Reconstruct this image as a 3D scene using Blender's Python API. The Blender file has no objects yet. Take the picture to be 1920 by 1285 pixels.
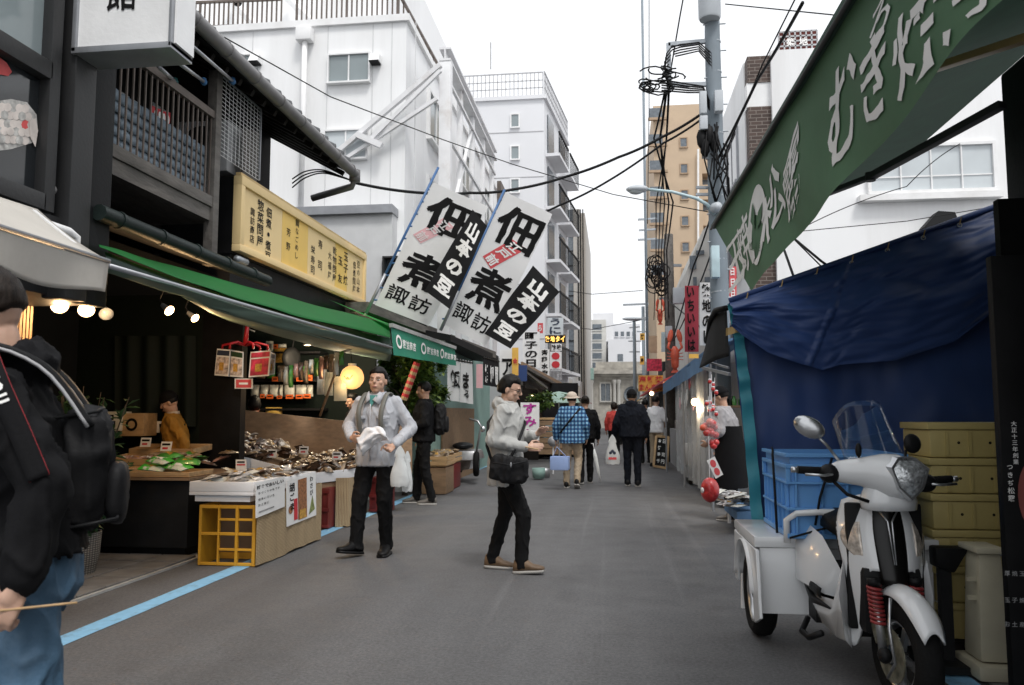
import bpy, bmesh, math, random
from math import radians as R, sin, cos, pi
from mathutils import Vector as V, Matrix, Euler, noise
random.seed(7)
scene = bpy.context.scene
COL = scene.collection

# ------------------------------------------------------------------ camera
CAM_Z, PITCH, YAW = 1.3, R(5.07), R(7.22)
cam_data = bpy.data.cameras.new('camera')
cam = bpy.data.objects.new('camera', cam_data)
COL.objects.link(cam)
cam.location = (0, 0, CAM_Z)
cam.rotation_euler = (R(90) + PITCH, 0, YAW)
cam_data.sensor_width = 36.0
cam_data.lens = 28.0
cam_data.clip_start = 0.05
cam_data.clip_end = 2000
cam_data.dof.use_dof = True
cam_data.dof.focus_distance = 6.4
cam_data.dof.aperture_fstop = 5.6
scene.camera = cam

# ------------------------------------------------------------------ overcast sky and soft sun
SUN_EL, SUN_ROT = R(58), R(150)
world = bpy.data.worlds.new('World')
scene.world = world
world.use_nodes = True
wt = world.node_tree
wt.nodes.clear()
w_out = wt.nodes.new('ShaderNodeOutputWorld')
w_bg = wt.nodes.new('ShaderNodeBackground')
w_sky = wt.nodes.new('ShaderNodeTexSky')
w_sky.sky_type = 'NISHITA'
w_sky.sun_disc = False
w_sky.sun_elevation = SUN_EL
w_sky.sun_rotation = SUN_ROT
w_sky.air_density = 2.0
w_sky.dust_density = 6.0
w_hsv = wt.nodes.new('ShaderNodeHueSaturation')      # a cloud layer takes the blue out of the sky
w_hsv.inputs['Saturation'].default_value = 0.12
w_mix = wt.nodes.new('ShaderNodeMixRGB')
w_mix.inputs[0].default_value = 0.72
w_mix.inputs[2].default_value = (13.6, 13.9, 14.4, 1)  # even cloud cover
w_bg.inputs[1].default_value = 0.083
wt.links.new(w_sky.outputs[0], w_hsv.inputs['Color'])
wt.links.new(w_hsv.outputs[0], w_mix.inputs[1])
wt.links.new(w_mix.outputs[0], w_bg.inputs[0])
wt.links.new(w_bg.outputs[0], w_out.inputs[0])

sun_data = bpy.data.lights.new('sun', 'SUN')
sun_data.energy = 1.5
sun_data.angle = R(13)
sun_data.color = (1.0, 0.97, 0.93)
sun = bpy.data.objects.new('sun', sun_data)
COL.objects.link(sun)
sun.location = (0, 0, 60)
sd = V((sin(SUN_ROT) * cos(SUN_EL), cos(SUN_ROT) * cos(SUN_EL), sin(SUN_EL)))
sun.rotation_euler = sd.to_track_quat('Z', 'Y').to_euler()

vs = scene.view_settings
vs.view_transform = 'Standard'
vs.look = 'None'
vs.exposure = 0.36
vs.gamma = 1.0
vs.use_curve_mapping = False
scene.cycles.max_bounces = 8
scene.cycles.transparent_max_bounces = 12
scene.cycles.use_denoising = True
scene.cycles.sample_clamp_indirect = 6.0

# ------------------------------------------------------------------ survey helpers: a line of sight met with a plane of the street
FPX = 28.0 / 36.0 * 1920
_rot = cam.rotation_euler.to_matrix()
def ray(px, py):
    return (_rot @ V(((px - 960) / FPX, -(py - 642.5) / FPX, -1.0))).normalized()
C0 = V((0, 0, CAM_Z))
def at(px, py, y):
    d = ray(px, py); return C0 + d * (y / d.y)
def atx(px, py, x):
    d = ray(px, py); return C0 + d * (x / d.x)
def atz(px, py, z=0.0):
    d = ray(px, py); return C0 + d * ((z - CAM_Z) / d.z)

# ------------------------------------------------------------------ mesh collector
class MB:
    def __init__(s):
        s.v = []; s.f = []; s.m = []; s.mi = 0
    def _f(s, idx):
        s.f.append(idx); s.m.append(s.mi)
    def add(s, vs_, fs_):
        b = len(s.v); s.v += [V(p) for p in vs_]
        for f in fs_: s._f([b + i for i in f])
        return s
    def quad(s, a, b, c, d):
        return s.add([a, b, c, d], [(0, 1, 2, 3)])
    def hexa(s, p):            # p: 4 bottom points, 4 top points
        return s.add(p, [(3, 2, 1, 0), (4, 5, 6, 7), (0, 1, 5, 4), (1, 2, 6, 5), (2, 3, 7, 6), (3, 0, 4, 7)])
    def slab(s, a, b, c, d, n):  # a quad given thickness along n
        n = V(n); q = [V(a), V(b), V(c), V(d)]
        return s.hexa(q + [p + n for p in q])
    def box(s, x0, x1, y0, y1, z0, z1):
        return s.hexa([(x0, y0, z0), (x1, y0, z0), (x1, y1, z0), (x0, y1, z0), (x0, y0, z1), (x1, y0, z1), (x1, y1, z1), (x0, y1, z1)])
    def obox(s, c, size, rot=None):   # centred oriented box
        h = V(size) / 2; m = rot if rot is not None else Matrix.Identity(3); c = V(c)
        p = [c + m @ V((sx * h.x, sy * h.y, sz * h.z)) for sz in (-1, 1) for sx, sy in ((-1, -1), (1, -1), (1, 1), (-1, 1))]
        return s.hexa(p)
    def bar(s, a, b, w, h=None, up=(0, 0, 1)):   # rectangular bar from a to b
        a, b = V(a), V(b); h = h or w; d = (b - a).normalized(); u = V(up)
        if abs(d.dot(u)) > .98: u = V((0, 1, 0))
        r = d.cross(u).normalized() * w / 2; u = r.cross(d).normalized() * h / 2
        return s.hexa([a - r - u, a + r - u, b + r - u, b - r - u, a - r + u, a + r + u, b + r + u, b - r + u])
    def tube(s, pts, r, n=8, cap=True):
        pts = [V(p) for p in pts]; k = len(pts)
        rs = r if isinstance(r, (list, tuple)) else [r] * k
        b = len(s.v); prev = None
        for i, p in enumerate(pts):
            t = (pts[min(i + 1, k - 1)] - pts[max(i - 1, 0)])
            t = t.normalized() if t.length > 1e-9 else V((0, 0, 1))
            if prev is None:
                u = V((0, 0, 1)) if abs(t.z) < .9 else V((1, 0, 0))
                x = t.cross(u).normalized()
            else:
                x = (prev - t * prev.dot(t))
                x = x.normalized() if x.length > 1e-6 else t.orthogonal().normalized()
            prev = x; y = t.cross(x)
            for j in range(n):
                a = 2 * pi * j / n
                s.v.append(p + (x * cos(a) + y * sin(a)) * rs[i])
        for i in range(k - 1):
            for j in range(n):
                s._f([b + i * n + j, b + i * n + (j + 1) % n, b + (i + 1) * n + (j + 1) % n, b + (i + 1) * n + j])
        if cap:
            s._f([b + j for j in reversed(range(n))]); s._f([b + (k - 1) * n + j for j in range(n)])
        return s
    def ellipsoid(s, c, r, rot=None, nu=14, nv=9, fn=None):
        c = V(c); r = V(r) if not isinstance(r, (int, float)) else V((r, r, r)); m = rot if rot is not None else Matrix.Identity(3)
        b = len(s.v)
        def pt(d):
            k = fn(d) if fn else 1.0
            return c + m @ V((d.x * r.x * k, d.y * r.y * k, d.z * r.z * k))
        s.v.append(pt(V((0, 0, -1))))
        for i in range(1, nv):
            ph = -pi / 2 + pi * i / nv
            for j in range(nu):
                a = 2 * pi * j / nu
                s.v.append(pt(V((cos(ph) * cos(a), cos(ph) * sin(a), sin(ph)))))
        s.v.append(pt(V((0, 0, 1)))); last = len(s.v) - 1
        for j in range(nu):
            s._f([b, b + 1 + (j + 1) % nu, b + 1 + j])
            s._f([last, last - nu + j, last - nu + (j + 1) % nu])
        for i in range(nv - 2):
            for j in range(nu):
                q = b + 1 + i * nu
                s._f([q + j, q + (j + 1) % nu, q + nu + (j + 1) % nu, q + nu + j])
        return s
    def lathe(s, prof, c=(0, 0, 0), axis=(0, 0, 1), n=20, a0=0.0, a1=2 * pi):   # prof: (radius, height)
        c = V(c); z = V(axis).normalized(); x = z.orthogonal().normalized(); y = z.cross(x)
        full = abs(a1 - a0 - 2 * pi) < 1e-6; cols = n if full else n + 1; b = len(s.v)
        for r, h in prof:
            for j in range(cols):
                a = a0 + (a1 - a0) * j / n
                s.v.append(c + z * h + (x * cos(a) + y * sin(a)) * r)
        for i in range(len(prof) - 1):
            for j in range(n):
                j2 = (j + 1) % cols
                s._f([b + i * cols + j, b + i * cols + j2, b + (i + 1) * cols + j2, b + (i + 1) * cols + j])
        return s
    def loft(s, rings, cap=True):      # rings: lists of the same number of points
        n = len(rings[0]); b = len(s.v)
        for rg in rings: s.v += [V(p) for p in rg]
        for i in range(len(rings) - 1):
            for j in range(n):
                s._f([b + i * n + j, b + i * n + (j + 1) % n, b + (i + 1) * n + (j + 1) % n, b + (i + 1) * n + j])
        if cap:
            s._f([b + j for j in reversed(range(n))]); s._f([b + (len(rings) - 1) * n + j for j in range(n)])
        return s
    def prism(s, pts, d):             # polygon extruded by vector d
        pts = [V(p) for p in pts]; d = V(d); n = len(pts)
        return s.add(pts + [p + d for p in pts], [list(reversed(range(n))), list(range(n, 2 * n))] + [(i, (i + 1) % n, n + (i + 1) % n, n + i) for i in range(n)])
    def sheet(s, fn, nu, nv):         # fn(u,v) -> point
        b = len(s.v)
        for j in range(nv + 1):
            for i in range(nu + 1): s.v.append(V(fn(i / nu, j / nv)))
        w = nu + 1
        for j in range(nv):
            for i in range(nu): s._f([b + j * w + i, b + j * w + i + 1, b + (j + 1) * w + i + 1, b + (j + 1) * w + i])
        return s
    def xform(s, m):
        s.v = [m @ p for p in s.v]; return s
    def build(s, name, mat, parent=None, smooth=False, bevel=0.0, seg=2, solid=0.0, sub=0, flat_angle=None):
        me = bpy.data.meshes.new(name)
        if parent is not None: o0 = wloc(parent)
        else:
            if s.v:
                xs = [p.x for p in s.v]; ys = [p.y for p in s.v]; zs = [p.z for p in s.v]
                o0 = V(((min(xs) + max(xs)) / 2, (min(ys) + max(ys)) / 2, min(zs)))
            else: o0 = V((0, 0, 0))
        me.from_pydata([p - o0 for p in s.v], [], s.f)
        mats = mat if isinstance(mat, (list, tuple)) else [mat]
        for m_ in mats: me.materials.append(MAT[m_] if isinstance(m_, str) else m_)
        if len(mats) > 1:
            for i, p in enumerate(me.polygons): p.material_index = s.m[i]
        if bevel or sub:
            bm = bmesh.new(); bm.from_mesh(me)
            if bevel:
                es = [e for e in bm.edges if len(e.link_faces) == 2 and e.calc_face_angle(0) > R(25)]
                bmesh.ops.bevel(bm, geom=es, offset=bevel, segments=seg, profile=.6, affect='EDGES', clamp_overlap=True)
            bm.normal_update(); bm.to_mesh(me); bm.free()
        me.update()
        if smooth or bevel:
            me.polygons.foreach_set('use_smooth', [True] * len(me.polygons))
            if not smooth or flat_angle: me.set_sharp_from_angle(angle=flat_angle or R(35))
        o = bpy.data.objects.new(name, me); COL.objects.link(o)
        if parent is not None: o.parent = parent
        else: o.location = o0
        if solid:
            md = o.modifiers.new('thick', 'SOLIDIFY'); md.thickness = solid; md.offset = 0
        if sub:
            md = o.modifiers.new('subdiv', 'SUBSURF'); md.levels = sub; md.render_levels = sub
        return o

def wloc(o):
    p = V((0, 0, 0))
    while o is not None: p += o.location; o = o.parent
    return p
def tag(o, label=None, cat=None, group=None, kind=None):
    if label: o['label'] = label
    if cat: o['category'] = cat
    if group: o['group'] = group
    if kind: o['kind'] = kind
    return o
def thing(name, label, cat, loc=(0, 0, 0), group=None):
    o = bpy.data.objects.new(name, None); COL.objects.link(o); o.empty_display_size = .1
    o.location = loc
    return tag(o, label, cat, group)
def struct(o): o['kind'] = 'structure'; return o
def copy_tree(o, parent=None):
    c = o.copy(); COL.objects.link(c); c.parent = parent
    for ch in list(o.children): copy_tree(ch, c)
    return c

# ------------------------------------------------------------------ materials
MAT = {}
def M(name, col, rough=.6, metal=0.0, var=.12, scale=6.0, bump=.08, bscale=40.0, dirt=None, dscale=1.6, dlim=(.5, .75), trans=0.0, alpha=1.0,
      spec=None, emit=None, estr=1.0, coat=0.0, sss=0.0, stretch=(1, 1, 1), translucent=0.0):
    m = bpy.data.materials.new(name); m.use_nodes = True; t = m.node_tree; N = t.nodes; L = t.links
    b = N['Principled BSDF']; MAT[name] = m
    if max(col) < .05: col = tuple(c * .5 for c in col)
    b.inputs['Roughness'].default_value = rough; b.inputs['Metallic'].default_value = metal
    if spec is None and max(col) < .06 and not coat and not metal: spec = .18
    if spec is not None: b.inputs['Specular IOR Level'].default_value = spec
    if coat: b.inputs['Coat Weight'].default_value = coat; b.inputs['Coat Roughness'].default_value = .08
    if trans: b.inputs['Transmission Weight'].default_value = trans
    if alpha < 1: b.inputs['Alpha'].default_value = alpha
    if sss: b.inputs['Subsurface Weight'].default_value = sss; b.inputs['Subsurface Radius'].default_value = (.02, .008, .004)
    tc = N.new('ShaderNodeTexCoord'); mp = N.new('ShaderNodeMapping'); mp.inputs['Scale'].default_value = stretch
    L.new(tc.outputs['Object'], mp.inputs[0])
    last = None
    c1 = tuple(max(0, c * (1 - var)) for c in col) + (1,); c2 = tuple(min(1, c * (1 + var)) for c in col) + (1,)
    nz = N.new('ShaderNodeTexNoise'); nz.inputs['Scale'].default_value = scale; nz.inputs['Detail'].default_value = 5
    L.new(mp.outputs[0], nz.inputs[0])
    rp = N.new('ShaderNodeValToRGB'); rp.color_ramp.elements[0].position = .32; rp.color_ramp.elements[1].position = .68
    rp.color_ramp.elements[0].color = c1; rp.color_ramp.elements[1].color = c2
    L.new(nz.outputs[0], rp.inputs[0]); last = rp.outputs[0]
    if dirt:
        n2 = N.new('ShaderNodeTexNoise'); n2.inputs['Scale'].default_value = dscale; n2.inputs['Detail'].default_value = 8; n2.inputs['Roughness'].default_value = .65
        L.new(mp.outputs[0], n2.inputs[0])
        r2 = N.new('ShaderNodeMapRange'); r2.inputs[1].default_value = dlim[0]; r2.inputs[2].default_value = dlim[1]
        r2.inputs[4].default_value = dirt[3] if len(dirt) > 3 else .7
        L.new(n2.outputs[0], r2.inputs[0])
        mx = N.new('ShaderNodeMixRGB'); mx.inputs[2].default_value = tuple(dirt[:3]) + (1,)
        L.new(r2.outputs[0], mx.inputs[0]); L.new(last, mx.inputs[1]); last = mx.outputs[0]
    L.new(last, b.inputs['Base Color'])
    if bump:
        n3 = N.new('ShaderNodeTexNoise'); n3.inputs['Scale'].default_value = bscale; n3.inputs['Detail'].default_value = 4
        L.new(mp.outputs[0], n3.inputs[0])
        bp = N.new('ShaderNodeBump'); bp.inputs['Strength'].default_value = bump; bp.inputs['Distance'].default_value = .02
        L.new(n3.outputs[0], bp.inputs['Height']); L.new(bp.outputs[0], b.inputs['Normal'])
        mr = N.new('ShaderNodeMapRange'); mr.inputs[3].default_value = max(0, rough - .08); mr.inputs[4].default_value = min(1, rough + .08)
        L.new(nz.outputs[0], mr.inputs[0]); L.new(mr.outputs[0], b.inputs['Roughness'])
    if emit:
        b.inputs['Emission Color'].default_value = tuple(emit) + (1,); b.inputs['Emission Strength'].default_value = estr
    if translucent:
        tr = N.new('ShaderNodeBsdfTranslucent'); ms = N.new('ShaderNodeMixShader'); ms.inputs[0].default_value = translucent
        L.new(last, tr.inputs[0]); L.new(b.outputs[0], ms.inputs[1]); L.new(tr.outputs[0], ms.inputs[2])
        L.new(ms.outputs[0], N['Material Output'].inputs[0])
    return m

# ------------------------------------------------------------------ lettering: glyph outlines from the built-in typeface, laid on real surfaces
_gl = {}
def glyph(ch, bold=.02):
    key = (ch, bold)
    if key in _gl: return _gl[key]
    cu = bpy.data.curves.new('glyph', 'FONT'); cu.body = ch; cu.size = 1.0; cu.offset = bold; cu.resolution_u = 2; cu.fill_mode = 'FRONT'
    o = bpy.data.objects.new('glyph', cu); COL.objects.link(o)
    dg = bpy.context.evaluated_depsgraph_get(); e = o.evaluated_get(dg); me = e.to_mesh()
    vv = [v.co.copy() for v in me.vertices]; ff = [list(p.vertices) for p in me.polygons]
    e.to_mesh_clear(); bpy.data.objects.remove(o); bpy.data.curves.remove(cu)
    if vv:
        x0 = min(p.x for p in vv); x1 = max(p.x for p in vv); y0 = min(p.y for p in vv); y1 = max(p.y for p in vv)
        vv = [V((p.x - (x0 + x1) / 2, p.y - (y0 + y1) / 2, 0)) for p in vv]
        ex = max(x1 - x0, 1e-3), max(y1 - y0, 1e-3)
    else: ex = (.5, .5)
    _gl[key] = (vv, ff, ex)
    return _gl[key]
def fine(vv, ff, lim):
    bm = bmesh.new(); bv = [bm.verts.new(p) for p in vv]
    for f in ff:
        try: bm.faces.new([bv[i] for i in f])
        except ValueError: pass
    bmesh.ops.triangulate(bm, faces=bm.faces[:])
    for _ in range(4):
        es = [e for e in bm.edges if e.calc_length() > lim]
        if not es: break
        bmesh.ops.subdivide_edges(bm, edges=es, cuts=1); bmesh.ops.triangulate(bm, faces=[f for f in bm.faces if len(f.verts) > 3])
    bm.verts.index_update()
    r = ([v.co.copy() for v in bm.verts], [[v.index for v in f.verts] for f in bm.faces]); bm.free(); return r
def put(mb, ch, cx, cy, w, h, surf, bold=.02, rough=0.0, lim=None, shear=0.0):
    """one glyph, fitted into a w x h cell centred at (cx, cy) of the surface map surf(x, y)"""
    vv, ff, ex = glyph(ch, bold)
    if not vv: return
    big = max(ex); k = 1.0 / big
    pts = [V((p.x * k, p.y * k, 0)) for p in vv]
    if lim: pts, ff = fine(pts, ff, lim)
    out = []
    for p in pts:
        x, y = p.x, p.y
        if rough:
            q = noise.noise_vector(V((x * 5 + cx * 9, y * 5 + cy * 7, ord(ch) % 97))); x += q.x * rough; y += q.y * rough
        x += shear * y
        out.append(surf(cx + x * w, cy + y * h))
    mb.add(out, ff)
def column(mb, s, cx, top, size, surf, gap=1.1, bold=.02, asp=1.0, rough=0.0, lim=None):
    y = top - size / 2
    for ch in s:
        if ch == ' ': y -= size * gap * .5; continue
        kk = .45 if ch in '・、' else (.82 if ord(ch) < 0x3100 and ord(ch) > 0x3040 else 1.0)
        put(mb, ch, cx, y, size * asp * kk, size * kk, surf, bold, rough, lim); y -= size * gap
def rowtext(mb, s, x0, cy, size, surf, bold=.02, gap=1.05):
    x = x0
    for ch in s:
        if ch == ' ': x += size * .4; continue
        _, _, ex = glyph(ch, bold); w = size * gap * (ex[0] / max(ex) if ord(ch) < 0x3000 else 1.0)
        put(mb, ch, x + w / 2, cy, size, size * (1 if ord(ch) > 0x2fff else 1), surf, bold); x += w + (size * .1 if ord(ch) < 0x3000 else 0)
    return x
def planar(o, ex, ey, off=.003):
    o, ex, ey = V(o), V(ex), V(ey); n = ex.cross(ey).normalized() * off
    return lambda x, y: o + ex * x + ey * y + n
# ================================================================== materials
M('black', (.012, .012, .013), .55, var=.3); M('dark_wood', (.028, .022, .018), .65, var=.35, stretch=(1, 1, 6), bump=.2)
M('soffit', (.02, .018, .017), .7, var=.3); M('charcoal', (.028, .029, .031), .55, var=.15)
M('dark_frame', (.045, .046, .048), .5, metal=.1, var=.1); M('grey_metal', (.32, .33, .35), .4, metal=.5, var=.1)
M('galv', (.36, .39, .42), .45, metal=.35, var=.1, dirt=(.2, .2, .2, .5)); M('chrome', (.75, .76, .78), .18, metal=1, var=.05)
M('white_wall', (.82, .825, .83), .75, var=.025, scale=.6, dirt=(.56, .55, .54, .45), dscale=.8, dlim=(.45, .7), bump=.05, stretch=(1, 1, .12))
M('white_wall_far', (.66, .665, .685), .8, var=.03, scale=.5, bump=.03); M('grey_wall', (.42, .42, .43), .8, var=.05, scale=1.2, dirt=(.3, .3, .3, .4))
M('white_paint', (.78, .78, .78), .5, var=.04, dirt=(.5, .48, .45, .35)); M('white_steel', (.72, .72, .73), .5, var=.05, dirt=(.35, .28, .22, .5), dlim=(.55, .75))
M('tan_wall', (.50, .38, .265), .8, var=.05, scale=1.5); M('tan_dark', (.38, .27, .18), .8); M('stone', (.40, .38, .34), .85, var=.2, scale=2, dirt=(.16, .15, .14, .7))
M('pale_stone', (.50, .49, .46), .8, var=.1, scale=1); M('beige_clad', (.42, .40, .37), .7, var=.06); M('copper_green', (.28, .42, .38), .7)
M('glass_dark', (.03, .035, .04), .08, var=.1, bump=0, spec=.8); M('glass_grey', (.22, .26, .27), .12, var=.12, scale=1.0, bump=0, spec=.8)
M('glass_pale', (.52, .56, .58), .2, var=.08, scale=1.5, bump=0); M('far_glass', (.13, .15, .17), .15, var=.2, bump=0)
M('rail_brown', (.13, .105, .09), .6, metal=.2, var=.15); M('rail_grey', (.4, .4, .41), .5, metal=.4)
M('aged_wood', (.105, .095, .085), .75, var=.3, stretch=(1, .25, 1), scale=14, bump=.35, bscale=30, dirt=(.2, .19, .18, .5))
M('balcony_tile', (.16, .205, .25), .5, var=.18, scale=5, dirt=(.05, .06, .07, .5)); M('roof_tile', (.10, .105, .11), .45, var=.2)
M('gutter', (.17, .165, .165), .45, metal=.2, var=.15, dirt=(.07, .07, .07, .5)); M('gutter_green', (.03, .045, .042), .45, var=.2)
M('yellow_sign', (.80, .60, .30), .55, var=.04, scale=1.2, dirt=(.62, .44, .2, .4), dscale=1.0, bump=.03); M('yellow_sign2', (.80, .53, .13), .55, var=.03, bump=.03)
M('yellow_edge', (.62, .44, .2), .6, var=.15, dirt=(.2, .14, .08, .6)); M('ink', (.012, .011, .011), .6, var=.2, bump=0); M('ink_blue', (.02, .03, .06), .6, bump=0)
M('ink_white', (.80, .79, .77), .7, var=.05, bump=0); M('ink_red', (.55, .03, .04), .6, bump=0); M('ink_pinkred', (.62, .08, .09), .6, var=.06, bump=0); M('ink_pink', (.72, .42, .44), .6, bump=0, var=.05)
M('ink_purple', (.42, .03, .28), .6, bump=0); M('ink_grey', (.3, .3, .3), .6, bump=0)
M('cement', (.36, .36, .35), .85, var=.12, dirt=(.2, .2, .2, .5)); M('paver', (.15, .145, .14), .85, var=.2, dirt=(.07, .065, .06, .6))
M('blue_line', (.20, .42, .62), .7, var=.08, scale=20, dirt=(.12, .15, .18, .75), dscale=9, dlim=(.55, .72)); M('rust', (.22, .07, .03), .8, var=.3)
M('cable', (.014, .014, .015), .55, var=.1, bump=0); M('shutter_wall', (.60, .605, .61), .7, var=.04)
M('pole_concrete', (.19, .225, .255), .7, var=.08, scale=4, dirt=(.2, .22, .24, .5)); M('transformer', (.47, .50, .53), .5, var=.06); M('sky_box_blue', (.45, .58, .62), .5)
M('lobster', (.62, .10, .05), .45, var=.2); M('brick_red', (.22, .06, .05), .8)

def asphalt():
    m = bpy.data.materials.new('asphalt'); m.use_nodes = True; MAT['asphalt'] = m; t = m.node_tree; N = t.nodes; L = t.links; b = N['Principled BSDF']
    tc = N.new('ShaderNodeTexCoord')
    def noi(sc, det=6, rg=.6, st=None):
        n = N.new('ShaderNodeTexNoise'); n.inputs['Scale'].default_value = sc; n.inputs['Detail'].default_value = det; n.inputs['Roughness'].default_value = rg
        if st:
            mp = N.new('ShaderNodeMapping'); mp.inputs['Scale'].default_value = st; L.new(tc.outputs['Object'], mp.inputs[0]); L.new(mp.outputs[0], n.inputs[0])
        else: L.new(tc.outputs['Object'], n.inputs[0])
        return n.outputs[0]
    def ramp(i, a, b_, ca, cb):
        r = N.new('ShaderNodeValToRGB'); e = r.color_ramp.elements; e[0].position = a; e[1].position = b_; e[0].color = ca; e[1].color = cb; L.new(i, r.inputs[0]); return r.outputs[0]
    def mul(a, c, f=1.0):
        x = N.new('ShaderNodeMixRGB'); x.blend_type = 'MULTIPLY'; x.inputs[0].default_value = f; L.new(a, x.inputs[1]); L.new(c, x.inputs[2]); return x.outputs[0]
    base = ramp(noi(.55, 5), .35, .7, (.088, .0885, .092, 1), (.106, .1065, .110, 1))
    streak = ramp(noi(1.0, 4, .5, (2.2, .12, 1)), .38, .66, (.9, .9, .9, 1), (1.1, 1.1, 1.1, 1))
    grit = ramp(noi(48, 5, .8), .36, .66, (.5, .5, .51, 1), (1.55, 1.54, 1.52, 1))
    vo = N.new('ShaderNodeTexVoronoi'); vo.inputs['Scale'].default_value = 40; L.new(tc.outputs['Object'], vo.inputs[0])
    chips = ramp(vo.outputs['Distance'], .06, .16, (1.9, 1.9, 1.85, 1), (1, 1, 1, 1))
    spots = ramp(noi(2.6, 3, .5), .63, .72, (1, 1, 1, 1), (.86, .86, .86, 1))
    scuff = ramp(noi(1.0, 3, .5, (5.5, .1, 1)), .62, .70, (1, 1, 1, 1), (1.22, 1.22, 1.22, 1)); dark = ramp(noi(.8, 4, .6, (1, .5, 1)), .60, .72, (1, 1, 1, 1), (.78, .78, .78, 1))
    c = mul(mul(mul(mul(mul(mul(base, streak), grit, .75), chips, .5), spots), scuff), dark)
    L.new(c, b.inputs['Base Color'])
    L.new(ramp(noi(3, 4), .3, .75, (.62, .62, .62, 1), (.85, .85, .85, 1)), b.inputs['Roughness'])
    bp = N.new('ShaderNodeBump'); bp.inputs['Strength'].default_value = .45; bp.inputs['Distance'].default_value = .006; L.new(noi(230, 3), bp.inputs['Height']); L.new(bp.outputs[0], b.inputs['Normal'])
asphalt()
def brick_mat(name, c1, c2, mortar, sc, bw=.22, rh=.075):
    m = bpy.data.materials.new(name); m.use_nodes = True; MAT[name] = m; t = m.node_tree; N = t.nodes; L = t.links; b = N['Principled BSDF']
    tc = N.new('ShaderNodeTexCoord'); mp = N.new('ShaderNodeMapping'); mp.inputs['Rotation'].default_value = (R(90), 0, 0); L.new(tc.outputs['Object'], mp.inputs[0])
    br = N.new('ShaderNodeTexBrick'); br.inputs['Scale'].default_value = 1; br.inputs['Color1'].default_value = c1 + (1,); br.inputs['Color2'].default_value = c2 + (1,); br.inputs['Mortar'].default_value = mortar + (1,)
    br.inputs['Brick Width'].default_value = bw; br.inputs['Row Height'].default_value = rh; br.inputs['Mortar Size'].default_value = .008; L.new(mp.outputs[0], br.inputs[0]); L.new(br.outputs[0], b.inputs['Base Color'])
    bp = N.new('ShaderNodeBump'); bp.invert = True; bp.inputs['Strength'].default_value = .6; bp.inputs['Distance'].default_value = .01; L.new(br.outputs['Fac'], bp.inputs['Height']); L.new(bp.outputs[0], b.inputs['Normal'])
    b.inputs['Roughness'].default_value = .75
brick_mat('brick_brown', (.055, .036, .030), (.085, .055, .045), (.19, .16, .14), 1)

# ================================================================== ground
struct(MB().quad((-90, -30, 0), (90, -30, 0), (90, 260, 0), (-90, 260, 0)).build('road', 'asphalt'))
def painted_line(x0, x1, ya, yb, name):
    mb = MB(); n = int((yb - ya) / .25)
    for side in (0,):
        mb.sheet(lambda u, v: (x0 + (x1 - x0) * u + noise.noise(V((u * 3, v * n * .8, x0))) * .006, ya + (yb - ya) * v, .004), 1, n)
    return struct(mb.build(name, 'blue_line'))
painted_line(-3.22, -3.07, 1.0, 26, 'road_marking')
painted_line(1.58, 1.73, 1.0, 26, 'road_marking')
# worn paving slabs in front of the basket and under the shop
pv = struct(MB().box(-9, -3.68, 1.0, 12.4, .002, .02).build('pavement', 'cement'))
for i in range(4):
    for j in range(7):
        x0 = -4.98 + i * .32; y0 = 4.6 + j * .32
        if x0 + .3 > -3.68: continue
        h = .034 + random.random() * .008
        MB().box(x0 + .006, x0 + .312, y0 + .006, y0 + .312, .02, h).build('paving_slab', 'paver', pv, bevel=.004, seg=1)
struct(MB().box(1.78, 6, 1.0, 9.4, .002, .012).build('pavement_right', 'paver'))

# ================================================================== generic builders
def window(parent, o, ex, ey, w, h, frame=.05, panes=2, glass='glass_grey', fm='white_paint', depth=.06, sill=True, name='window'):
    """a window standing proud of the wall plane spanned by ex, ey at o (lower left corner)"""
    o, ex, ey = V(o), V(ex).normalized(), V(ey).normalized(); n = ex.cross(ey)
    mb = MB()
    def bx(x0, x1, y0, y1, d0, d1): mb.hexa([o + ex * a + ey * b + n * c for c in (d0, d1) for a, b in ((x0, y0), (x1, y0), (x1, y1), (x0, y1))])
    bx(-frame, w + frame, h, h + frame, -.02, depth); bx(-frame, w + frame, -frame, 0, -.02, depth + (.04 if sill else 0)); bx(-frame, 0, 0, h, -.02, depth); bx(w, w + frame, 0, h, -.02, depth)
    fr = mb.build(name, fm, parent)
    for i in range(panes):
        a = w * i / panes; b = w * (i + 1) / panes
        g = MB(); t = .012
        g.hexa([o + ex * x + ey * y + n * c for c in (.006, .014 + .01 * (i % 2)) for x, y in ((a, 0), (b, 0), (b, h), (a, h))])
        g.build('pane', glass, fr)
        if i:
            s = MB(); s.hexa([o + ex * x + ey * y + n * c for c in (.004, depth * .7) for x, y in ((a - t, 0), (a + t, 0), (a + t, h), (a - t, h))]); s.build('mullion', fm, fr)
    return fr
def railing(parent, a, b, h, mat='rail_grey', step=.12, r=.012, name='railing', rows=(0,)):
    a, b = V(a), V(b); n = max(2, int((b - a).length / step)); mb = MB(); up = V((0, 0, h))
    mb.bar(a + up, b + up, .05, .04)
    for k in rows: mb.bar(a + up * (k + .08), b + up * (k + .08), .03, .03)
    for i in range(n + 1):
        p = a.lerp(b, i / n); big = i % 10 == 0
        mb.bar(p, p + up, .035 if big else r * 2, .035 if big else r * 2)
    return mb.build(name, mat, parent)

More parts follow.
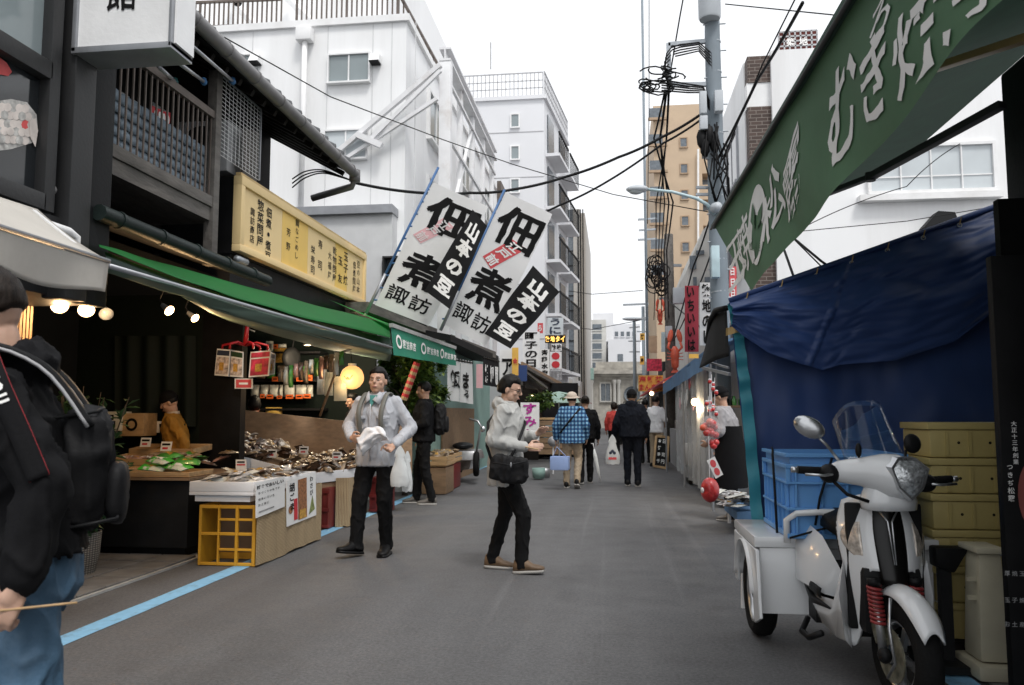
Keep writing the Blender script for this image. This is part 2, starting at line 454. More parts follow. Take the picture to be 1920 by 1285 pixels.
# ================================================================== dark shopfront at the left edge (fish picture in its window)
A = thing('shop_building', 'dark grey shopfront building with a fish picture window above the white awning', 'building', (-3.6, 4.2, 0))
MB().box(-5.5, -3.42, .6, 4.9, 2.02, 7).build('wall', 'charcoal', A)
MB().box(-3.46, -3.30, 4.42, 4.62, 2.0, 7).build('pillar', 'dark_frame', A, bevel=.01)
MB().box(-3.42, -3.34, 4.63, 4.88, 2.0, 7).build('corner_panel', 'charcoal', A, bevel=.01)
wf = MB()
for z0, z1 in ((2.50, 2.60), (3.30, 3.41), (4.5, 4.6)): wf.box(-3.418, -3.33, .6, 4.26, z0, z1)
wf.box(-3.418, -3.33, 4.24, 4.33, 2.5, 7); wf.box(-3.418, -3.345, 2.2, 2.28, 2.5, 7)
wf = wf.build('window_frame', 'dark_frame', A, bevel=.006)
MB().box(-3.415, -3.40, .6, 4.24, 3.41, 4.5).build('pane', 'glass_grey', wf)
fish_glass = MB().box(-3.415, -3.40, .6, 4.24, 2.6, 3.3).build('picture_pane', 'glass_dark', wf)
# painted carp: generic fish shapes of scales, flank and red patch
M('fish_scale', (.45, .44, .42), .7, var=.4, scale=25); M('fish_red', (.55, .07, .07), .6, var=.25, scale=12); M('fish_pale', (.62, .56, .52), .7, var=.2, scale=10); M('moss_glass', (.06, .07, .06), .2, var=.3, scale=3)
def blob(pts, mat, name, par, x):
    MB().prism([(x, p[0], p[1]) for p in pts], (.002, 0, 0)).build(name, mat, par)
def px_poly(pp, x): return [tuple(atx(a, b, x))[1:] for a, b in pp]
blob(px_poly([(-60, 205), (-20, 192), (20, 186), (50, 192), (68, 215), (70, 240), (60, 268), (20, 280), (-20, 285), (-60, 270)], -3.397), 'fish_scale', 'fish_print', wf, -3.397)
blob(px_poly([(-40, 100), (-5, 105), (12, 118), (22, 135), (15, 143), (0, 140), (-40, 130)], -3.393), 'fish_red', 'fish_print', wf, -3.393)
for i in range(7):
    for j in range(5):
        u, v = -8 + i * 11 + (j % 2) * 5, 200 + j * 15 + i * .8
        if 66 - abs(v - 232) * .35 > u: blob(px_poly([(u + 7.5 * cos(t * pi / 4), v + 8.5 * sin(t * pi / 4)) for t in range(8)], -3.394 + .001 * ((i + j) % 3)), 'fish_red' if (i * 3 + j * 5) % 11 == 3 and j > 1 else ('fish_pale' if (i + 2 * j) % 3 else 'fish_scale'), 'fish_print', wf, -3.394 + .001 * ((i + j) % 3))
blob(px_poly([(54, 228), (66, 222), (71, 245), (66, 276), (57, 258)], -3.388), 'fish_pale', 'fish_print', wf, -3.388)
MB().box(-4.0, -3.36, .6, 4.62, 2.36, 2.497).build('fascia', 'dark_frame', A, bevel=.006)
MB().tube([(-3.25, 1.4, 2.39), (-3.25, 4.35, 2.39), (-3.25, 4.42, 2.37), (-3.25, 4.42, 2.25)], .03, 8).build('awning_roller', 'white_paint', A, smooth=True)

# white lightbox sign
S = thing('lightbox_sign', 'white box sign with a black kanji hanging beside the wooden balcony', 'sign', at(235, 100, 4.45))
a0 = at(143, 98, 4.4); a1 = at(316, 92, 4.4)
x0, x1, zb = a0.x, a1.x, a0.z
MB().box(x0, x1, 4.41, 4.62, zb + .03, zb + .9).build('face_panel', 'white_paint', S)
fr = MB(); fr.box(x0 - .03, x0, 4.39, 4.64, zb, zb + .9); fr.box(x1, x1 + .02, 4.39, 4.64, zb, zb + .9); fr.box(x0 - .03, x1 + .02, 4.39, 4.64, zb - .01, zb + .03)
fr.build('frame', 'grey_metal', S, bevel=.004)
MB().box(x1 + .021, x1 + .035, 4.42, 4.63, zb + .03, zb + .9).build('side_panel', 'white_paint', S)
sf = planar((x0, 4.408, zb), (1, 0, 0), (0, 0, 1))
tb = MB(); put(tb, '館', at(228, 0, 4.41).x - x0, at(228, -16, 4.41).z - zb, .2, .25, sf, .015, .03, .2); tb.build('lettering', 'ink', S)

# ================================================================== wooden house with the balcony
H = thing('wooden_house', 'dark wooden house with slatted balcony and tiled eave above the green awning', 'building', (-4.4, 7, 0))
MB().box(-8, -4.42, 4.92, 9.7, 2.78, 5.2).build('upper_wall', 'soffit', H)
# roof: soffit, tile courses, ridge end
eX, eZ = -3.36, 4.40
MB().hexa([(eX, 4.95, eZ), (-7, 4.95, eZ + 1.9), (-7, 9.75, eZ + 1.9), (eX, 9.75, eZ), (eX, 4.95, eZ + .05), (-7, 4.95, eZ + 1.95), (-7, 9.75, eZ + 1.95), (eX, 9.75, eZ + .05)]).build('soffit', 'soffit', H)
rf = MB().hexa([(eX - .02, 4.9, eZ + .052), (-7, 4.9, eZ + 1.952), (-7, 9.8, eZ + 1.952), (eX - .02, 9.8, eZ + .052), (eX - .02, 4.9, eZ + .1), (-7, 4.9, eZ + 2.0), (-7, 9.8, eZ + 2.0), (eX - .02, 9.8, eZ + .1)]).build('roof', 'roof_tile', H)
for i in range(18):
    y = 5.05 + i * .27; MB().tube([(eX + .02, y, eZ + .11), (-4.6, y, eZ + .76)], .06, 8).build('roof_tile', 'roof_tile', rf, smooth=True)
for i in range(19):
    y = 4.98 + i * .26; MB().bar((eX - .05, y, eZ - .03), (-4.4, y, eZ + .52), .05, .06).build('rafter', 'dark_wood', H)
g = MB(); g.tube([(eX + .06, 4.95, eZ + .06), (eX + .06, 9.8, eZ + .0)], .065, 10)
for i in range(9): g.tube([(eX + .06, 5.2 + i * .55, eZ + .055 - i * .006), (eX + .06, 5.23 + i * .55, eZ + .055 - i * .006)], .072, 10)
g.build('gutter', 'gutter', H, smooth=True, flat_angle=R(40))
e1 = at(665, 335, 9.8); e2 = at(660, 350, 9.85); e3 = at(585, 372, 9.9)
MB().tube([e1 + V((0, 0, .06)), e1, e2, e3], .045, 8).build('downpipe', 'gutter', H, smooth=True)
MB().tube([e1 + V((0, 0, .11)), e1 + V((0, 0, -.04))], .075, 8).build('gutter_outlet', 'gutter', H, smooth=True)
# wall windows behind the balcony
for (pa, pb, z0, z1, mt) in ((165, 205, 3.25, 4.15, 'glass_pale'), (230, 262, 3.2, 4.2, 'white_paint'), (290, 322, 3.2, 4.3, 'glass_pale')):
    ya = atx(pa, 150, -4.38).y; yb = atx(pb, 150, -4.38).y
    MB().box(-4.41, -4.385, ya, yb, z0, z1).build('sliding_screen', mt, H)
    q = MB(); q.bar((-4.38, (ya + yb) / 2, z0), (-4.38, (ya + yb) / 2, z1), .02); q.bar((-4.38, ya, (z0 + z1) / 2), (-4.38, yb, (z0 + z1) / 2), .02); q.build('screen_bar', 'dark_wood', H)
bal = -3.6
fl = MB(); fl.box(-4.41, bal + .03, 4.7, 6.72, 3.02, 3.14); fl.build('balcony_floor', 'aged_wood', H)
MB().box(bal - .02, bal + .05, 4.7, 6.68, 3.142, 3.24).build('balcony_beam', 'aged_wood', H, bevel=.006)
MB().box(bal - .03, bal + .06, 6.62, 6.72, 2.62, 4.42).build('balcony_post', 'aged_wood', H, bevel=.006)
MB().box(bal - .03, bal + .06, 4.68, 4.76, 2.9, 4.42).build('balcony_post', 'aged_wood', H, bevel=.006)
MB().box(bal - .005, bal + .045, 4.76, 6.62, 3.96, 4.03).build('balcony_rail', 'rail_brown', H, bevel=.006)
for i in range(24):
    y = 4.80 + i * .078; MB().box(bal + .015, bal + .027, y, y + .014, 3.24, 3.96).build('baluster', 'rail_brown', H)
tile = None
for i in range(15):
    for j in range(5):
        y = 4.74 + i * .126; z = 3.24 + j * .088
        if tile is None:
            mb = MB(); mb.sheet(lambda u, v: (-.012 + .014 * (1 - v), u * .124, v * .095 + .012 * sin(u * pi)), 6, 1)
            tile = mb.build('balcony_tile', 'balcony_tile', H, smooth=True, solid=.006)
            base = tile.data
            for vv in base.vertices: vv.co += wloc(H)
            tile.location = V((bal - .02, y, z)) - wloc(H); continue
        c = tile.copy(); COL.objects.link(c); c.parent = H; c.location = V((bal - .02 + random.uniform(-.003, .003), y, z)) - wloc(H)
# small tiled canopy with dark gutter under the balcony
MB().hexa([(-4.41, 4.92, 2.86), (-3.36, 4.92, 2.56), (-3.36, 7.15, 2.56), (-4.41, 7.15, 2.86), (-4.41, 4.92, 2.92), (-3.36, 4.92, 2.61), (-3.36, 7.15, 2.61), (-4.41, 7.15, 2.92)]).build('canopy', 'soffit', H)
g = MB(); g.tube([(-3.30, 4.7, 2.60), (-3.30, 7.25, 2.57)], .055, 10)
for i in range(5): g.tube([(-3.30, 4.9 + i * .5, 2.598 - i * .004), (-3.30, 4.93 + i * .5, 2.598 - i * .004)], .062, 10)
g.build('canopy_gutter', 'gutter_green', H, smooth=True, flat_angle=R(40))
p = [atx(95, 355, -3.42), atx(150, 390, -3.42), atx(160, 395, -3.40), atx(150, 415, -3.40)]
MB().tube(p, .032, 8).build('drain_elbow', 'gutter', H, smooth=True)
# wire cage at the end of the balcony
K = thing('wire_cage', 'white wire mesh screen standing at the end of the balcony', 'mesh screen', (-3.55, 7.0, 3.65))
mb = MB()
c0, c1 = atx(404, 318, -3.55), atx(486, 322, -3.55); yy0, yy1 = c0.y, c1.y; zz0, zz1 = 3.66, atx(404, 132, -3.55).z
for i in range(13):
    y = yy0 + (yy1 - yy0) * i / 12; mb.bar((-3.55, y, zz0), (-3.55, y, zz1), .0035)
for i in range(20):
    z = zz0 + (zz1 - zz0) * i / 19; mb.bar((-3.55, yy0, z), (-3.55, yy1, z), .0035)
mb.build('wire_grid', 'white_paint', K)
fr = MB(); fr.bar((-3.55, yy0, zz0), (-3.55, yy0, zz1), .018); fr.bar((-3.55, yy1, zz0), (-3.55, yy1, zz1), .018); fr.bar((-3.55, yy0, zz1), (-3.55, yy1, zz1), .014); fr.build('frame', 'grey_metal', K)
# aluminium unit and board stored behind the cage
U = thing('air_conditioner', 'grey air conditioner unit behind the wire mesh screen', 'air conditioner', (-4.0, 7.6, 3.66))
MB().box(-4.3, -3.75, 7.25, 7.9, 3.68, 4.2).build('casing', 'grey_wall', U, bevel=.02)
MB().lathe([(.20, 0), (.2, .012), (.02, .02)], (-4.02, 7.24, 3.94), (0, -1, 0), 18).build('fan_grille', 'charcoal', U)
tag(MB().slab(atx(455, 330, -3.62), atx(480, 352, -3.62), atx(490, 250, -3.62), atx(458, 240, -3.62), (-.02, 0, 0)).build('leaning_board', 'aged_wood'), 'weathered plank leaning behind the mesh screen above the yellow sign', 'board')
# laundry poles with blue caps
M('blue_cap', (.05, .16, .35), .6); M('green_cap', (.04, .16, .16), .6)
for k, (p1, p2, cp) in enumerate((((336, 66), (436, 152), 'blue_cap'), ((330, 115), (382, 153), 'blue_cap'), ((300, 128), (328, 153), 'green_cap'))):
    a = at(*p1, 4.7); b = at(*p2, 6.7 if k == 0 else 6.4)
    L_ = thing('laundry_pole', ['long grey laundry pole with a blue end tie under the eave', 'shorter grey laundry pole with a blue end tie below the long one', 'laundry pole with a dark green end tie above the balcony rail'][k], 'pole', b, 'laundry poles above the balcony')
    MB().tube([a, b], .014, 8).build('pole', 'grey_metal', L_, smooth=True)
    MB().ellipsoid(b, (.03, .03, .035), fn=lambda d: 1 + .3 * noise.noise(d * 3)).build('end_tie', cp, L_, smooth=True)
# red and white cloth drying on the balcony
q = [atx(*c, -3.75) for c in ((283, 198), (318, 212), (316, 242), (284, 228))]
LC = thing('drying_cloth', 'red and white patterned cloth hung behind the balcony slats', 'cloth', q[3])
MB().sheet(lambda u, v: q[3].lerp(q[2], u).lerp(q[0].lerp(q[1], u), v) + V((.012 * sin(u * 15), 0, 0)), 12, 4).build('cloth', 'ink_red', LC, smooth=True)
mb = MB()
for i in range(4):
    c = q[3].lerp(q[2], .15 + i * .23).lerp(q[0].lerp(q[1], .15 + i * .23), .5); mb.ellipsoid(c + V((.015, 0, 0)), (.006, .022, .04))
mb.build('pattern', 'ink_white', LC)

# ================================================================== yellow shop sign
Y = thing('shop_sign', 'long yellow shop sign board with black vertical lettering above the awning', 'sign', (-3.6, 9.2, 2.87))
ya, yb, z0, z1 = 7.22, 11.2, 2.87, 3.62
MB().box(-4.4, -3.66, ya + .01, yb - .01, z0 - .02, z1 - .01).build('sign_box', 'black', Y)
def sign_strip(a, b, mt, nm='panel'): return MB().box(-3.659, -3.60, a, b, z0 + .07, z1 - .09).build(nm, mt, Y)
edges = [(7.32, 8.25, 'yellow_sign'), (8.25, 9.0, 'yellow_sign2'), (9.0, 9.95, 'yellow_sign'), (9.95, 10.42, 'yellow_sign2'), (10.42, 11.12, 'yellow_sign')]
for a, b, mt in edges: sign_strip(a, b - .004, mt)
fr = MB(); fr.box(-3.66, -3.57, ya, yb, z1 - .09, z1); fr.box(-3.66, -3.57, ya, yb, z0, z0 + .07); fr.box(-3.66, -3.572, ya, ya + .08, z0 + .07, z1 - .09); fr.box(-3.66, -3.572, yb - .08, yb, z0 + .07, z1 - .09)
fr.build('frame', 'yellow_sign', Y, bevel=.006)
MB().box(-3.64, -3.585, ya, yb, z1 + .001, z1 + .03).build('top_flashing', 'yellow_edge', Y)
MB().box(-4.3, -3.68, ya + .02, yb, z0 - .35, z0 - .022).build('lower_box', 'black', Y)
sf = planar((-3.60, 7.3, z0), (0, 1, 0), (0, 0, 1), .004)
for tx, cx, tp_, sz, gp_, bo, as_ in (('佃煮・煮豆', .60, .60, .105, 1.12, .012, 1.3), ('惣菜問屋', .40, .63, .118, 1.08, .012, 1.25), ('諏訪商店', .22, .50, .082, 1.12, .008, 1.2), ('鯛なごめし', 1.36, .66, .085, 1.12, .006, 1.2), ('芳野', 1.12, .50, .09, 1.8, .006, 1.2), ('寿司', 2.10, .58, .11, 2.4, .006, 1.3), ('栄寿司', 1.86, .46, .1, 1.25, .006, 1.3),
    ('乾物問屋', 2.62, .6, .105, 1.15, .006, 1.3), ('大福屋', 2.44, .5, .1, 1.3, .004, 1.2), ('玉子焼', 3.06, .62, .125, 1.3, .012, 1.4), ('玉友', 2.84, .52, .12, 2.0, .01, 1.4), ('豆の山本', 3.60, .60, .10, 1.2, .004, 1.3), ('佃煮問屋', 3.42, .56, .10, 1.15, .004, 1.2)):
    mb = MB(); column(mb, tx, cx, tp_, sz, sf, gp_, bo, asp=as_); mb.build('lettering', 'ink', Y)
MB().tube([(-3.62, 7.25, 2.80), (-3.62, 7.45, 2.80)], .035, 8).build('bracket', 'galv', Y, smooth=True)

# ================================================================== white building with the railing on its roof
W = thing('white_building', 'white concrete building with sliding windows and railed roof behind the yellow sign', 'building', (-6, 18, 0))
wx = -3.5; top = 8.12
MB().box(-14, wx, 13, 24, 0, top).build('wall', 'white_wall', W)
MB().box(-14, wx + .06, 12.94, 24.05, top - .02, top + .1).build('parapet', 'white_paint', W)
MB().box(-14, -3.6, 12.6, 12.99, 4.62, 4.76).build('ledge', 'grey_metal', W)
MB().box(-14, -3.62, 12.7, 12.995, 2.8, 4.619).build('lower_wall', 'shutter_wall', W)
p = at(617, 157, 12.98); window(W, (p.x, 12.99, p.z), (1, 0, 0), (0, 0, 1), at(692, 157, 13).x - p.x, at(617, 106, 12.98).z - p.z, .03)
p = at(610, 300, 12.98); window(W, (p.x, 12.99, p.z), (1, 0, 0), (0, 0, 1), at(687, 300, 13).x - p.x, at(610, 248, 12.98).z - p.z, .03, glass='glass_pale')
p = at(455, 128, 12.98); window(W, (p.x, 12.99, p.z), (1, 0, 0), (0, 0, 1), .18, .22, .02, panes=1)
p = at(718, 545, 12.6); window(W, (p.x, 12.69, p.z), (1, 0, 0), (0, 0, 1), .2, .55, .03, panes=1, glass='glass_dark', fm='dark_frame')
for q in ((702, 117), (477, 118)):
    p = at(*q, 12.9); MB().hexa([(p.x - .08, 12.8, p.z), (p.x + .1, 12.8, p.z), (p.x + .1, 12.99, p.z), (p.x - .08, 12.99, p.z), (p.x - .06, 12.86, p.z + .14), (p.x + .1, 12.86, p.z + .14), (p.x + .1, 12.99, p.z + .14), (p.x - .06, 12.99, p.z + .14)]).build('vent_hood', 'white_paint', W)
    MB().box(p.x - .07, p.x + .09, 12.81, 12.98, p.z - .025, p.z - .002).build('vent_slot', 'black', W)
p = at(572, 60, 12.9); MB().tube([(p.x, 12.9, top - .1), (p.x, 12.9, 4.8)], .05, 8).build('downpipe', 'white_paint', W, smooth=True)
MB().box(p.x - .14, p.x + .14, 12.8, 12.99, top - .32, top - .08).build('rain_hopper', 'white_paint', W, bevel=.02)
mb = MB()
for q in (470, 612, 697, 733, 778):
    x = at(q, 200, 12.985).x; mb.box(x - .006, x + .006, 12.992, 12.999, 4.8, top - .03)
mb.build('panel_joint', 'shutter_wall', W)
railing(W, at(400, 45, 13.1) * 1 - V((3, 0, 0)), V((at(527, 45, 13.1).x, 13.1, top + .1)), .5, 'rail_brown', .09)
railing(W, V((at(556, 45, 13.1).x, 13.1, top + .1)), V((at(745, 45, 13.1).x, 13.1, top + .1)), .5, 'rail_brown', .09)
railing(W, V((at(745, 45, 13.1).x, 13.16, top + .1)), V((-3.62, 17, top + .1)), .5, 'rail_brown', .3)
MB().box(-9, -4.35, 14.6, 22, top + .1, top + 3).build('penthouse', 'white_wall', W)
for q in (490, 605):
    a = at(q, 60, 13.6); MB().bar(a, a + V((-1.1, .8, 1.2)), .16, .1).build('stay', 'white_paint', W)
p = at(445, 5, 13.2); MB().ellipsoid(p, (.08, .08, .07)).build('roof_camera', 'black', W)
for i in range(3):
    y = 14.6 + i * 3.2
    for j in range(2): window(W, (wx + .01, y, 4.9 + j * 1.7), (0, 1, 0), (0, 0, 1), 1.3, .9, .05)
# steel sign frame standing off its street side
F = thing('sign_scaffold', 'tall white steel sign frame with diagonal braces above the banners', 'scaffold', (-3.0, 16, 2.7))
fx = -2.8; zt = 7.55; ys = [atx(q, 300, -2.8).y for q in (835, 862, 885, 905, 922)]; ye = ys[-1] + .2
for i, y in enumerate(ys): 
    w_ = .2 if i == 0 else .09
    MB().box(fx - w_ / 2, fx + w_ / 2, y - .09, y + .09, 2.5, zt - .22).build('post', 'white_steel', F, bevel=.008)
mb = MB(); mb.box(fx - .1, fx + .1, ys[0] - .1, ye, zt - .22, zt - .18); mb.box(fx - .1, fx + .1, ys[0] - .1, ye, zt - .02, zt + .02); mb.box(fx - .012, fx + .012, ys[0] - .1, ye, zt - .18, zt - .02); mb.build('top_beam', 'white_steel', F)
for z in (3.9, 5.0, 6.0, 7.0):
    MB().bar((fx + .05, ys[0], z), (fx + .05, ye, z), .05).build('cross_bar', 'white_steel', F)
b1 = at(826, 122, 12.75); b3 = at(695, 262, 12.8)
MB().bar(b1, at(628, 290, 12.9), .08).build('brace', 'white_steel', F); MB().bar(b1 + V((0, 0, -.1)), b3, .06).build('brace', 'white_steel', F); MB().bar(at(820, 185, 12.75), at(645, 300, 12.9), .06).build('brace', 'white_steel', F)
MB().bar(b3 + V((-.25, 0, .1)), b3 + V((.2, 0, -.12)), .1).build('brace_bracket', 'white_steel', F)
MB().bar((fx + .02, ys[0], 4.2), (fx + .02, ys[2], 7.2), .06).build('brace', 'white_steel', F)
MB().hexa([(fx + .02, 19.0, 5.6), (fx + .12, 19.0, 5.6), (fx + .12, 23.5, 5.6), (fx + .02, 23.5, 5.6), (fx + .02, 19.0, 7.0), (fx + .12, 19.0, 7.0), (fx + .12, 23.5, 7.0), (fx + .02, 23.5, 7.0)]).build('sign_back', 'rail_brown', F)

# ================================================================== tall white block with balconies
T = thing('apartment_block', 'tall white apartment block with balconies and a railed roof beyond the banners', 'building', (-4, 34, 0))
P0, P1 = V((-2.54, 30, 0)), V((-1.95, 35.6, 0)); tz = 13.5
MB().prism([(-12, 30, 0), P0, P1, (-12, 37, 0)], (0, 0, tz)).build('wall', 'white_wall_far', T)
MB().prism([(-12, 29.9, tz), P0 + V((.1, -.1, tz)), P1 + V((.1, 0, tz)), (-12, 37, tz)], (0, 0, .15)).build('parapet', 'white_wall_far', T)
for i, yy in enumerate((215, 275, 337)):
    p = at(959, yy + 24, 29.98); window(T, (p.x, 29.99, p.z), (1, 0, 0), (0, 0, 1), .28, .5, .05, panes=1, glass='glass_grey', depth=.05)
mb = MB()
for z in (4.1, 6.2, 8.3, 10.4, 12.2): mb.box(-12, -2.56, 29.985, 29.999, z, z + .03)
mb.build('floor_joint', 'grey_wall', T)
roof0 = V((-6.5, 30.1, tz + .15))
railing(T, (-7, 30.15, tz + .15), (-2.6, 30.15, tz + .15), 1.0, 'rail_grey', .16, .015, rows=(0, .3, .6)); 
rl = P0 + V((0, .1, tz + .15)); railing(T, rl, P1 + V((0, 0, tz + .15)), 1.0, 'rail_grey', .3, .02, rows=(0, .3, .6))
dn = (P1 - P0).normalized(); nx = V((dn.y, -dn.x, 0))
for k in range(5):
    z = 2.9 + k * 2.1
    for s0, s1 in ((.3, 2.6), (3.0, 5.4)):
        a = P0 + dn * s0; b = P0 + dn * s1
        MB().prism([a + V((0, 0, z)), a + nx * .55 + V((0, 0, z)), b + nx * .55 + V((0, 0, z)), b + V((0, 0, z))], (0, 0, .12)).build('balcony_slab', 'white_wall_far', T)
        f = MB()
        for i in range(9):
            q = a.lerp(b, i / 8) + nx * .53; f.bar(q + V((0, 0, z + .12)), q + V((0, 0, z + .95)), .03)
        f.bar(a + nx * .53 + V((0, 0, z + .95)), b + nx * .53 + V((0, 0, z + .95)), .06)
        f.build('balcony_railing', 'charcoal', T)
        MB().prism([a + dn * .3 + nx * .02 + V((0, 0, z + .12)), a + dn * 1.6 + nx * .02 + V((0, 0, z + .12)), a + dn * 1.6 + nx * .02 + V((0, 0, z + 1.8)), a + dn * .3 + nx * .02 + V((0, 0, z + 1.8))], nx * .03).build('balcony_door', 'far_glass', T)
MB().tube([at(920, 130, 31), at(920, 80, 31)], .03, 6).build('antenna', 'rail_grey', T)

# ================================================================== dark striped office tower
O = thing('office_tower', 'dark glass and beige striped office tower at the end of the street', 'building', (-3, 56, 0))
ax, bx_, cx_ = at(1057, 600, 55).x, at(1076, 600, 55).x, at(1098, 600, 55).x
zt = at(1075, 393, 55).z
MB().box(ax - 6, bx_, 55, 62, 0, zt).build('glass_wall', 'far_glass', O)
MB().box(bx_, cx_ - .35, 54.9, 62, 0, zt).build('clad_wall', 'beige_clad', O)
MB().box(cx_ - .35, cx_, 55.3, 70, 0, zt - .2).build('end_wall', 'beige_clad', O)
for i in range(3): MB().box(bx_ + .30 + i * .17, bx_ + .38 + i * .17, 54.83, 54.89, 0, zt - .05).build('dark_strip', 'black', O)
mb = MB()
for i in range(14): mb.box(ax - 6, bx_ - .002, 54.95, 54.999, 1 + i * 1.05, 1.08 + i * 1.05)
mb.build('floor_band', 'charcoal', O)

# ================================================================== far end: stone gatehouse and mid-rises
G = thing('stone_gatehouse', 'old grey stone gatehouse with cornice closing the far end of the street', 'building', (0, 72, 0))
gy = 70
def gp(px, py, y=gy): return at(px, py, y)
x0, x1 = gp(1104, 720).x, gp(1235, 720).x; z1 = gp(1150, 712).z
MB().box(x0, x1, gy, gy + 8, 0, z1).build('wall', 'stone', G)
c = MB(); zc = gp(1150, 712).z
for k, (o_, h) in enumerate(((.15, .25), (.4, .22), (.65, .3), (.35, .25))):
    c.box(x0 - o_, x1 + o_, gy - o_, gy + 8, zc, zc + h - .005); zc += h
c.build('cornice', 'stone', G)
MB().box(x0 + .6, x1 - .5, gy + .3, gy + 7, zc, zc + .55).build('attic', 'stone', G)
for q in (1109, 1152, 1160, 1228):
    p = gp(q, 740); MB().lathe([(.24, 0), (.24, .2), (.17, .3), (.15, z1 - .4), (.22, z1 - .25), (.24, z1 - .02)], (p.x, gy - .18, 0), n=12).build('column', 'pale_stone', G, smooth=True)
p = gp(1127, 752); window(G, (p.x, gy - .02, p.z), (1, 0, 0), (0, 0, 1), .8, 1.5, .12, panes=2, glass='far_glass', fm='pale_stone', depth=.1)
p = gp(1172, 755); MB().lathe([(0, 0), (.55, 0), (.62, .06), (.7, .1)], (p.x + .6, gy - .02, p.z + .7), (0, -1, 0), 20).build('round_window', 'far_glass', G)
mb = MB()
for i in range(14): mb.bar((x0 + 3 + i * .22, gy - .5, .3), (x0 + 3 + i * .22, gy - .5, 2.3), .07)
mb.bar((x0 + 3, gy - .5, 2.25), (x0 + 6, gy - .5, 2.25), .08); mb.build('gate_fence', 'charcoal', G)
p = gp(1098, 690, 66); MB().prism([gp(1093, 712, 66), gp(1113, 712, 66), gp(1113, 690, 66), gp(1096, 692, 66)], (0, 1, 0)).build('copper_bay', 'copper_green', G)

def far_block(name, label, pxa, pxb, ptop, y, mat, wins, wm='far_glass', depth=12):
    a, b = at(pxa, ptop, y), at(pxb, ptop, y)
    t_ = thing(name, label, 'building', ((a.x + b.x) / 2, y, 0))
    MB().box(a.x, b.x, y, y + depth, 0, a.z).build('wall', mat, t_)
    for (u0, v0, u1, v1) in wins:
        q0 = at(u0, v1, y - .05); q1 = at(u1, v0, y - .05)
        f = MB().box(q0.x, q1.x, y - .06, y - .01, q0.z, q1.z).build('window', wm, t_)
        MB().box(q0.x - .08, q1.x + .08, y - .12, y - .061, q0.z - .12, q0.z - .01).build('sill', mat, f)
    return t_
f1 = far_block('beige_midrise', 'beige mid-rise block with open stair balconies beyond the gatehouse', 1109, 1136, 600, 95, 'pale_stone', [(1111 + 0, 608 + i * 18, 1128, 619 + i * 18) for i in range(5)], 'far_glass')
MB().box(at(1112, 590, 97).x, at(1150, 590, 97).x, 97, 105, 10, at(1112, 588, 97).z).build('upper_block', 'white_wall_far', f1)
far_block('grey_midrise', 'grey mid-rise with blue windows between the beige block and the poles', 1136, 1150, 604, 98, 'grey_wall', [(1139, 612 + i * 14, 1144, 618 + i * 14) for i in range(3)])
far_block('white_office', 'white office block with a row of small windows above the gatehouse', 1150, 1200, 608, 104, 'white_wall_far', [(1153 + i * 11, 622, 1159 + i * 11, 631) for i in range(4)])
far_block('low_white_house', 'low white house wall with one window just over the gatehouse roof', 1140, 1185, 637, 88, 'white_wall_far', [(1158, 664, 1168, 678)])

# ================================================================== right side of the street: tan tower
N_ = thing('tan_apartment_tower', 'tan apartment tower with small dark windows behind the utility pole', 'building', (4, 46, 0))
ty = 45; xa, xb = at(1226, 300, ty).x, at(1316, 300, ty).x; zt = at(1270, 197, ty).z
MB().box(xa, xb, ty, ty + 12, 0, zt).build('wall', 'tan_wall', N_)
MB().box(xb, at(1345, 300, ty).x, ty + 1.2, ty + 10, 0, zt - .6).build('stair_wing', 'tan_wall', N_)
for i in range(8):
    z = at(1282, 268 + i * 49, ty).z; x = at(1282, 300, ty).x; window(N_, (x - .17, ty - .01, z - .25), (1, 0, 0), (0, 0, 1), .35, .5, .06, panes=1, glass='far_glass', fm='tan_dark', depth=.05)
for i in range(7):
    z = at(1330, 258 + i * 49, ty).z
    MB().box(xb + .02, at(1345, 300, ty).x, ty + .2, ty + 1.19, z - .5, z + .35).build('balcony', 'tan_wall', N_)
    MB().box(xb + .02, at(1345, 300, ty).x, ty + 1.1, ty + 1.195, z + .36, z + .9).build('balcony_recess', 'far_glass', N_)
    zz = at(1236, 212 + i * 49, ty).z; MB().box(xa - .25, xa + .5, ty - .12, ty - .01, zz - .35, zz + .25).build('window', 'far_glass', N_)
    MB().box(xa - .3, xa + .75, ty - .3, ty - .125, zz - .5, zz - .36).build('ledge', 'tan_dark', N_)
MB().tube([at(1309, 280, ty - .2), at(1309, 560, ty - .2)], .06, 6).build('downpipe', 'ink_white', N_)

# grey house beside the tan tower with slatted gable
Q = thing('grey_house', 'narrow grey plaster house with dark openings in front of the tan tower', 'building', (3, 26, 0))
q0, q1 = at(1292, 470, 25), at(1350, 380, 25)
MB().prism([(at(1288, 700, 25).x, 25, 0), (at(1352, 700, 25).x, 25, 0), (at(1352, 400, 25).x, 25, at(1352, 395, 25).z), (at(1318, 450, 25).x, 25, at(1318, 432, 25).z), (at(1288, 480, 25).x, 25, at(1288, 505, 25).z)], (0, 7, 0)).build('wall', 'pale_stone', Q)
for (u0, v0, u1, v1) in ((1293, 480, 1305, 505), (1305, 470, 1320, 478), (1300, 520, 1306, 545), (1322, 520, 1334, 560)):
    a, b = at(u0, v1, 24.95), at(u1, v0, 24.95); MB().box(a.x, b.x, 24.9, 24.99, a.z, b.z).build('window', 'far_glass', Q)

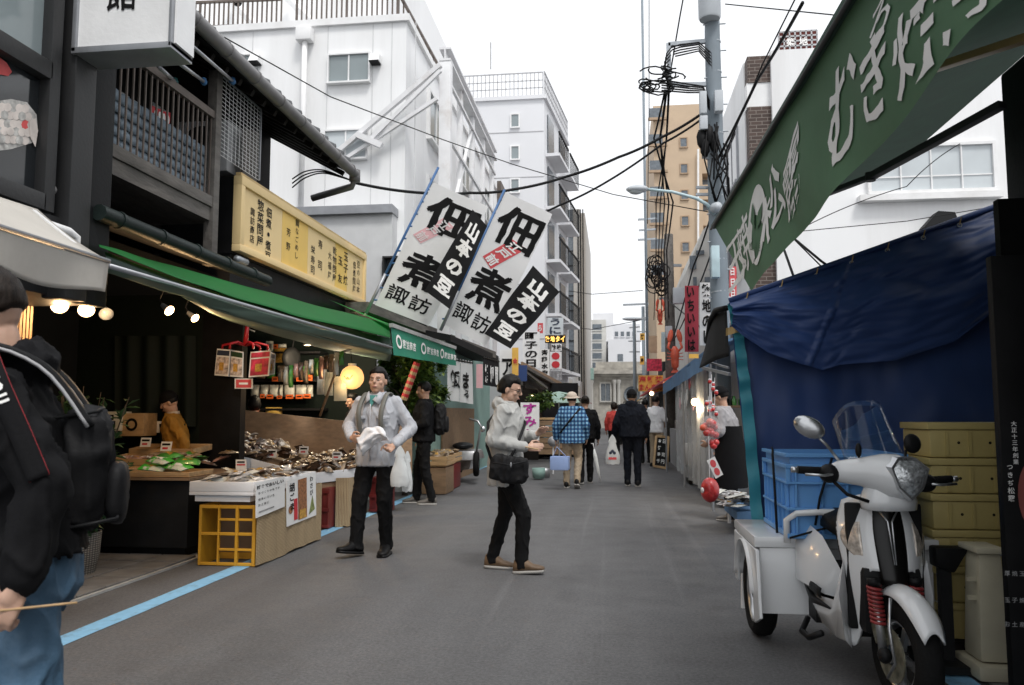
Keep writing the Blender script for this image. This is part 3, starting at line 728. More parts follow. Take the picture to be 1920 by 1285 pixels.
# brick and white corner building
B = thing('brick_building', 'white building with a brown brick corner pier and street-side windows', 'building', (5, 18, 0))
by = 16; cx0, cx1 = at(1406, 300, by).x, at(1449, 300, by).x; bz = at(1406, 106, by).z
MB().box(cx0, cx1, by, by + 6, 0, bz - 1.05).build('brick_pier', 'brick_brown', B)
MB().box(cx0 - .02, cx1, by + .02, by + 6, bz - 1.05, bz - .55).build('white_band', 'white_paint', B)
MB().box(cx0, cx1, by, by + 6, bz - .55, bz).build('brick_top', 'brick_brown', B)
MB().box(cx1, 12, by - .1, by + 9, 0, at(1460, 98, by).z).build('white_wall', 'white_wall', B)
sx = cx0 + .02
MB().hexa([(cx0 - .03, by + .3, 0), (cx0 - .001, by + .3, 0), (cx0 - .001, by + 5.5, 0), (cx0 - .03, by + 5.5, 0), (cx0 - .03, by + .3, bz), (cx0 - .001, by + .3, bz), (cx0 - .001, by + 5.5, bz), (cx0 - .03, by + 5.5, bz)]).build('street_wall', 'white_wall', B)
for k in range(3):
    for j in range(2): window(B, (cx0 - .03, by + 5.0 - j * 2.2, 2.2 + k * 2.05), (0, -1, 0), (0, 0, 1), 1.6, 1.1, .06, glass='glass_dark', fm='grey_metal', depth=.05)
p = at(1632, 362, by - .1); p2 = at(1857, 272, by - .1)
window(B, (p.x, by - .11, p.z), (1, 0, 0), (0, 0, 1), p2.x - p.x, p2.z - p.z, .06, panes=4, glass='glass_pale', fm='white_paint', depth=.08)
mb = MB(); mb.box(p.x - .25, p2.x + .1, by - .3, by - .101, p.z - .2, p.z - .08); mb.build('window_ledge', 'white_paint', B)
mb = MB(); mb.box(p.x, p2.x, by - .15, by - .14, p.z + .27, p.z + .295); mb.build('window_bar', 'white_paint', B)
mb = MB(); q = at(1722, 432, by - .1); mb.prism([q, at(1790, 432, by - .1), at(1778, 405, by - .1), at(1748, 403, by - .1)], (0, -.3, 0)); mb.build('canopy_vent', 'charcoal', B)
# red roof sign scaffold
RS = thing('roof_sign', 'dark red lattice sign frame on the roof of the white building', 'sign', at(1495, 98, by + 1))
a, b = at(1460, 98, by + 1), at(1531, 58, by + 1); mb = MB(); mb2 = MB()
mb.box(a.x, b.x, by + 1, by + 1.06, a.z - .1, b.z); mb.build('panel', 'brick_red', RS)
for i in range(8):
    x = a.x + (b.x - a.x) * i / 7; mb2.bar((x, by + .97, a.z - .1), (x, by + .97, b.z), .03)
for i in range(5):
    z = a.z + (b.z - a.z) * i / 4; mb2.bar((a.x, by + .97, z), (b.x, by + .97, z), .03)
mb2.build('lattice', 'grey_wall', RS)
mb = MB()
for i, ch in enumerate('築地'): put(mb, ch, .24 + i * .26, .18, .18, .18, planar((a.x, by + .94, a.z), (1, 0, 0), (0, 0, 1)), .02)
mb.build('lettering', 'ink_white', RS)
# ================================================================== left shops: shell
M('green_cloth', (.028, .25, .06), .55, var=.06, scale=3, translucent=.55, bump=.05, bscale=8); M('green_under', (.16, .235, .19), .7, var=.08, translucent=.25, bump=.05, bscale=8)
M('teal_cloth', (.03, .235, .16), .6, var=.08, translucent=.3, bump=.04, bscale=10); M('cream_cloth', (.62, .59, .54), .8, var=.06, scale=3, dirt=(.4, .37, .33, .5), translucent=.2, bump=.05, bscale=12)
M('wood_light', (.50, .33, .17), .6, var=.2, stretch=(1, 6, 6), scale=4, bump=.1); M('wood_mid', (.26, .17, .10), .65, var=.2, stretch=(1, 5, 5), scale=4, bump=.1)
M('cardboard', (.30, .19, .11), .75, var=.1); M('foam', (.74, .75, .77), .7, var=.03, dirt=(.5, .5, .5, .25)); M('crate_yellow', (.58, .29, .02), .5, var=.1, dirt=(.3, .18, .03, .5)); M('crate_red', (.16, .02, .018), .45, var=.2)
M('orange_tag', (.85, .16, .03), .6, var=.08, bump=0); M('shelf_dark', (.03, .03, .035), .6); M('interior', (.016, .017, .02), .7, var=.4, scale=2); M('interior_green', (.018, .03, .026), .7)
M('pack_white', (.68, .68, .62), .4, var=.12, scale=20, coat=.3); M('pack_green', (.08, .32, .06), .3, var=.3, scale=18, coat=.5); M('pack_brown', (.10, .06, .04), .4, var=.7, scale=30, coat=.25); M('pack_grey', (.26, .23, .21), .4, var=.6, scale=26, coat=.25)
M('pack_clear', (.45, .45, .45), .3, var=.55, scale=34, coat=.4); M('pack_beige', (.27, .2, .13), .4, var=.6, scale=24, coat=.2); M('pack_pinkish', (.5, .3, .26), .3, var=.4, scale=24, coat=.7); M('pack_bright', (.08, .5, .06), .3, var=.12, scale=9, coat=.4, dirt=(.62, .66, .6, 1.0), dscale=7, dlim=(.5, .56))
M('print_gold', (.5, .28, .05), .5, var=.4, scale=40); M('paper_white', (.76, .76, .75), .7, var=.03, bump=.02); M('red_plastic', (.45, .015, .02), .35, var=.1); M('magazine_red', (.5, .03, .07), .5, var=.6, scale=14); M('magazine_mix', (.5, .42, .38), .5, var=.8, scale=22)
M('plastic_bag', (.78, .80, .80), .3, var=.06, trans=0, translucent=.4, bump=.3, bscale=22); M('thin_bag', (.6, .63, .6), .25, var=.15, translucent=.4, bump=.3, bscale=30, alpha=.75)
M('lamp_glow', (1, .7, .4), .5, emit=(1.0, .62, .30), estr=9.0, bump=0); M('lantern_paper', (.85, .55, .25), .7, emit=(1.0, .50, .16), estr=.9, var=.15, scale=12); M('bulb_small', (1, .8, .5), .5, emit=(1, .72, .38), estr=6, bump=0)
M('leaf', (.07, .13, .03), .45, var=.4, scale=3, translucent=.3, bump=0); M('leaf_light', (.2, .28, .06), .45, var=.3, scale=3, translucent=.35, bump=0); M('bark', (.07, .055, .04), .85); M('leaf_dark', (.03, .075, .03), .4, var=.3, translucent=.2, bump=0)
def wicker(name, c1, c2, sc):
    m = bpy.data.materials.new(name); m.use_nodes = True; MAT[name] = m; t = m.node_tree; N = t.nodes; L = t.links; b = N['Principled BSDF']; b.inputs['Roughness'].default_value = .7
    tc = N.new('ShaderNodeTexCoord'); mp = N.new('ShaderNodeMapping'); mp.inputs['Rotation'].default_value = (0, 0, R(40)); L.new(tc.outputs['Object'], mp.inputs[0]); w1 = N.new('ShaderNodeTexWave'); w1.bands_direction = 'Z'; w1.inputs['Scale'].default_value = sc; w1.inputs['Distortion'].default_value = 1.2
    w2 = N.new('ShaderNodeTexWave'); w2.bands_direction = 'Y'; w2.inputs['Scale'].default_value = sc * .8; w2.inputs['Distortion'].default_value = 1.2; w3 = N.new('ShaderNodeTexWave'); w3.bands_direction = 'X'; w3.inputs['Scale'].default_value = sc * .8
    for w in (w1, w2, w3): L.new(mp.outputs[0], w.inputs[0])
    a = N.new('ShaderNodeMath'); a.operation = 'MULTIPLY'; L.new(w1.outputs['Fac'], a.inputs[0]); mx = N.new('ShaderNodeMath'); mx.operation = 'MAXIMUM'; L.new(w2.outputs['Fac'], mx.inputs[0]); mx.inputs[1].default_value = .25; L.new(mx.outputs[0], a.inputs[1])
    r = N.new('ShaderNodeValToRGB'); r.color_ramp.elements[0].color = c1 + (1,); r.color_ramp.elements[1].color = c2 + (1,); r.color_ramp.elements[0].position = .1; r.color_ramp.elements[1].position = .6; L.new(a.outputs[0], r.inputs[0]); L.new(r.outputs[0], b.inputs['Base Color'])
    bp = N.new('ShaderNodeBump'); bp.inputs['Strength'].default_value = .8; bp.inputs['Distance'].default_value = .006; L.new(a.outputs[0], bp.inputs['Height']); L.new(bp.outputs[0], b.inputs['Normal'])
wicker('rush_mat', (.22, .15, .08), (.62, .49, .30), 26); wicker('wicker_grey', (.05, .045, .04), (.24, .22, .19), 18)

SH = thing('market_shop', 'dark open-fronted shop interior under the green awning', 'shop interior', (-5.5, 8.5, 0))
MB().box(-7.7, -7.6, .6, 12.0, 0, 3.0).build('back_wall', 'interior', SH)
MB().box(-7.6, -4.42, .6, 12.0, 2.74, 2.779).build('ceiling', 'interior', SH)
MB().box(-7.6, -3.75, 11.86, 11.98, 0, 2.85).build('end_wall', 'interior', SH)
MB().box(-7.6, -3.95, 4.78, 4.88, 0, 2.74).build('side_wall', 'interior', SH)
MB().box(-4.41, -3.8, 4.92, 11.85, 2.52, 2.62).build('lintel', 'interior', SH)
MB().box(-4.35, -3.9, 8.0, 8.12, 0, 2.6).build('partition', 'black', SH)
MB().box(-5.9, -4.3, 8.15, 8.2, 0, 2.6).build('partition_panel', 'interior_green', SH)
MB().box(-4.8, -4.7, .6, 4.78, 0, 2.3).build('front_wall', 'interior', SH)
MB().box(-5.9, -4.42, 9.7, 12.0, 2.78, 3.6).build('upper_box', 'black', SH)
# plank cladding beside the white awning
for i in range(9):
    y = atx(8 + i * 6.5, 540, -3.9).y; MB().box(-3.96, -3.9, y, y + .021, 1.6, 2.3).build('wall_plank', 'wood_mid', SH)
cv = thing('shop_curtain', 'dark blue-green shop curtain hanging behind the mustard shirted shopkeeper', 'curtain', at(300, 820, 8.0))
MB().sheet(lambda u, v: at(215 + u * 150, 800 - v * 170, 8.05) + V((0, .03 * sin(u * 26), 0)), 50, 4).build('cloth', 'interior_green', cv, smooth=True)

# cream awning of the corner shop
AW = thing('cream_awning', 'off-white fabric awning with a scalloped drop at far left', 'awning', (-2.9, 3.6, 1.9))
f0, f1 = V((-2.62, 1.2, 2.12)), at(204, 492, 4.25); b0, b1 = V((-3.28, 1.2, 2.40)), V((-3.28, 4.25, 2.36))
f1 = at(204, 490, 4.05); b1 = V((-3.22, 4.05, at(10, 395, 4.05).z))
MB().sheet(lambda u, v: b0.lerp(b1, u).lerp(f0.lerp(f1, u), v) + V((0, 0, -.02 * sin(v * pi))), 20, 8).build('top_cloth', 'cream_cloth', AW, smooth=True, solid=.004)
dz = at(195, 490, 4.05).z - at(195, 552, 4.05).z
MB().sheet(lambda u, v: f0.lerp(f1, u) + V((-.03 * v + .018 * sin(u * 21) * v, 0, -.005 - dz * v - .02 * v * sin(u * 17))), 60, 8).build('drop_cloth', 'cream_cloth', AW, smooth=True, solid=.003)
MB().tube([f0, f1], .014, 8).build('front_bar', 'grey_metal', AW, smooth=True)
MB().bar(b1 + V((.02, -.06, -.03)), f1 + V((-.02, -.06, -.03)), .03).build('arm', 'white_paint', AW)

# green awning over the shops
GA = thing('green_awning', 'long bright green awning with rolled grey-green lower flap over the food stall', 'awning', (-2.9, 7.4, 2.2))
def lerp_px(pl, t):
    n = len(pl) - 1; k = min(int(t * n), n - 1); f = t * n - k; return (pl[k][0] + (pl[k + 1][0] - pl[k][0]) * f, pl[k][1] + (pl[k + 1][1] - pl[k][1]) * f)
def strip(top, bot, xt, xb, n=48, m=6, sag=0.0, wav=0.0):
    def fn(u, v):
        a = atx(*lerp_px(top, u), xt[0] + (xt[1] - xt[0]) * u); b = atx(*lerp_px(bot, u), xb[0] + (xb[1] - xb[0]) * u)
        return a.lerp(b, v) + V((wav * sin(u * 31 + v * 2), 0, -sag * sin(v * pi) + wav * .6 * sin(u * 23)))
    return MB().sheet(fn, n, m)
strip([(185, 459), (360, 509), (545, 560), (730, 608)], [(185, 463), (360, 532), (545, 590), (731, 633)], (-3.3, -3.0), (-3.12, -2.62), wav=.006).build('main_cloth', 'green_cloth', GA, smooth=True, solid=.003)
strip([(200, 497), (340, 541), (540, 600), (734, 650)], [(200, 512), (340, 556), (440, 592), (734, 664)], (-2.86, -2.58), (-3.0, -2.66), wav=.008).build('lower_flap', 'green_under', GA, smooth=True, solid=.003)
strip([(340, 556), (440, 592), (590, 630), (734, 664)], [(400, 590), (440, 606), (590, 650), (730, 678)], (-3.0, -2.66), (-3.7, -3.4), wav=.005).build('under_cloth', 'green_under', GA, smooth=True, solid=.003)
strip([(196, 472), (360, 534), (545, 592), (731, 635)], [(202, 496), (340, 540), (540, 598), (734, 648)], (-3.2, -2.8), (-2.95, -2.7)).build('inner_cloth', 'gutter_green', GA, smooth=True)
MB().tube([atx(205, 499, -2.85), atx(734, 652, -2.58)], .016, 8).build('front_bar', 'grey_metal', GA, smooth=True)
for q, e in (((440, 606), (478, 622)), ((548, 622), (600, 640)), ((640, 660), (700, 640))):
    MB().tube([at(*q, 9.0), at(*e, 9.2)], .01, 6).build('stay', 'grey_metal', GA, smooth=True)
# lettered teal valance
TV = thing('lettered_valance', 'teal green awning valance with white shop lettering above the grey shirted man', 'awning', at(795, 650, 11))
c = [at(733, 613, 9.7), at(853, 655, 12.6), at(853, 686, 12.6), at(738, 666, 9.7)]
def tv(x, y): return c[3].lerp(c[2], x).lerp(c[0].lerp(c[1], x), y) + V((.02 * sin(x * 14) * (1 - y), 0, 0))
MB().sheet(tv, 30, 5).build('cloth', 'teal_cloth', TV, smooth=True)
wall_x = [V((-3.6, 9.7, 2.75)), V((-3.6, 12.6, 2.75))]
MB().sheet(lambda u, v: c[0].lerp(c[1], u).lerp(wall_x[0].lerp(wall_x[1], u), v), 12, 4).build('top_cloth', 'green_cloth', TV, smooth=True)
MB().bar(c[0] + V((0, 0, .02)), c[1] + V((0, 0, .02)), .05).build('front_bar', 'cement', TV)
ns = lambda x, y: tv(x, y) + V((.012, -.004, 0))
for k, x in enumerate((.10, .46, .78)):
    mb = MB(); mb.add([ns(x + .035 * cos(a * pi / 8) - .03, .52 + .26 * sin(a * pi / 8)) for a in range(16)] + [ns(x + .022 * cos(a * pi / 8) - .03, .52 + .16 * sin(a * pi / 8)) for a in range(16)], [(i, (i + 1) % 16, 16 + (i + 1) % 16, 16 + i) for i in range(16)])
    for i, ch in enumerate('諏訪商店'): put(mb, ch, x + .04 + i * .052, .48, .048, .36, ns, .02)
    mb.build('lettering', 'ink_white', TV)
# dark fascia of the next roof under the banners
tag(MB().hexa([at(690, 585, 10.6) + V((-.6, 0, 0)), at(690, 585, 10.6), at(930, 672, 17.0), at(930, 672, 17.0) + V((-.6, 0, 0)), at(690, 566, 10.6) + V((-.6, 0, 0)), at(690, 566, 10.6), at(930, 660, 17.0), at(930, 660, 17.0) + V((-.6, 0, 0))]).build('roof_fascia', 'aged_wood'), 'brown wooden eave board running under the two banners', 'eave')

# reflector lamps
for k, (q, lit, r_) in enumerate((((112, 574), 1, .055), ((162, 582), 1, .055), ((199, 589), 0, .05), ((318, 583), 1, .045), ((366, 597), 1, .04))):
    p = atx(*q, -3.72); 
    tl = thing('reflector_lamp', ['glowing reflector lamp under the cream awning, nearest its edge', 'second glowing reflector lamp, just beside the cream awning corner', 'unlit reflector lamp beside the two glowing ones', 'glowing reflector lamp under the middle of the green awning', 'small glowing reflector lamp near the black shop partition'][k], 'lamp', p, 'reflector lamps in the dark shop')
    d = V((.5, -.55, -.45)).normalized() if k < 3 else V((.75, -.2, -.5)).normalized()
    MB().lathe([(.018, -.1), (.024, -.06), (r_ * .6, -.035), (r_, 0)], p, d, 18).build('reflector', 'grey_metal', tl, smooth=True)
    MB().lathe([(r_ * .97, -.004), (r_ * .7, .012), (0.001, .02)], p, d, 18).build('bulb_face', 'lamp_glow' if lit else 'glass_pale', tl, smooth=True)
    MB().tube([p - d * .1, p - d * .14 + V((0, 0, .03)), (p.x - .03, p.y + .05, 2.5)], .007, 6).build('cord', 'cable', tl)
    if lit:
        ld = bpy.data.lights.new('bulb_light', 'POINT'); ld.energy = 10; ld.color = (1, .62, .3); ld.shadow_soft_size = .04; lo = bpy.data.objects.new('bulb_light', ld); COL.objects.link(lo); lo.parent = tl; lo.location = d * .08

# plant in a wicker basket
PB = thing('potted_plant', 'leafy green plant in a grey wicker basket behind the man in black', 'plant', (-4.25, 5.95, 0))
MB().lathe([(.15, .03), (.18, .18), (.19, .36), (.175, .36), (.165, .1), (.001, .08)], (-4.25, 5.95, 0), n=24).build('basket', 'wicker_grey', PB, smooth=True)
mb = MB(); mb2 = MB()
for i in range(40):
    a = random.uniform(0, 2 * pi); l = random.uniform(.5, 1.25); lean = random.uniform(.05, .32)
    base = V((-4.25 + .06 * cos(a), 5.95 + .06 * sin(a), .3)); tip = base + V((cos(a) * lean + .12, sin(a) * lean - .05, l))
    mb2.tube([base, base.lerp(tip, .5) + V((0, 0, .05)), tip], [.008, .006, .003], 5)
    for j in range(26):
        t_ = random.uniform(.12, 1); p = base.lerp(tip, t_); dd = V((random.uniform(-1, 1) + .3, random.uniform(-1, 1) - .3, random.uniform(-.6, .7))).normalized(); s = random.uniform(.07, .16)
        w = dd.cross(V((0, 0, 1))).normalized() * s * .22; up = V((0, 0, -s * .12))
        mb.add([p, p + dd * s * .5 + w - up * .4, p + dd * s + up, p + dd * s * .5 - w - up * .4], [(0, 1, 2, 3)])
mb.build('foliage', 'leaf_dark', PB); mb2.build('stem', 'bark', PB)

# black counter with timber trays
CT = thing('black_counter', 'low black sheet-fronted counter carrying pale timber trays', 'counter', (-4.25, 7.0, 0))
MB().box(-4.95, -3.78, 6.8, 7.9, .1, .70).build('front', 'charcoal', CT, bevel=.01); MB().box(-4.9, -3.83, 6.86, 7.8, .02, .099).build('plinth', 'black', CT)
MB().box(-5.0, -3.74, 6.74, 7.95, .702, .725).build('top', 'wood_mid', CT)
gtr = 'wooden trays on the black counter'
def tray(x0, x1, y0, y1, z0, h, mat, label, tilt=0.0):
    t_ = thing('wooden_tray', label, 'tray', ((x0 + x1) / 2, (y0 + y1) / 2, z0), gtr)
    def pt(x, y, z): return (x, y, z + (y - y0) * tilt)
    def bx(a, b, c_, d, e, f): MB().hexa([pt(a, c_, e), pt(b, c_, e), pt(b, d, e), pt(a, d, e), pt(a, c_, f), pt(b, c_, f), pt(b, d, f), pt(a, d, f)]).build('board', mat, t_, bevel=.003, seg=1)
    bx(x0, x1, y0, y1, z0, z0 + .012); bx(x0, x1, y0, y0 + .015, z0 + .013, z0 + h); bx(x0, x1, y1 - .015, y1, z0 + .013, z0 + h); bx(x0, x0 + .015, y0 + .016, y1 - .016, z0 + .013, z0 + h); bx(x1 - .015, x1, y0 + .016, y1 - .016, z0 + .013, z0 + h)
    return t_
tray(-4.72, -4.36, 6.76, 7.2, .73, .07, 'wood_light', 'orange-tinted timber tray lid lying on the counter corner')
tray(-4.34, -3.76, 6.76, 7.2, .73, .045, 'wood_light', 'shallow timber tray holding the bright green packets')
tray(-4.9, -4.3, 7.24, 7.6, .80, .06, 'wood_light', 'long timber tray behind the tray lid', .10)
tray(-4.9, -4.2, 7.62, 8.0, .88, .06, 'wood_light', 'upper timber tray of dark fish in the shop', .10)
def carton(p0, p1, y, d, mat, label, mark=None):
    a, b = at(*p0, y), at(*p1, y); o = thing('carton', label, 'carton', ((a.x + b.x) / 2, y, min(a.z, b.z)))
    MB().box(a.x, b.x, y, y + d, b.z, a.z).build('box', mat, o, bevel=.004)
    if mark:
        mb = MB(); cx, cz = (a.x + b.x) / 2, (a.z + b.z) / 2; r_ = (a.z - b.z) * .28
        if mark == 'ring': mb.add([(cx + r_ * cos(k * pi / 8), y - .004, cz + r_ * sin(k * pi / 8)) for k in range(16)] + [(cx + r_ * .6 * cos(k * pi / 8), y - .004, cz + r_ * .6 * sin(k * pi / 8)) for k in range(16)], [(i, (i + 1) % 16, 16 + (i + 1) % 16, 16 + i) for i in range(16)])
        else: put(mb, mark, cx, cz, r_ * 2.4, r_ * 2.4, planar((0, y, 0), (1, 0, 0), (0, 0, 1)), .02)
        mb.build('mark', 'ink', o)
carton((226, 775), (268, 818), 7.75, .25, 'wood_light', 'open brown carton with a ring mark behind the timber trays', 'ring')
carton((188, 772), (224, 808), 7.7, .2, 'pack_white', 'pale carton with dark print beside the ring-marked carton', '品')
carton((286, 790), (318, 812), 8.0, .2, 'foam', 'white foam box in front of the shop curtain')

def poster(corners, label, draw, mat='paper_white', cat='poster', thick=.004):
    c = [V(p) for p in corners]      # lower-left, lower-right, upper-right, upper-left
    t_ = thing('printed_sheet', label, cat, (c[0] + c[1]) / 2); n = (c[1] - c[0]).cross(c[3] - c[0]).normalized()
    MB().slab(*c, -n * thick).build('sheet', mat, t_)
    sf = lambda x, y: c[0].lerp(c[1], x).lerp(c[3].lerp(c[2], x), y) + n * .003
    draw(t_, sf); return t_
def rect(sf, x0, x1, y0, y1, n=1):
    mb = MB(); mb.sheet(lambda u, v: sf(x0 + (x1 - x0) * u, y0 + (y1 - y0) * v), n, n); return mb
# ------------------------------------------------------------------ packets
def pack_mesh(sx, sy, sz, seed, nm, mat):
    rnd = V((seed * 3.1, seed * 1.7, seed)); mb = MB()
    def fn(u, v):
        x = (u - .5) * 2; y = (v - .5) * 2; e = max(0, 1 - x ** 4) * max(0, 1 - y ** 4)
        return V((x * sx, y * sy, sz * e ** .6 * (1 + .7 * noise.noise(V((x * 2, y * 2, 0)) + rnd)) + .25 * sz * noise.noise(V((x * 6, y * 6, 3)) + rnd)))
    mb.sheet(fn, 7, 7); mb.sheet(lambda u, v: V(((u - .5) * 2 * sx, (v - .5) * 2 * sy, -.2 * sz)), 1, 1); mb.mi = 1; f2 = fn; mb.sheet(lambda u, v: f2(.3 + .4 * u, .25 + .35 * v) + V((0, 0, .002)), 4, 4)
    o = mb.build(nm, [mat, 'paper_white' if seed % 2 else 'print_gold'], None, smooth=True); return o
_packs = {}
def pack(kind, p, rz, rx, label, group, size=(.07, .1, .018), ry=0.0):
    key = (kind, size); 
    if key not in _packs: _packs[key] = [pack_mesh(*size, 1 + len(_packs), 'food_packet', kind)]
    L_ = _packs[key]; src = L_[random.randrange(len(L_))]
    if src.get('label') and len(L_) < 3: src = pack_mesh(*size, 1 + len(_packs) * 5 + len(L_), 'food_packet', kind); L_.append(src)
    o = src if not src.get('label') else src.copy()
    if o is not src: COL.objects.link(o)
    o.location = p; o.rotation_euler = (rx, ry, rz); tag(o, label, 'packet', group)
    return o
for k, q in enumerate(((300, 868, 6.9), (335, 880, 6.85), (285, 882, 6.85), (320, 858, 7.05), (352, 870, 7.0))):
    pack('pack_bright' if k < 3 else 'pack_green', at(*q) + V((0, 0, .01)), random.uniform(-.5, .5), .15, 'bright green food packet in the shallow timber tray', 'green packets on the counter', (.11, .075, .03), .1)
for k in range(9):
    pack('pack_pinkish', V((-4.8 + k * .065, 7.40 + .04 * (k % 2), .85)), random.uniform(-1, 1), .2, 'dark pink packet in the long timber trays', 'pink packets in timber trays', (.05, .08, .02))

for k in range(26): pack(['pack_pinkish', 'pack_beige', 'pack_green', 'pack_brown'][k % 4], V((random.uniform(-4.85, -3.85), random.uniform(7.2, 7.9), .80 + .10 * random.random())), random.uniform(-3, 3), random.uniform(-.3, .4), 'mixed food packet heaped behind the green packets on the counter', 'mixed packets on the black counter', (.06, .09, .022))
for k, q in enumerate(((300, 846, 7.25), (262, 838, 7.5), (402, 838, 8.3), (500, 858, 8.5), (560, 852, 8.9), (622, 862, 9.0))):
    c = at(*q); poster([c, c + V((.11, 0, 0)), c + V((.11, .02, .09)), c + V((0, .02, .09))], 'white price card standing ' + ['behind the green packets', 'in the long timber tray', 'beside the shopkeeper foam box', 'at the middle of the dried food table', 'among the dried food bags', 'at the street end of the dried food table'][k], lambda t_, sf: (rect(sf, .12, .88, .6, .8).build('writing', 'ink', t_), rect(sf, .2, .7, .2, .4).build('price', 'ink_red', t_)), cat='price card')

# yellow crate, foam tray and rush mats of the near display
YC = thing('yellow_crate', 'yellow plastic crate standing on its side under the white foam tray', 'crate', (-3.28, 6.65, 0))
x0, x1, y0, z1 = at(370, 1060, 6.56).x, at(477, 1060, 6.56).x, 6.56, .515
mb = MB(); w = x1 - x0
for a, b in ((0, .045), (.33, .36), (.64, .69), (.94, 1.0)): mb.box(x0 + w * a, x0 + w * b, y0, y0 + .03, 0.005, z1)
for a, b in ((0, .06), (.24, .29), (.49, .55), (.73, .78), (.93, 1.0)):
    for s0, s1 in ((.0451, .3299), (.3601, .6399), (.6901, .9399)):
        if s0 < .1 and 0.2 < a < .8 and a != .49: continue
        mb.box(x0 + w * s0, x0 + w * s1, y0 + .003, y0 + .027, z1 * a + .006, z1 * b)
mb.build('grid_face', 'crate_yellow', YC, bevel=.003, seg=1)
MB().box(x0, x0 + .02, y0 + .031, y0 + .33, .005, z1).build('side', 'crate_yellow', YC); MB().box(x1 - .02, x1, y0 + .031, y0 + .33, .005, z1).build('side', 'crate_yellow', YC); MB().box(x0 + .021, x1 - .021, y0 + .331, y0 + .35, .005, .06).build('base', 'crate_yellow', YC)
def foam_tray(x0, x1, y0, y1, z0, h, label):
    t_ = thing('foam_tray', label, 'tray', ((x0 + x1) / 2, (y0 + y1) / 2, z0)); mb = MB()
    mb.box(x0, x1, y0, y1, z0, z0 + .03); mb.build('base', 'foam', t_, bevel=.005)
    for a in ((x0, x1, y0, y0 + .025), (x0, x1, y1 - .025, y1), (x0, x0 + .025, y0 + .026, y1 - .026), (x1 - .025, x1, y0 + .026, y1 - .026)): MB().box(*a, z0 + .031, z0 + h).build('rim', 'foam', t_, bevel=.006)
    return t_
foam_tray(-3.62, -3.04, 6.52, 7.05, .60, .115, 'white foam tray of wrapped goods above the yellow crate')
foam_tray(-3.62, -3.04, 7.07, 7.95, .60, .105, 'white foam tray behind the crate, beside the printed price sheets')
tag(MB().box(-3.58, -3.08, 6.545, 6.9, .545, .595).build('foam_sheet', 'foam', bevel=.005), 'thin white foam sheet between the yellow crate and its tray', 'foam sheet')
def mat_drape(pts, z0, z1, label, jag=.02):
    mb = MB(); n = len(pts) - 1
    def fn(u, v):
        k = min(int(u * n), n - 1); p = V(pts[k]).lerp(V(pts[k + 1]), u * n - k)
        return V((p.x + .004 * sin(u * 60), p.y, z0 + (z1 - z0) * v + (1 - v) * jag * noise.noise(V((u * 6, 0, z1)))))
    mb.sheet(fn, 40, 10); return tag(mb.build('rush_mat', 'rush_mat', solid=.008), label, 'mat')
mat_drape([(-3.005, 6.53), (-3.0, 7.3), (-3.0, 8.02), (-3.05, 8.05)], .02, .58, 'woven rush mat hung along the side of the near display')
mat_drape([(-3.16, 8.9), (-3.02, 8.95), (-2.97, 9.4)], .01, .56, 'woven rush mat wrapped round the farther display corner')
MB_ = MB().box(-3.6, -3.05, 7.0, 8.0, .02, .59); tag(MB_.build('display_stand', 'cardboard'), 'brown cardboard stand under the second foam tray', 'stand')
for i in range(46):
    x = random.uniform(-3.57, -3.1); y = random.uniform(6.58, 7.0) if i < 22 else random.uniform(7.12, 7.9)
    zt_ = .67 + .045 * random.random() + (.06 if abs(x + 3.33) < .14 else 0)
    pack(random.choice(['pack_clear', 'pack_grey', 'pack_clear', 'pack_white'] if i < 22 else ['pack_grey', 'pack_brown', 'pack_beige', 'pack_clear']), V((x, y, zt_)), random.uniform(-3, 3), random.uniform(-.35, .35), 'clear wrapped food packet heaped in the near foam trays', 'wrapped packets on the near display', (.055, .085, .016), random.uniform(-.3, .3))
# printed sheets hung on the mat
M('print_food', (.28, .12, .05), .5, var=.6, scale=40); M('print_green', (.2, .24, .08), .5, var=.5, scale=30)
def sheet1(t_, sf):
    mb = MB()
    for i, ch in enumerate('試食でおいしい'): put(mb, ch, .08 + i * .135, .86, .12, .11, sf, .03)
    for k, (ln, y) in enumerate((('手づくりの味です', .68), ('佃煮いろいろ', .50), ('お土産に', .34))):
        for i, ch in enumerate(ln): put(mb, ch, .10 + i * .095, y, .07, .07, sf, .01)
    mb.build('lettering', 'ink', t_); rect(sf, .08, .6, .12, .16).build('rule', 'ink_grey', t_)
def pxq(y, *pts): return [atx(a, b, -2.985) for a, b in pts]
poster(pxq(0, (480, 972), (534, 950), (534, 893), (480, 906)), 'white price sheet with black writing on the rush mat', sheet1)
def sheet2(t_, sf):
    rect(sf, .36, .66, .05, .95).build('photo_strip', 'print_food', t_)
    mb = MB(); column(mb, '胡ごま', .17, .92, .2, sf, 1.05, .03, asp=.9, ); column(mb, 'わさび', .83, .96, .15, sf, 1.05, .02, asp=.9); mb.build('lettering', 'ink', t_)
    rect(sf, .22, .34, .08, .55).build('red_banner', 'ink_red', t_)
    q = lambda x, y: sf(x, y) + V((.003, 0, 0)); rect(q, .40, .62, .06, .26).build('photo', 'print_gold', t_)
    mb = MB(); mb.add([sf(.12 + .07 * cos(a * pi / 8), .34 + .09 * sin(a * pi / 8)) for a in range(16)], [list(range(16))]); mb.build('round_photo', 'print_food', t_)
    mb = MB(); mb.add([sf(.72, .08), sf(.94, .16), sf(.86, .5)], [(0, 1, 2)]); mb.build('leaf_photo', 'print_green', t_)
poster(pxq(0, (538, 988), (593, 966), (592, 886), (537, 902)), 'food photo poster with a red strip on the rush mat', sheet2)
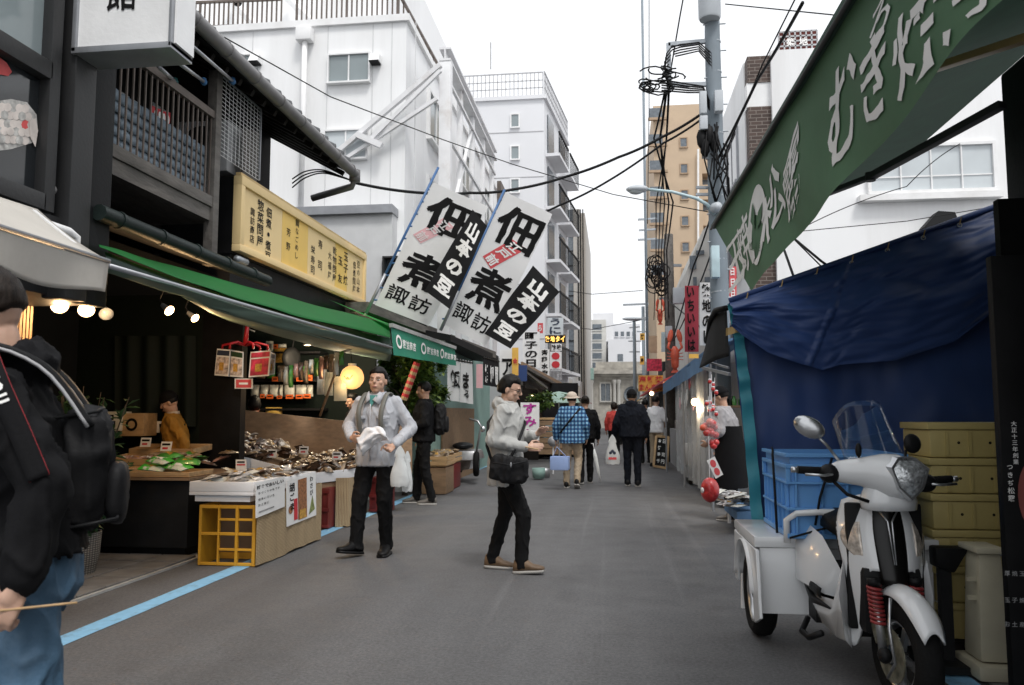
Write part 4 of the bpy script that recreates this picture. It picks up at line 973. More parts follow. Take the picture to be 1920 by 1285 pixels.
poster([at(442, 884, 7.05), at(462, 884, 7.05), at(462, 862, 7.05), at(442, 862, 7.05)], 'small white price card with red line among the packets', lambda t_, sf: (rect(sf, .1, .9, .5, .62).build('red_line', 'ink_red', t_), rect(sf, .15, .85, .72, .86).build('writing', 'ink', t_)), cat='price card')

# farther display: curved foam trays, board, red crate
D2 = thing('dried_goods_table', 'long white-edged display table of dried food packets before the wooden board', 'table', (-3.6, 9.0, 0))
pts = [at(405, 845, 8.3), at(470, 860, 8.35), at(580, 888, 8.55), at(671, 878, 9.25)]
for i in range(3):
    a, b = pts[i], pts[i + 1]; d_ = (b - a).normalized(); n_ = V((-d_.y, d_.x, 0)) * .03
    MB().hexa([a + V((0, 0, -.12)), b + d_ * -.004 + V((0, 0, -.12)), b + n_ + V((0, 0, -.12)), a + n_ + V((0, 0, -.12)), a, b - d_ * .004, b + n_, a + n_]).build('foam_edge', 'foam', D2, bevel=.005)
MB().prism([pts[0] + V((0, .03, -.06)), pts[1] + V((0, .03, -.06)), pts[2] + V((0, .03, -.06)), pts[3] + V((-.03, .03, -.06)), pts[3] + V((-.5, .9, .1)), pts[0] + V((-.4, 1.4, .1))], (0, 0, .02)).build('top', 'wood_mid', D2)
a, b = pts[2] + V((0, .06, -.13)), pts[3] + V((0, .06, -.13))
MB().hexa([V((a.x, a.y, .40)), V((b.x, b.y, .40)), V((b.x, b.y + .03, .40)), V((a.x, a.y + .03, .40)), a, b, b + V((0, .03, 0)), a + V((0, .03, 0))]).build('skirt_board', 'cardboard', D2)
MB().box(-4.9, -3.45, 8.75, 10, .02, .5).build('stand', 'black', D2)
for i in range(120):
    t_ = random.random(); k = random.random(); base = pts[0].lerp(pts[1], t_ * 3) if t_ < .33 else pts[1].lerp(pts[2], t_ * 3 - 1) if t_ < .66 else pts[2].lerp(pts[3], t_ * 3 - 2)
    p = base + V((-.15 * k, .06 + .55 * k, .0 + .17 * k + random.random() * .03))
    pack(random.choice(['pack_brown', 'pack_grey', 'pack_beige', 'pack_brown']), p, random.uniform(-3, 3), random.uniform(-.2, .9), 'clear bag of brown dried food heaped on the long display table', 'dried food bags on the long display', (.06, .08, .028), random.uniform(-.5, .5))
WB = [at(405, 838, 9.3), at(772, 888, 10.3), at(772, 803, 10.3), at(405, 764, 9.3)]
WBo = thing('wooden_board', 'plain brown plywood screen standing behind the dried food packets', 'board', (WB[0] + WB[1]) / 2)
MB().slab(*WB, (0, .03, 0)).build('panel', 'wood_mid', WBo, bevel=.003)
MB().slab(at(392, 836, 9.28), at(440, 845, 9.28), at(440, 768, 9.28), at(397, 763, 9.28), (0, -.02, 0)).build('grey_panel', 'cardboard', WBo)
tag(MB().box(-4.42, -4.1, 8.3, 8.6, .6, .80).build('foam_box', 'foam', bevel=.01), 'grey-white foam box at the shopkeeper elbow', 'box')
RC = thing('red_crate', 'dark red plastic bottle crate under the dried goods table', 'crate', (-3.2, 8.8, 0))
x0, x1 = -3.42, -3.18; y0 = 8.72
mb = MB(); mb.box(x0, x1, y0 + .02, y0 + .36, .01, .46); mb.build('body', 'crate_red', RC, bevel=.01)
for z0, z1_ in ((.02, .05), (.2, .24), (.40, .46)): MB().box(x0 - .01, x1 + .01, y0, y0 + .018, z0, z1_).build('rib', 'crate_red', RC, bevel=.003)
for i in range(4): MB().box(x0 + i * .075, x0 + i * .075 + .015, y0 + .002, y0 + .0195, .05, .4).build('rib', 'crate_red', RC)
mb = MB(); put(mb, '佃', -.12 + .0, .0, .05, .05, planar(((x0 + x1) / 2 + .12, y0, .33), (1, 0, 0), (0, 0, 1)), .02); mb.build('mark', 'pack_pinkish', RC)
RC2 = copy_tree(RC); RC2.location = (-2.95, 10.3, 0); RC2['label'] = 'dark red plastic crate partly hidden behind the grey shirted man'

# ------------------------------------------------------------------ tea and dried goods shelves on the end wall
ST = thing('goods_shelf', 'dark wall shelves lined with pale packets and orange price tags', 'shelf', (-4.4, 11.5, .9))
sy = 11.3
for yy in (712, 766, 660):
    a, b = at(470, yy, sy), at(600, yy, sy); MB().box(a.x, b.x, sy, sy + .35, a.z - .03, a.z).build('board', 'shelf_dark', ST)
MB().box(at(440, 700, sy).x, at(690, 700, sy).x, sy + .37, sy + .42, .5, 2.6).build('backing', 'interior_green', ST)
MB().box(at(446, 700, sy).x, at(452, 700, sy).x, sy - .6, sy - .55, .5, 2.5).build('upright', 'galv', ST)
def goods(px0, px1, py0, py1, y, mat, name, label, group, cat='packet'):
    a, b = at(px0, py1, y), at(px1, py0, y); w = b.x - a.x; h = b.z - a.z; mb = MB()
    mb.sheet(lambda u, v: (a.x + w * u, y - .05 * (sin(pi * u) * sin(pi * min(1, v * 1.3))) ** .5 + .012 * noise.noise(V((u * 4, v * 4, px0))), a.z + h * v * (1 - .04 * noise.noise(V((u * 5, px0, 0))))), 8, 8)
    mb.add([(a.x, y + .03, a.z), (b.x, y + .03, a.z), (b.x, y + .012, b.z), (a.x, y + .012, b.z)], [(3, 2, 1, 0)])
    o = mb.build(name, mat, smooth=True); return tag(o, label, cat, group)
for k, (x0, x1) in enumerate(((505, 522), (524, 530), (533, 552), (554, 574), (576, 586), (470, 486), (488, 503))):
    goods(x0, x1, 722, 744, sy + .1, 'pack_white', 'tea_packet', 'pale tea packet on the lower wall shelf', 'tea packets on the lower shelf')
for k, (x0, x1) in enumerate(((500, 516), (520, 536), (540, 556), (560, 580), (480, 497))):
    goods(x0, x1, 686, 710, sy + .1, ['pack_green', 'pack_beige', 'pack_brown'][k % 3], 'tea_packet', 'dark tea packet on the upper wall shelf', 'tea packets on the upper shelf')
for k, (cx, cy, w, h) in enumerate(((516, 711, 12, 9), (537, 711, 13, 9), (549, 699, 12, 10), (562, 711, 13, 9), (578, 709, 16, 11), (492, 743, 9, 8), (506, 744, 13, 8), (543, 744, 14, 8), (561, 744, 13, 8), (576, 743, 14, 8), (517, 650, 9, 9), (524, 745, 10, 6))):
    a, b = at(cx - w / 2, cy + h / 2, sy - .06), at(cx + w / 2, cy - h / 2, sy - .06)
    t_ = thing('price_tag', 'small orange price tag clipped to the wall shelves', 'price tag', a, 'orange price tags on the shelves'); MB().box(a.x, b.x, sy - .064, sy - .06, a.z, b.z).build('card', 'orange_tag', t_)
    mb = MB(); mb.box(a.x + .02, b.x - .02, sy - .067, sy - .065, (a.z + b.z) / 2 - .008, (a.z + b.z) / 2 + .008); mb.build('print', 'ink', t_)
for (x0, x1, y0, y1, mt, lb) in ((514, 537, 653, 680, 'print_gold', 'yellow-brown paper box high on the shop wall'), (440, 458, 632, 655, 'yellow_sign', 'cream packet at the top corner of the tea shop'), (498, 512, 640, 675, 'pack_white', 'tall white packet behind the hanging magazines'), (520, 536, 645, 652, 'pack_white', 'white label strip above the yellow-brown box'), (498, 528, 764, 778, 'yellow_sign2', 'yellow tub below the lower tea shelf')):
    goods(x0, x1, y0, y1, sy + .05, mt, 'goods_box', lb, None, 'box')
# green hand fan hanging
HF = thing('round_fan', 'dark green standing fan with round cage in the tea shop', 'fan', at(545, 672, 10.9)); p = at(545, 672, 10.9)
MB().lathe([(.0, -.02), (.10, -.02), (.155, 0), (.16, .03), (.10, .05), (0, .05)], p, V((.9, -.5, 0)), 20).build('cage', 'charcoal', HF, smooth=True); MB().tube([p, p + V((0, .1, .3))], .012, 6).build('stem', 'charcoal', HF)
# hanging packets, bags
for k, (x0, x1, y0, y1, mt, lb) in enumerate(((594, 612, 693, 740, 'pack_white', 'pale printed bag hanging by the lantern'), (608, 624, 698, 742, 'thin_bag', 'clear plastic bag hanging between the pale bag and the lantern'), (626, 650, 706, 752, 'thin_bag', 'crinkled clear bag hanging just below the round lantern'))):
    o = goods(x0, x1, y0, y1, 9.6 - k * .1, mt, 'hanging_bag', lb, 'bags hanging in the tea shop', 'bag')
for k in range(13):
    x = 522 + k * 9.5; y0 = 690 - k * 2.6; goods(x, x + 8, y0, y0 + 26 + 8 * (k % 3), 9.35 - k * .03, ['pack_beige', 'pack_white', 'pack_green', 'pack_pinkish', 'pack_brown'][k % 5], 'hanging_packet', 'small food packet hung from the sloping rail of the tea shop', 'packets hung from the sloping rail')
mb = MB(); mb.tube([at(600, 780, 9.2), at(642, 662, 9.0)], .015, 8); tag(mb.build('support_stick', 'wood_mid', smooth=True), 'slanted wooden stick propping the awning near the lantern', 'stick')
mb = MB(); mb.tube([at(520, 700, 9.4), at(590, 680, 9.2), at(668, 652, 9.0)], .009, 6); tag(mb.build('hanging_rail', 'grey_metal', smooth=True), 'thin metal rail sloping across the tea shop front', 'rail')
# round paper lantern
LN = thing('paper_lantern', 'round glowing orange paper lantern hanging in the tea shop', 'lantern', at(660, 708, 9.5)); p = at(660, 708, 9.5); rr = .145
MB().ellipsoid(p, (rr, rr, rr * 1.02), nu=24, nv=22, fn=lambda d: 1 + .012 * sin(d.z * 40)).build('shade', 'lantern_paper', LN, smooth=True)
MB().lathe([(.05, 0), (.05, .03), (.045, .03)], p + V((0, 0, rr * .97)), n=14).build('top_ring', 'white_paint', LN); MB().tube([p + V((0, 0, rr)), p + V((-.03, 0, .4))], .004, 5).build('cord', 'cable', LN)
mb = MB(); mb.tube([p + V((-.05, -rr * .97, .01)), p + V((-.02, -rr * 1.0, -.03)), p + V((.02, -rr * 1.0, -.03)), p + V((.05, -rr * .96, .02))], .006, 5); mb.ellipsoid(p + V((-.005, -rr, -.02)), (.02, .01, .02)); mb.build('print', 'wood_mid', LN)
ld = bpy.data.lights.new('lantern_light', 'POINT'); ld.energy = 6; ld.color = (1, .6, .25); ld.shadow_soft_size = .14; lo = bpy.data.objects.new('lantern_light', ld); COL.objects.link(lo); lo.parent = LN; lo.location = (0, -.2, -.05)
for k, q in enumerate(((577, 648), (634, 679), (612, 640))):        # small ceiling spots
    p = at(*q, 10.6); t_ = thing('ceiling_spot', ['ceiling spot light over the tea shelves', 'small ceiling spot light beside the lantern', 'ceiling spot light close under the awning cloth'][k], 'lamp', p, 'ceiling spots in the tea shop')
    MB().lathe([(.02, .06), (.06, .05), (.065, 0), (.055, 0)], p, n=14).build('housing', 'charcoal', t_, smooth=True); MB().lathe([(.055, .003), (.001, -.004)], p, n=14).build('bulb_face', 'bulb_small', t_)
    ld = bpy.data.lights.new('spot_bulb', 'POINT'); ld.energy = 16; ld.color = (1, .8, .55); ld.shadow_soft_size = .06; lo = bpy.data.objects.new('spot_bulb', ld); COL.objects.link(lo); lo.parent = t_; lo.location = (0, -.05, -.12)
# red clip hanger with magazines
CH = thing('clip_hanger', 'red plastic clip hanger at the shop front carrying magazines', 'hanger', at(460, 655, 8.0)); p = at(460, 648, 8.0)
MB().tube([at(464, 608, 8.0), p], [.02, .028], 8).build('stem', 'red_plastic', CH, smooth=True)
for k in range(6):
    a = k * pi / 3 + .2; e = p + V((.24 * cos(a), .2 * sin(a), .0)); MB().tube([p, p.lerp(e, .5) + V((0, 0, .03)), e, e + V((0, 0, -.05))], .013, 6).build('arm', 'red_plastic', CH, smooth=True)
def mag(c, label, bandmat, bodymat):
    def draw(t_, sf):
        rect(sf, .06, .94, .06, .70).build('cover_photo', bodymat, t_); rect(sf, .04, .96, .76, .95).build('title_band', bandmat, t_)
        q = lambda x, y: sf(x, y) + V((0, -.003, 0)); rect(q, .3, .62, .2, .5).build('inset_photo', 'print_gold', t_)
    return poster(c, label, draw, cat='magazine', thick=.012)
mag([at(402, 704, 7.9), at(428, 706, 7.9), at(432, 656, 7.9), at(407, 654, 7.9)], 'hanging magazine with a blue title band, first on the red hanger', 'ink_blue', 'magazine_mix')
mag([at(429, 706, 7.95), at(455, 708, 7.95), at(456, 660, 7.95), at(432, 656, 7.95)], 'hanging magazine with a dark green title band on the red hanger', 'leaf_dark', 'magazine_mix')
mag([at(466, 708, 7.9), at(504, 705, 7.9), at(508, 657, 7.9), at(470, 660, 7.9)], 'hanging magazine with a wide crimson title band', 'magazine_red', 'magazine_red')
mag([at(503, 704, 8.1), at(514, 702, 8.1), at(516, 664, 8.1), at(508, 660, 8.1)], 'narrow pale magazine at the end of the red hanger', 'ink_grey', 'magazine_mix')
poster([at(440, 729, 7.95), at(474, 729, 7.95), at(474, 710, 7.95), at(440, 710, 7.95)], 'small red card hanging below the magazines', lambda t_, sf: (rect(sf, .08, .92, .1, .9).build('red_field', 'ink_pinkred', t_), rect(lambda x, y: sf(x, y) + V((0, -.002, 0)), .25, .75, .4, .6).build('writing', 'ink_white', t_)), cat='card')

# ------------------------------------------------------------------ leafy trees growing between the shops
def tree(name, label, cat, base, h, rx, rz, n, leafm='leaf', size=.09, seed=1, trunk_r=.05, group=None, cz=None):
    rnd = random.Random(seed); t_ = thing(name, label, cat, base, group); b = V(base); cz = cz or h * .62
    mb = MB(); tips = []
    mb.tube([b, b + V((.03, 0, h * .3)), b + V((-.02, .02, h * .6)), b + V((0, 0, h * .85))], [trunk_r, trunk_r * .8, trunk_r * .55, trunk_r * .2], 8)
    for i in range(9):
        a = rnd.uniform(0, 6.28); z = rnd.uniform(.3, .75) * h; e = b + V((cos(a) * rx * .8, sin(a) * rx * .8, z + rnd.uniform(.1, .35) * h))
        mb.tube([b + V((0, 0, z)), (b + V((0, 0, z))).lerp(e, .5) + V((0, 0, .05)), e], [trunk_r * .4, trunk_r * .3, trunk_r * .1], 5); tips.append(e)
    mb.build('trunk', 'bark', t_, smooth=True)
    cl = [V((rnd.gauss(0, rx * .5), rnd.gauss(0, rx * .5), rnd.gauss(0, rz * .5))) for _ in range(22)]
    for key in (leafm, 'leaf_light'):
        mb = MB()
        for i in range(n if key == leafm else n // 2):
            c_ = rnd.choice(cl); p = b + V((0, 0, cz)) + c_ + V((rnd.gauss(0, rx * .16), rnd.gauss(0, rx * .16), rnd.gauss(0, rz * .14)))
            d = V((rnd.uniform(-1, 1), rnd.uniform(-1, 1), rnd.uniform(-.7, .5))).normalized(); s = size * rnd.uniform(.6, 1.3); w = d.cross(V((rnd.uniform(-.4, .4), 0, 1))).normalized() * s * .32
            mb.add([p, p + d * s * .5 + w, p + d * s + V((0, 0, -s * .15)), p + d * s * .5 - w], [(0, 1, 2, 3)])
        mb.build('crown', key, t_)
    return t_
tree('street_tree', 'leafy green tree growing behind the grey shirted man', 'tree', (-3.3, 12.5, 0), 2.5, .42, .5, 5200, size=.09, seed=3, cz=1.8)
tree('street_tree', 'thin leafy tree beside the striped post and the black-clad man', 'tree', (-3.1, 12.9, 0), 2.3, .22, .45, 3200, size=.09, seed=5, cz=1.75)
SP = thing('striped_post', 'slanted post wrapped in red and white stripes among the leaves', 'post', at(757, 750, 11.2)); a, b = at(757, 750, 11.2), at(782, 680, 11.2)
for i in range(12): MB().tube([a.lerp(b, i / 12), a.lerp(b, (i + 1) / 12)], .05, 10).build('stripe', 'ink_red' if i % 2 else 'wood_light', SP)
# ================================================================== tall banners on blue poles
M('banner_white', (.86, .85, .84), .8, var=.02, translucent=.4, bump=.04, bscale=15); M('banner_black', (.025, .025, .027), .8, var=.15, bump=.04); M('pole_blue', (.04, .12, .28), .45)
def banner(label, pole_px, quad_px, Y0, dY, faded, sub_px, stamp_px, subY):
    """quad corners as sighted: top-left, top-right, bottom-right, bottom-left"""
    t_ = thing('banner', label, 'banner', at(*pole_px[0], Y0), 'tall shop banners on blue poles')
    q = [at(*quad_px[0], Y0), at(*quad_px[1], Y0 + dY), at(*quad_px[2], Y0 + dY), at(*quad_px[3], Y0)]
    n = (q[2] - q[3]).cross(q[0] - q[3]).normalized()
    if n.y > 0: n = -n
    def sf0(x, y): return q[3].lerp(q[2], x).lerp(q[0].lerp(q[1], x), y) + n * (.03 * sin(x * 5 + y * 4) * x + .012 * sin(y * 17 + x * 5) * x)
    MB().sheet(sf0, 24, 48).build('cloth', 'banner_white', t_, smooth=True)
    sf = lambda x, y: sf0(x, y) + n * .007
    MB().tube([at(*pole_px[0], Y0), at(*pole_px[1], Y0)], .018, 8).build('pole', 'pole_blue', t_, smooth=True)
    MB().tube([at(*pole_px[0], Y0), at(*pole_px[0], Y0).lerp(at(*pole_px[1], Y0), .28)], .024, 8).build('pole_sleeve', 'grey_metal', t_, smooth=True)
    mb = MB()
    for i in range(10):
        p = sf0(0, .04 + i * .1); mb.tube([p, p + (at(*pole_px[0], Y0) - p) * 0 + V((-.045, 0, 0))], .012, 6)
    mb.build('loop', 'pole_blue', t_)
    big = lambda ch, cy, w, h: [put(mb, ch, .53 + dx, cy + dy, w, h, sf if not dx else (lambda x, y: sf0(x, y) + n * (.007 + .0006 * (dx > 0) + .0012 * (dy > 0))), .0, .03, .12) for dx, dy in ((0, 0), (.022, .007), (-.022, .007), (.022, -.007), (-.022, -.007))]
    mb = MB(); big('佃', .80, .84, .265); mb.build('lettering', 'ink', t_)
    mb = MB(); big('煮', .36, .78, .255); mb.build('lettering', 'ink', t_)
    for i, ch in enumerate('諏訪'):
        mb = MB(); put(mb, ch, .27 + i * .42, .135 - .01 * i, .38, .125, sf, .012, .025, .15); mb.build('lettering', 'ink', t_)
    o_, u_, w_ = V(quad_px[3]), V(quad_px[2]) - V(quad_px[3]), V(quad_px[0]) - V(quad_px[3]); det = u_.x * w_.y - u_.y * w_.x
    def uv(p): d = V(p) - o_; return ((d.x * w_.y - d.y * w_.x) / det, (u_.x * d.y - u_.y * d.x) / det)
    sc = [uv(p) for p in stamp_px]        # 江-end left, right, 前-end right, left (as sighted)
    def st(x, y, off=.007): 
        a = [sc[3][i] + (sc[2][i] - sc[3][i]) * x for i in (0, 1)]; b = [sc[0][i] + (sc[1][i] - sc[0][i]) * x for i in (0, 1)]
        return sf0(a[0] + (b[0] - a[0]) * y, a[1] + (b[1] - a[1]) * y) + n * off
    rect(lambda x, y: st(x, y), 0, 1, 0, 1, 8).build('stamp', 'ink_pink' if faded else 'ink_pinkred', t_)
    mb = MB()
    for i, ch in enumerate('江戸前'): put(mb, ch, .5, .83 - i * .33, .78, .29, lambda x, y: st(x, y, .012), .03, .03, .2)
    mb.build('lettering', 'ink_white' if not faded else 'banner_white', t_)
    # black strip of cloth tied at its side
    k = [at(*p, subY) for p in sub_px]; n2 = n
    def bf0(x, y): return k[3].lerp(k[2], x).lerp(k[0].lerp(k[1], x), y) + n2 * (.02 * sin(y * 9 + x * 3))
    MB().sheet(bf0, 10, 30).build('black_strip', 'banner_black', t_, smooth=True)
    bf = lambda x, y: bf0(x, y) + n2 * .008
    mb = MB()
    for ch, y, s in (('山', .83, .19), ('本', .63, .20), ('の', .40, .17), ('豆', .17, .19)): put(mb, ch, .5, y, .66, s, bf, .045, .045, .14)
    mb.build('lettering', 'ink_white', t_)
    return t_
b1 = banner('white banner with a faded pink stamp, first of the two tilted banners', ((684, 592), (822, 314)), ((812, 342), (915, 388), (805, 612), (703, 572)), 10.4, .35, True,
       ((886, 393), (914, 424), (843, 580), (796, 545)), ((832, 406), (850, 424), (788, 456), (774, 440)), 10.42)
k_ = [at(*p, 10.8) for p in ((781, 553), (807, 562), (801, 613), (742, 588))]
MB().sheet(lambda u, v: k_[3].lerp(k_[2], u).lerp(k_[0].lerp(k_[1], u), v) + V((0, -.02 + .015 * sin(u * 9), 0)), 10, 8).build('black_strip', 'banner_black', b1, smooth=True)
mb = MB(); put(mb, '豆', .55, .55, .6, .7, lambda x, y: k_[3].lerp(k_[2], x).lerp(k_[0].lerp(k_[1], x), y) + V((0, -.05, 0)), .04, .05, .15); mb.build('lettering', 'ink_white', b1)
banner('white banner with a bright red stamp, second of the two tilted banners', ((826, 620), (946, 356)), ((948, 360), (1035, 402), (912, 650), (830, 608)), 10.9, .35, False,
       ((999, 498), (1050, 548), (957, 654), (908, 626)), ((958, 449), (983, 467), (919, 505), (904, 481)), 11.2)
# ================================================================== right side: green lettered awning
M('awn_green', (.075, .17, .085), .7, var=.10, scale=2.5, dirt=(.05, .14, .065, .5), bump=.06, bscale=9, translucent=.15); M('awn_dark', (.04, .075, .055), .75, var=.15, translucent=.15)
M('tarp_blue', (.022, .052, .165), .55, var=.16, scale=2.2, bump=.12, bscale=6); M('tarp_teal', (.03, .23, .29), .55, var=.10, bump=.15, bscale=14); M('tape_tan', (.5, .34, .14), .5)
M('bin_yellow', (.46, .37, .14), .5, var=.12, scale=1.5, dirt=(.26, .19, .06, .5)); M('cream_plastic', (.50, .46, .34), .5, var=.08, dirt=(.3, .27, .2, .5)); M('arm_metal', (.06, .06, .06), .6, metal=.2)
RA = thing('lettered_green_awning', 'green awning with large white brush lettering over the white scooter', 'awning', (1.1, 5.2, 2.3))
t0, t1 = atx(1340, 424, 1.0), atx(1700, -155, 1.0)              # front bar, far and near end
b0_, b1_ = atx(1405, 546, 1.06), atx(1990, -120, 1.12)
def wave(x, y): return V((.018 * sin(x * 19 + 1) * (1 - y) + .014 * noise.noise(V((x * 9, y * 2, 1))), 0, .014 * sin(x * 23) * (1 - y)))
def ra0(x, y): return b0_.lerp(b1_, x).lerp(t0.lerp(t1, x), y) + wave(x, y)
MB().sheet(ra0, 110, 18).build('valance', 'awn_green', RA, smooth=True)
tn = (t1 - t0).cross(b0_ - t0).normalized(); tn = tn if tn.x < 0 else -tn
ra = lambda x, y: ra0(x, y) + tn * .006
# place lettering by sighting the valance: solve the sight point for x, y on the flat valance
def px_of(p):
    q = _rot.transposed() @ (p - C0); return 960 + FPX * q.x / -q.z, 642.5 - FPX * q.y / -q.z
def uv_on(px, py):
    base = lambda x, y: px_of(b0_.lerp(b1_, x).lerp(t0.lerp(t1, x), y))
    best = min(((i / 60, j / 20) for i in range(66) for j in range(-2, 23)), key=lambda g_: (base(*g_)[0] - px) ** 2 + (base(*g_)[1] - py) ** 2)
    x, y = best
    for _ in range(6):
        f = base(x, y); fx_ = base(x + .001, y); fy_ = base(x, y + .001); a = (fx_[0] - f[0]) / .001; c = (fx_[1] - f[1]) / .001; b = (fy_[0] - f[0]) / .001; d = (fy_[1] - f[1]) / .001
        det = a * d - b * c; ex, ey = px - f[0], py - f[1]; x += (ex * d - b * ey) / det; y += (a * ey - ex * c) / det
    return x, y
def sight_glyph(ch, corners, bold=.03):      # corners: px of upper-left, upper-right, lower-right, lower-left
    m_ = V((sum(q[0] for q in corners) / 4, sum(q[1] for q in corners) / 4)); c = [uv_on(*(m_ + (V(q) - m_) * 1.28)) for q in corners]; mb = MB()
    f = lambda x, y: ra(*[((c[3][i] * (1 - x) + c[2][i] * x) * (1 - y) + (c[0][i] * (1 - x) + c[1][i] * x) * y) for i in (0, 1)])
    put(mb, ch, .5, .5, 1, 1, f, bold * .45, .045, .07); mb.build('lettering', 'ink_white', RA); return f
sight_glyph('玉', ((1364, 470), (1388, 436), (1396, 500), (1376, 540)), .02); sight_glyph('焼', ((1383, 445), (1400, 400), (1418, 480), (1394, 515)), .02)
sight_glyph('松', ((1432, 395), (1456, 300), (1468, 385), (1440, 452)), .02); sight_glyph('露', ((1474, 330), (1500, 236), (1505, 345), (1478, 415)), .02)
sight_glyph('む', ((1562, 165), (1608, 75), (1598, 250), (1560, 310)), .03); sight_glyph('き', ((1618, 120), (1672, 40), (1668, 180), (1620, 220)), .03)
sight_glyph('焼', ((1690, 60), (1770, -60), (1785, 90), (1700, 165)), .03); sight_glyph('ろ', ((1640, 40), (1668, -20), (1672, 40), (1640, 80)), .02)
sight_glyph('子', ((1800, -40), (1880, -160), (1895, -20), (1810, 40)), .03)
# round crest: white oval with green leaf strokes
cr = lambda x, y, o_=.006: ra0(*uv_on(1421 + 15 * x, 422 + 76 * y)) + tn * o_
mb = MB(); mb.add([cr(cos(k * pi / 12), sin(k * pi / 12)) for k in range(24)], [list(range(24))]); mb.build('crest', 'ink_white', RA)
for s in (-1, 1): MB().add([cr(s * .1, .1, .011), cr(s * .62, -.1, .011), cr(s * .6, -.55, .011), cr(s * .2, -.3, .011)], [(0, 1, 2, 3)]).build('crest_mark', 'awn_green', RA)
for i in range(3): mb = MB(); put(mb, '松露焼'[i], (i - 1) * .5, .5, .45, -.22, lambda x, y: cr(x, y, .011), .0); mb.build('crest_mark', 'awn_green', RA)
back0, back1 = V((2.62, 7.7, 3.55)), V((2.62, -1.0, 3.55))
MB().sheet(lambda u, v: t0.lerp(V((1.0, -1.0, 3.0)), u).lerp(back0.lerp(back1, u), v) + V((0, 0, .02 + .04 * sin(u * 12) * sin(v * pi))), 30, 8).build('top_cloth', 'awn_dark', RA, smooth=True)
MB().tube([t0 + V((0, .05, .01)), t1 + V((0, -.5, .01))], .03, 10).build('front_bar', 'awn_dark', RA, smooth=True)
MB().tube([t0 + V((-.03, .05, -.02)), t1 + V((-.03, -.5, -.02))], .012, 8).build('cord_edge', 'arm_metal', RA, smooth=True)
a, e, w = at(1520, 375, 6.3), at(1632, 332, 5.7), at(1880, 196, 4.75)
MB().bar(a, e, .05, .035).build('arm', 'arm_metal', RA, bevel=.004); MB().bar(e, w, .06, .045).build('arm', 'arm_metal', RA, bevel=.004); MB().lathe([(0, -.03), (.035, -.03), (.035, .03), (0, .03)], e, (0, 0, 1), 12).build('elbow', 'arm_metal', RA)
MB().bar(at(1700, 145, 4.9), at(1930, 70, 4.0), .06, .04).build('arm', 'tape_tan', RA, bevel=.004)
# dark shop wall, post, ceiling
SB = thing('dark_shop', 'dark shopfront wall and post at the right edge behind the bins', 'building', (3, 3, 0))
MB().box(2.52, 2.7, -3, 4.7, 0, 3.5).build('wall', 'black', SB); MB().box(2.40, 2.60, 4.5, 4.74, 0, 3.3).build('post', 'dark_wood', SB, bevel=.01)
MB().box(2.75, 6, -3, 5.2, 0, 3.4).build('body', 'black', SB); MB().box(1.7, 2.51, .9, 1.6, 0, 2.9).build('unseen_shade_box', 'black', SB); MB().box(2.3, 2.52, 4.3, 4.9, 2.5, 3.3).build('bracket_box', 'black', SB, bevel=.02)  # box beside the camera is out of view, added to shade the tarpaulin
# dark upright signboard at the right edge
DS = thing('dark_signboard', 'tall black signboard with small white writing at the right frame edge', 'sign', (1.9, 3.7, 0))
s0, s1 = at(1896, 1200, 3.75), at(1990, 1200, 3.75)
MB().box(s0.x, s1.x, 3.75, 3.8, .05, 2.0).build('board', 'black', DS, bevel=.004)
sf = planar((s0.x, 3.75, 0), (1, 0, 0), (0, 0, 1))
mb = MB(); column(mb, 'つきぢ松露', at(1872, 870, 3.75).x - s0.x + .045, at(1880, 870, 3.75).z, .028, sf, 1.2, .01); column(mb, '大正十三年創業', at(1900, 790, 3.75).x - s0.x, at(1900, 790, 3.75).z, .022, sf, 1.25, .01)
mb.build('lettering', 'ink_white', DS)
mb = MB()
for k, (yy, ln) in enumerate(((1075, '厚焼玉子'), (1125, '玉子焼'), (1170, 'お土産'))):
    for i, ch in enumerate(ln): put(mb, ch, at(1888 + i * 14, yy, 3.75).x - s0.x, at(1888, yy, 3.75).z, .022, .022, sf, .01)
mb.build('lettering', 'ink_grey', DS)
mb = MB(); mb.add([sf(at(1950, 930, 3.75).x - s0.x + .09 * cos(k * pi / 12), at(1925, 930, 3.75).z + .17 * sin(k * pi / 12)) for k in range(24)], [list(range(24))]); mb.build('printed_disc', 'brick_red', DS)
mb = MB(); mb.add([(lambda p: p + V((0, -.003, 0)))(sf(at(1955, 930, 3.75).x - s0.x + .045 * cos(k * pi / 12), at(1925, 930, 3.75).z + .14 * sin(k * pi / 12))) for k in range(24)], [list(range(24))]); mb.build('printed_omelette', 'yellow_sign2', DS)
mb = MB(); mb.box(at(1880, 640, 4.2).x, at(1990, 640, 4.2).x, 4.2, 4.26, at(1880, 612, 4.2).z, at(1880, 582, 4.2).z); LB = tag(mb.build('name_plate', 'charcoal'), 'dark grey name plate above the black signboard', 'plate')
mb = MB(); sf = planar((0, 4.3, 0), (1, 0, 0), (0, 0, 1)); p = at(1890, 655, 4.3)
for i, ch in enumerate('①玉焼'): put(mb, ch, p.x + (i - 1) * .05, p.z, .045, .05, sf, .02)
SL = tag(mb.build('shop_lettering', 'ink_grey'), 'small grey shop lettering on the dark wall below the name plate', 'lettering')
MB_ = MB().box(at(1885, 640, 4.31).x, at(1990, 640, 4.31).x, 4.305, 4.36, .05, 2.4); tag(MB_.build('black_screen', 'black'), 'black screen standing behind the signboard at the right edge', 'screen')

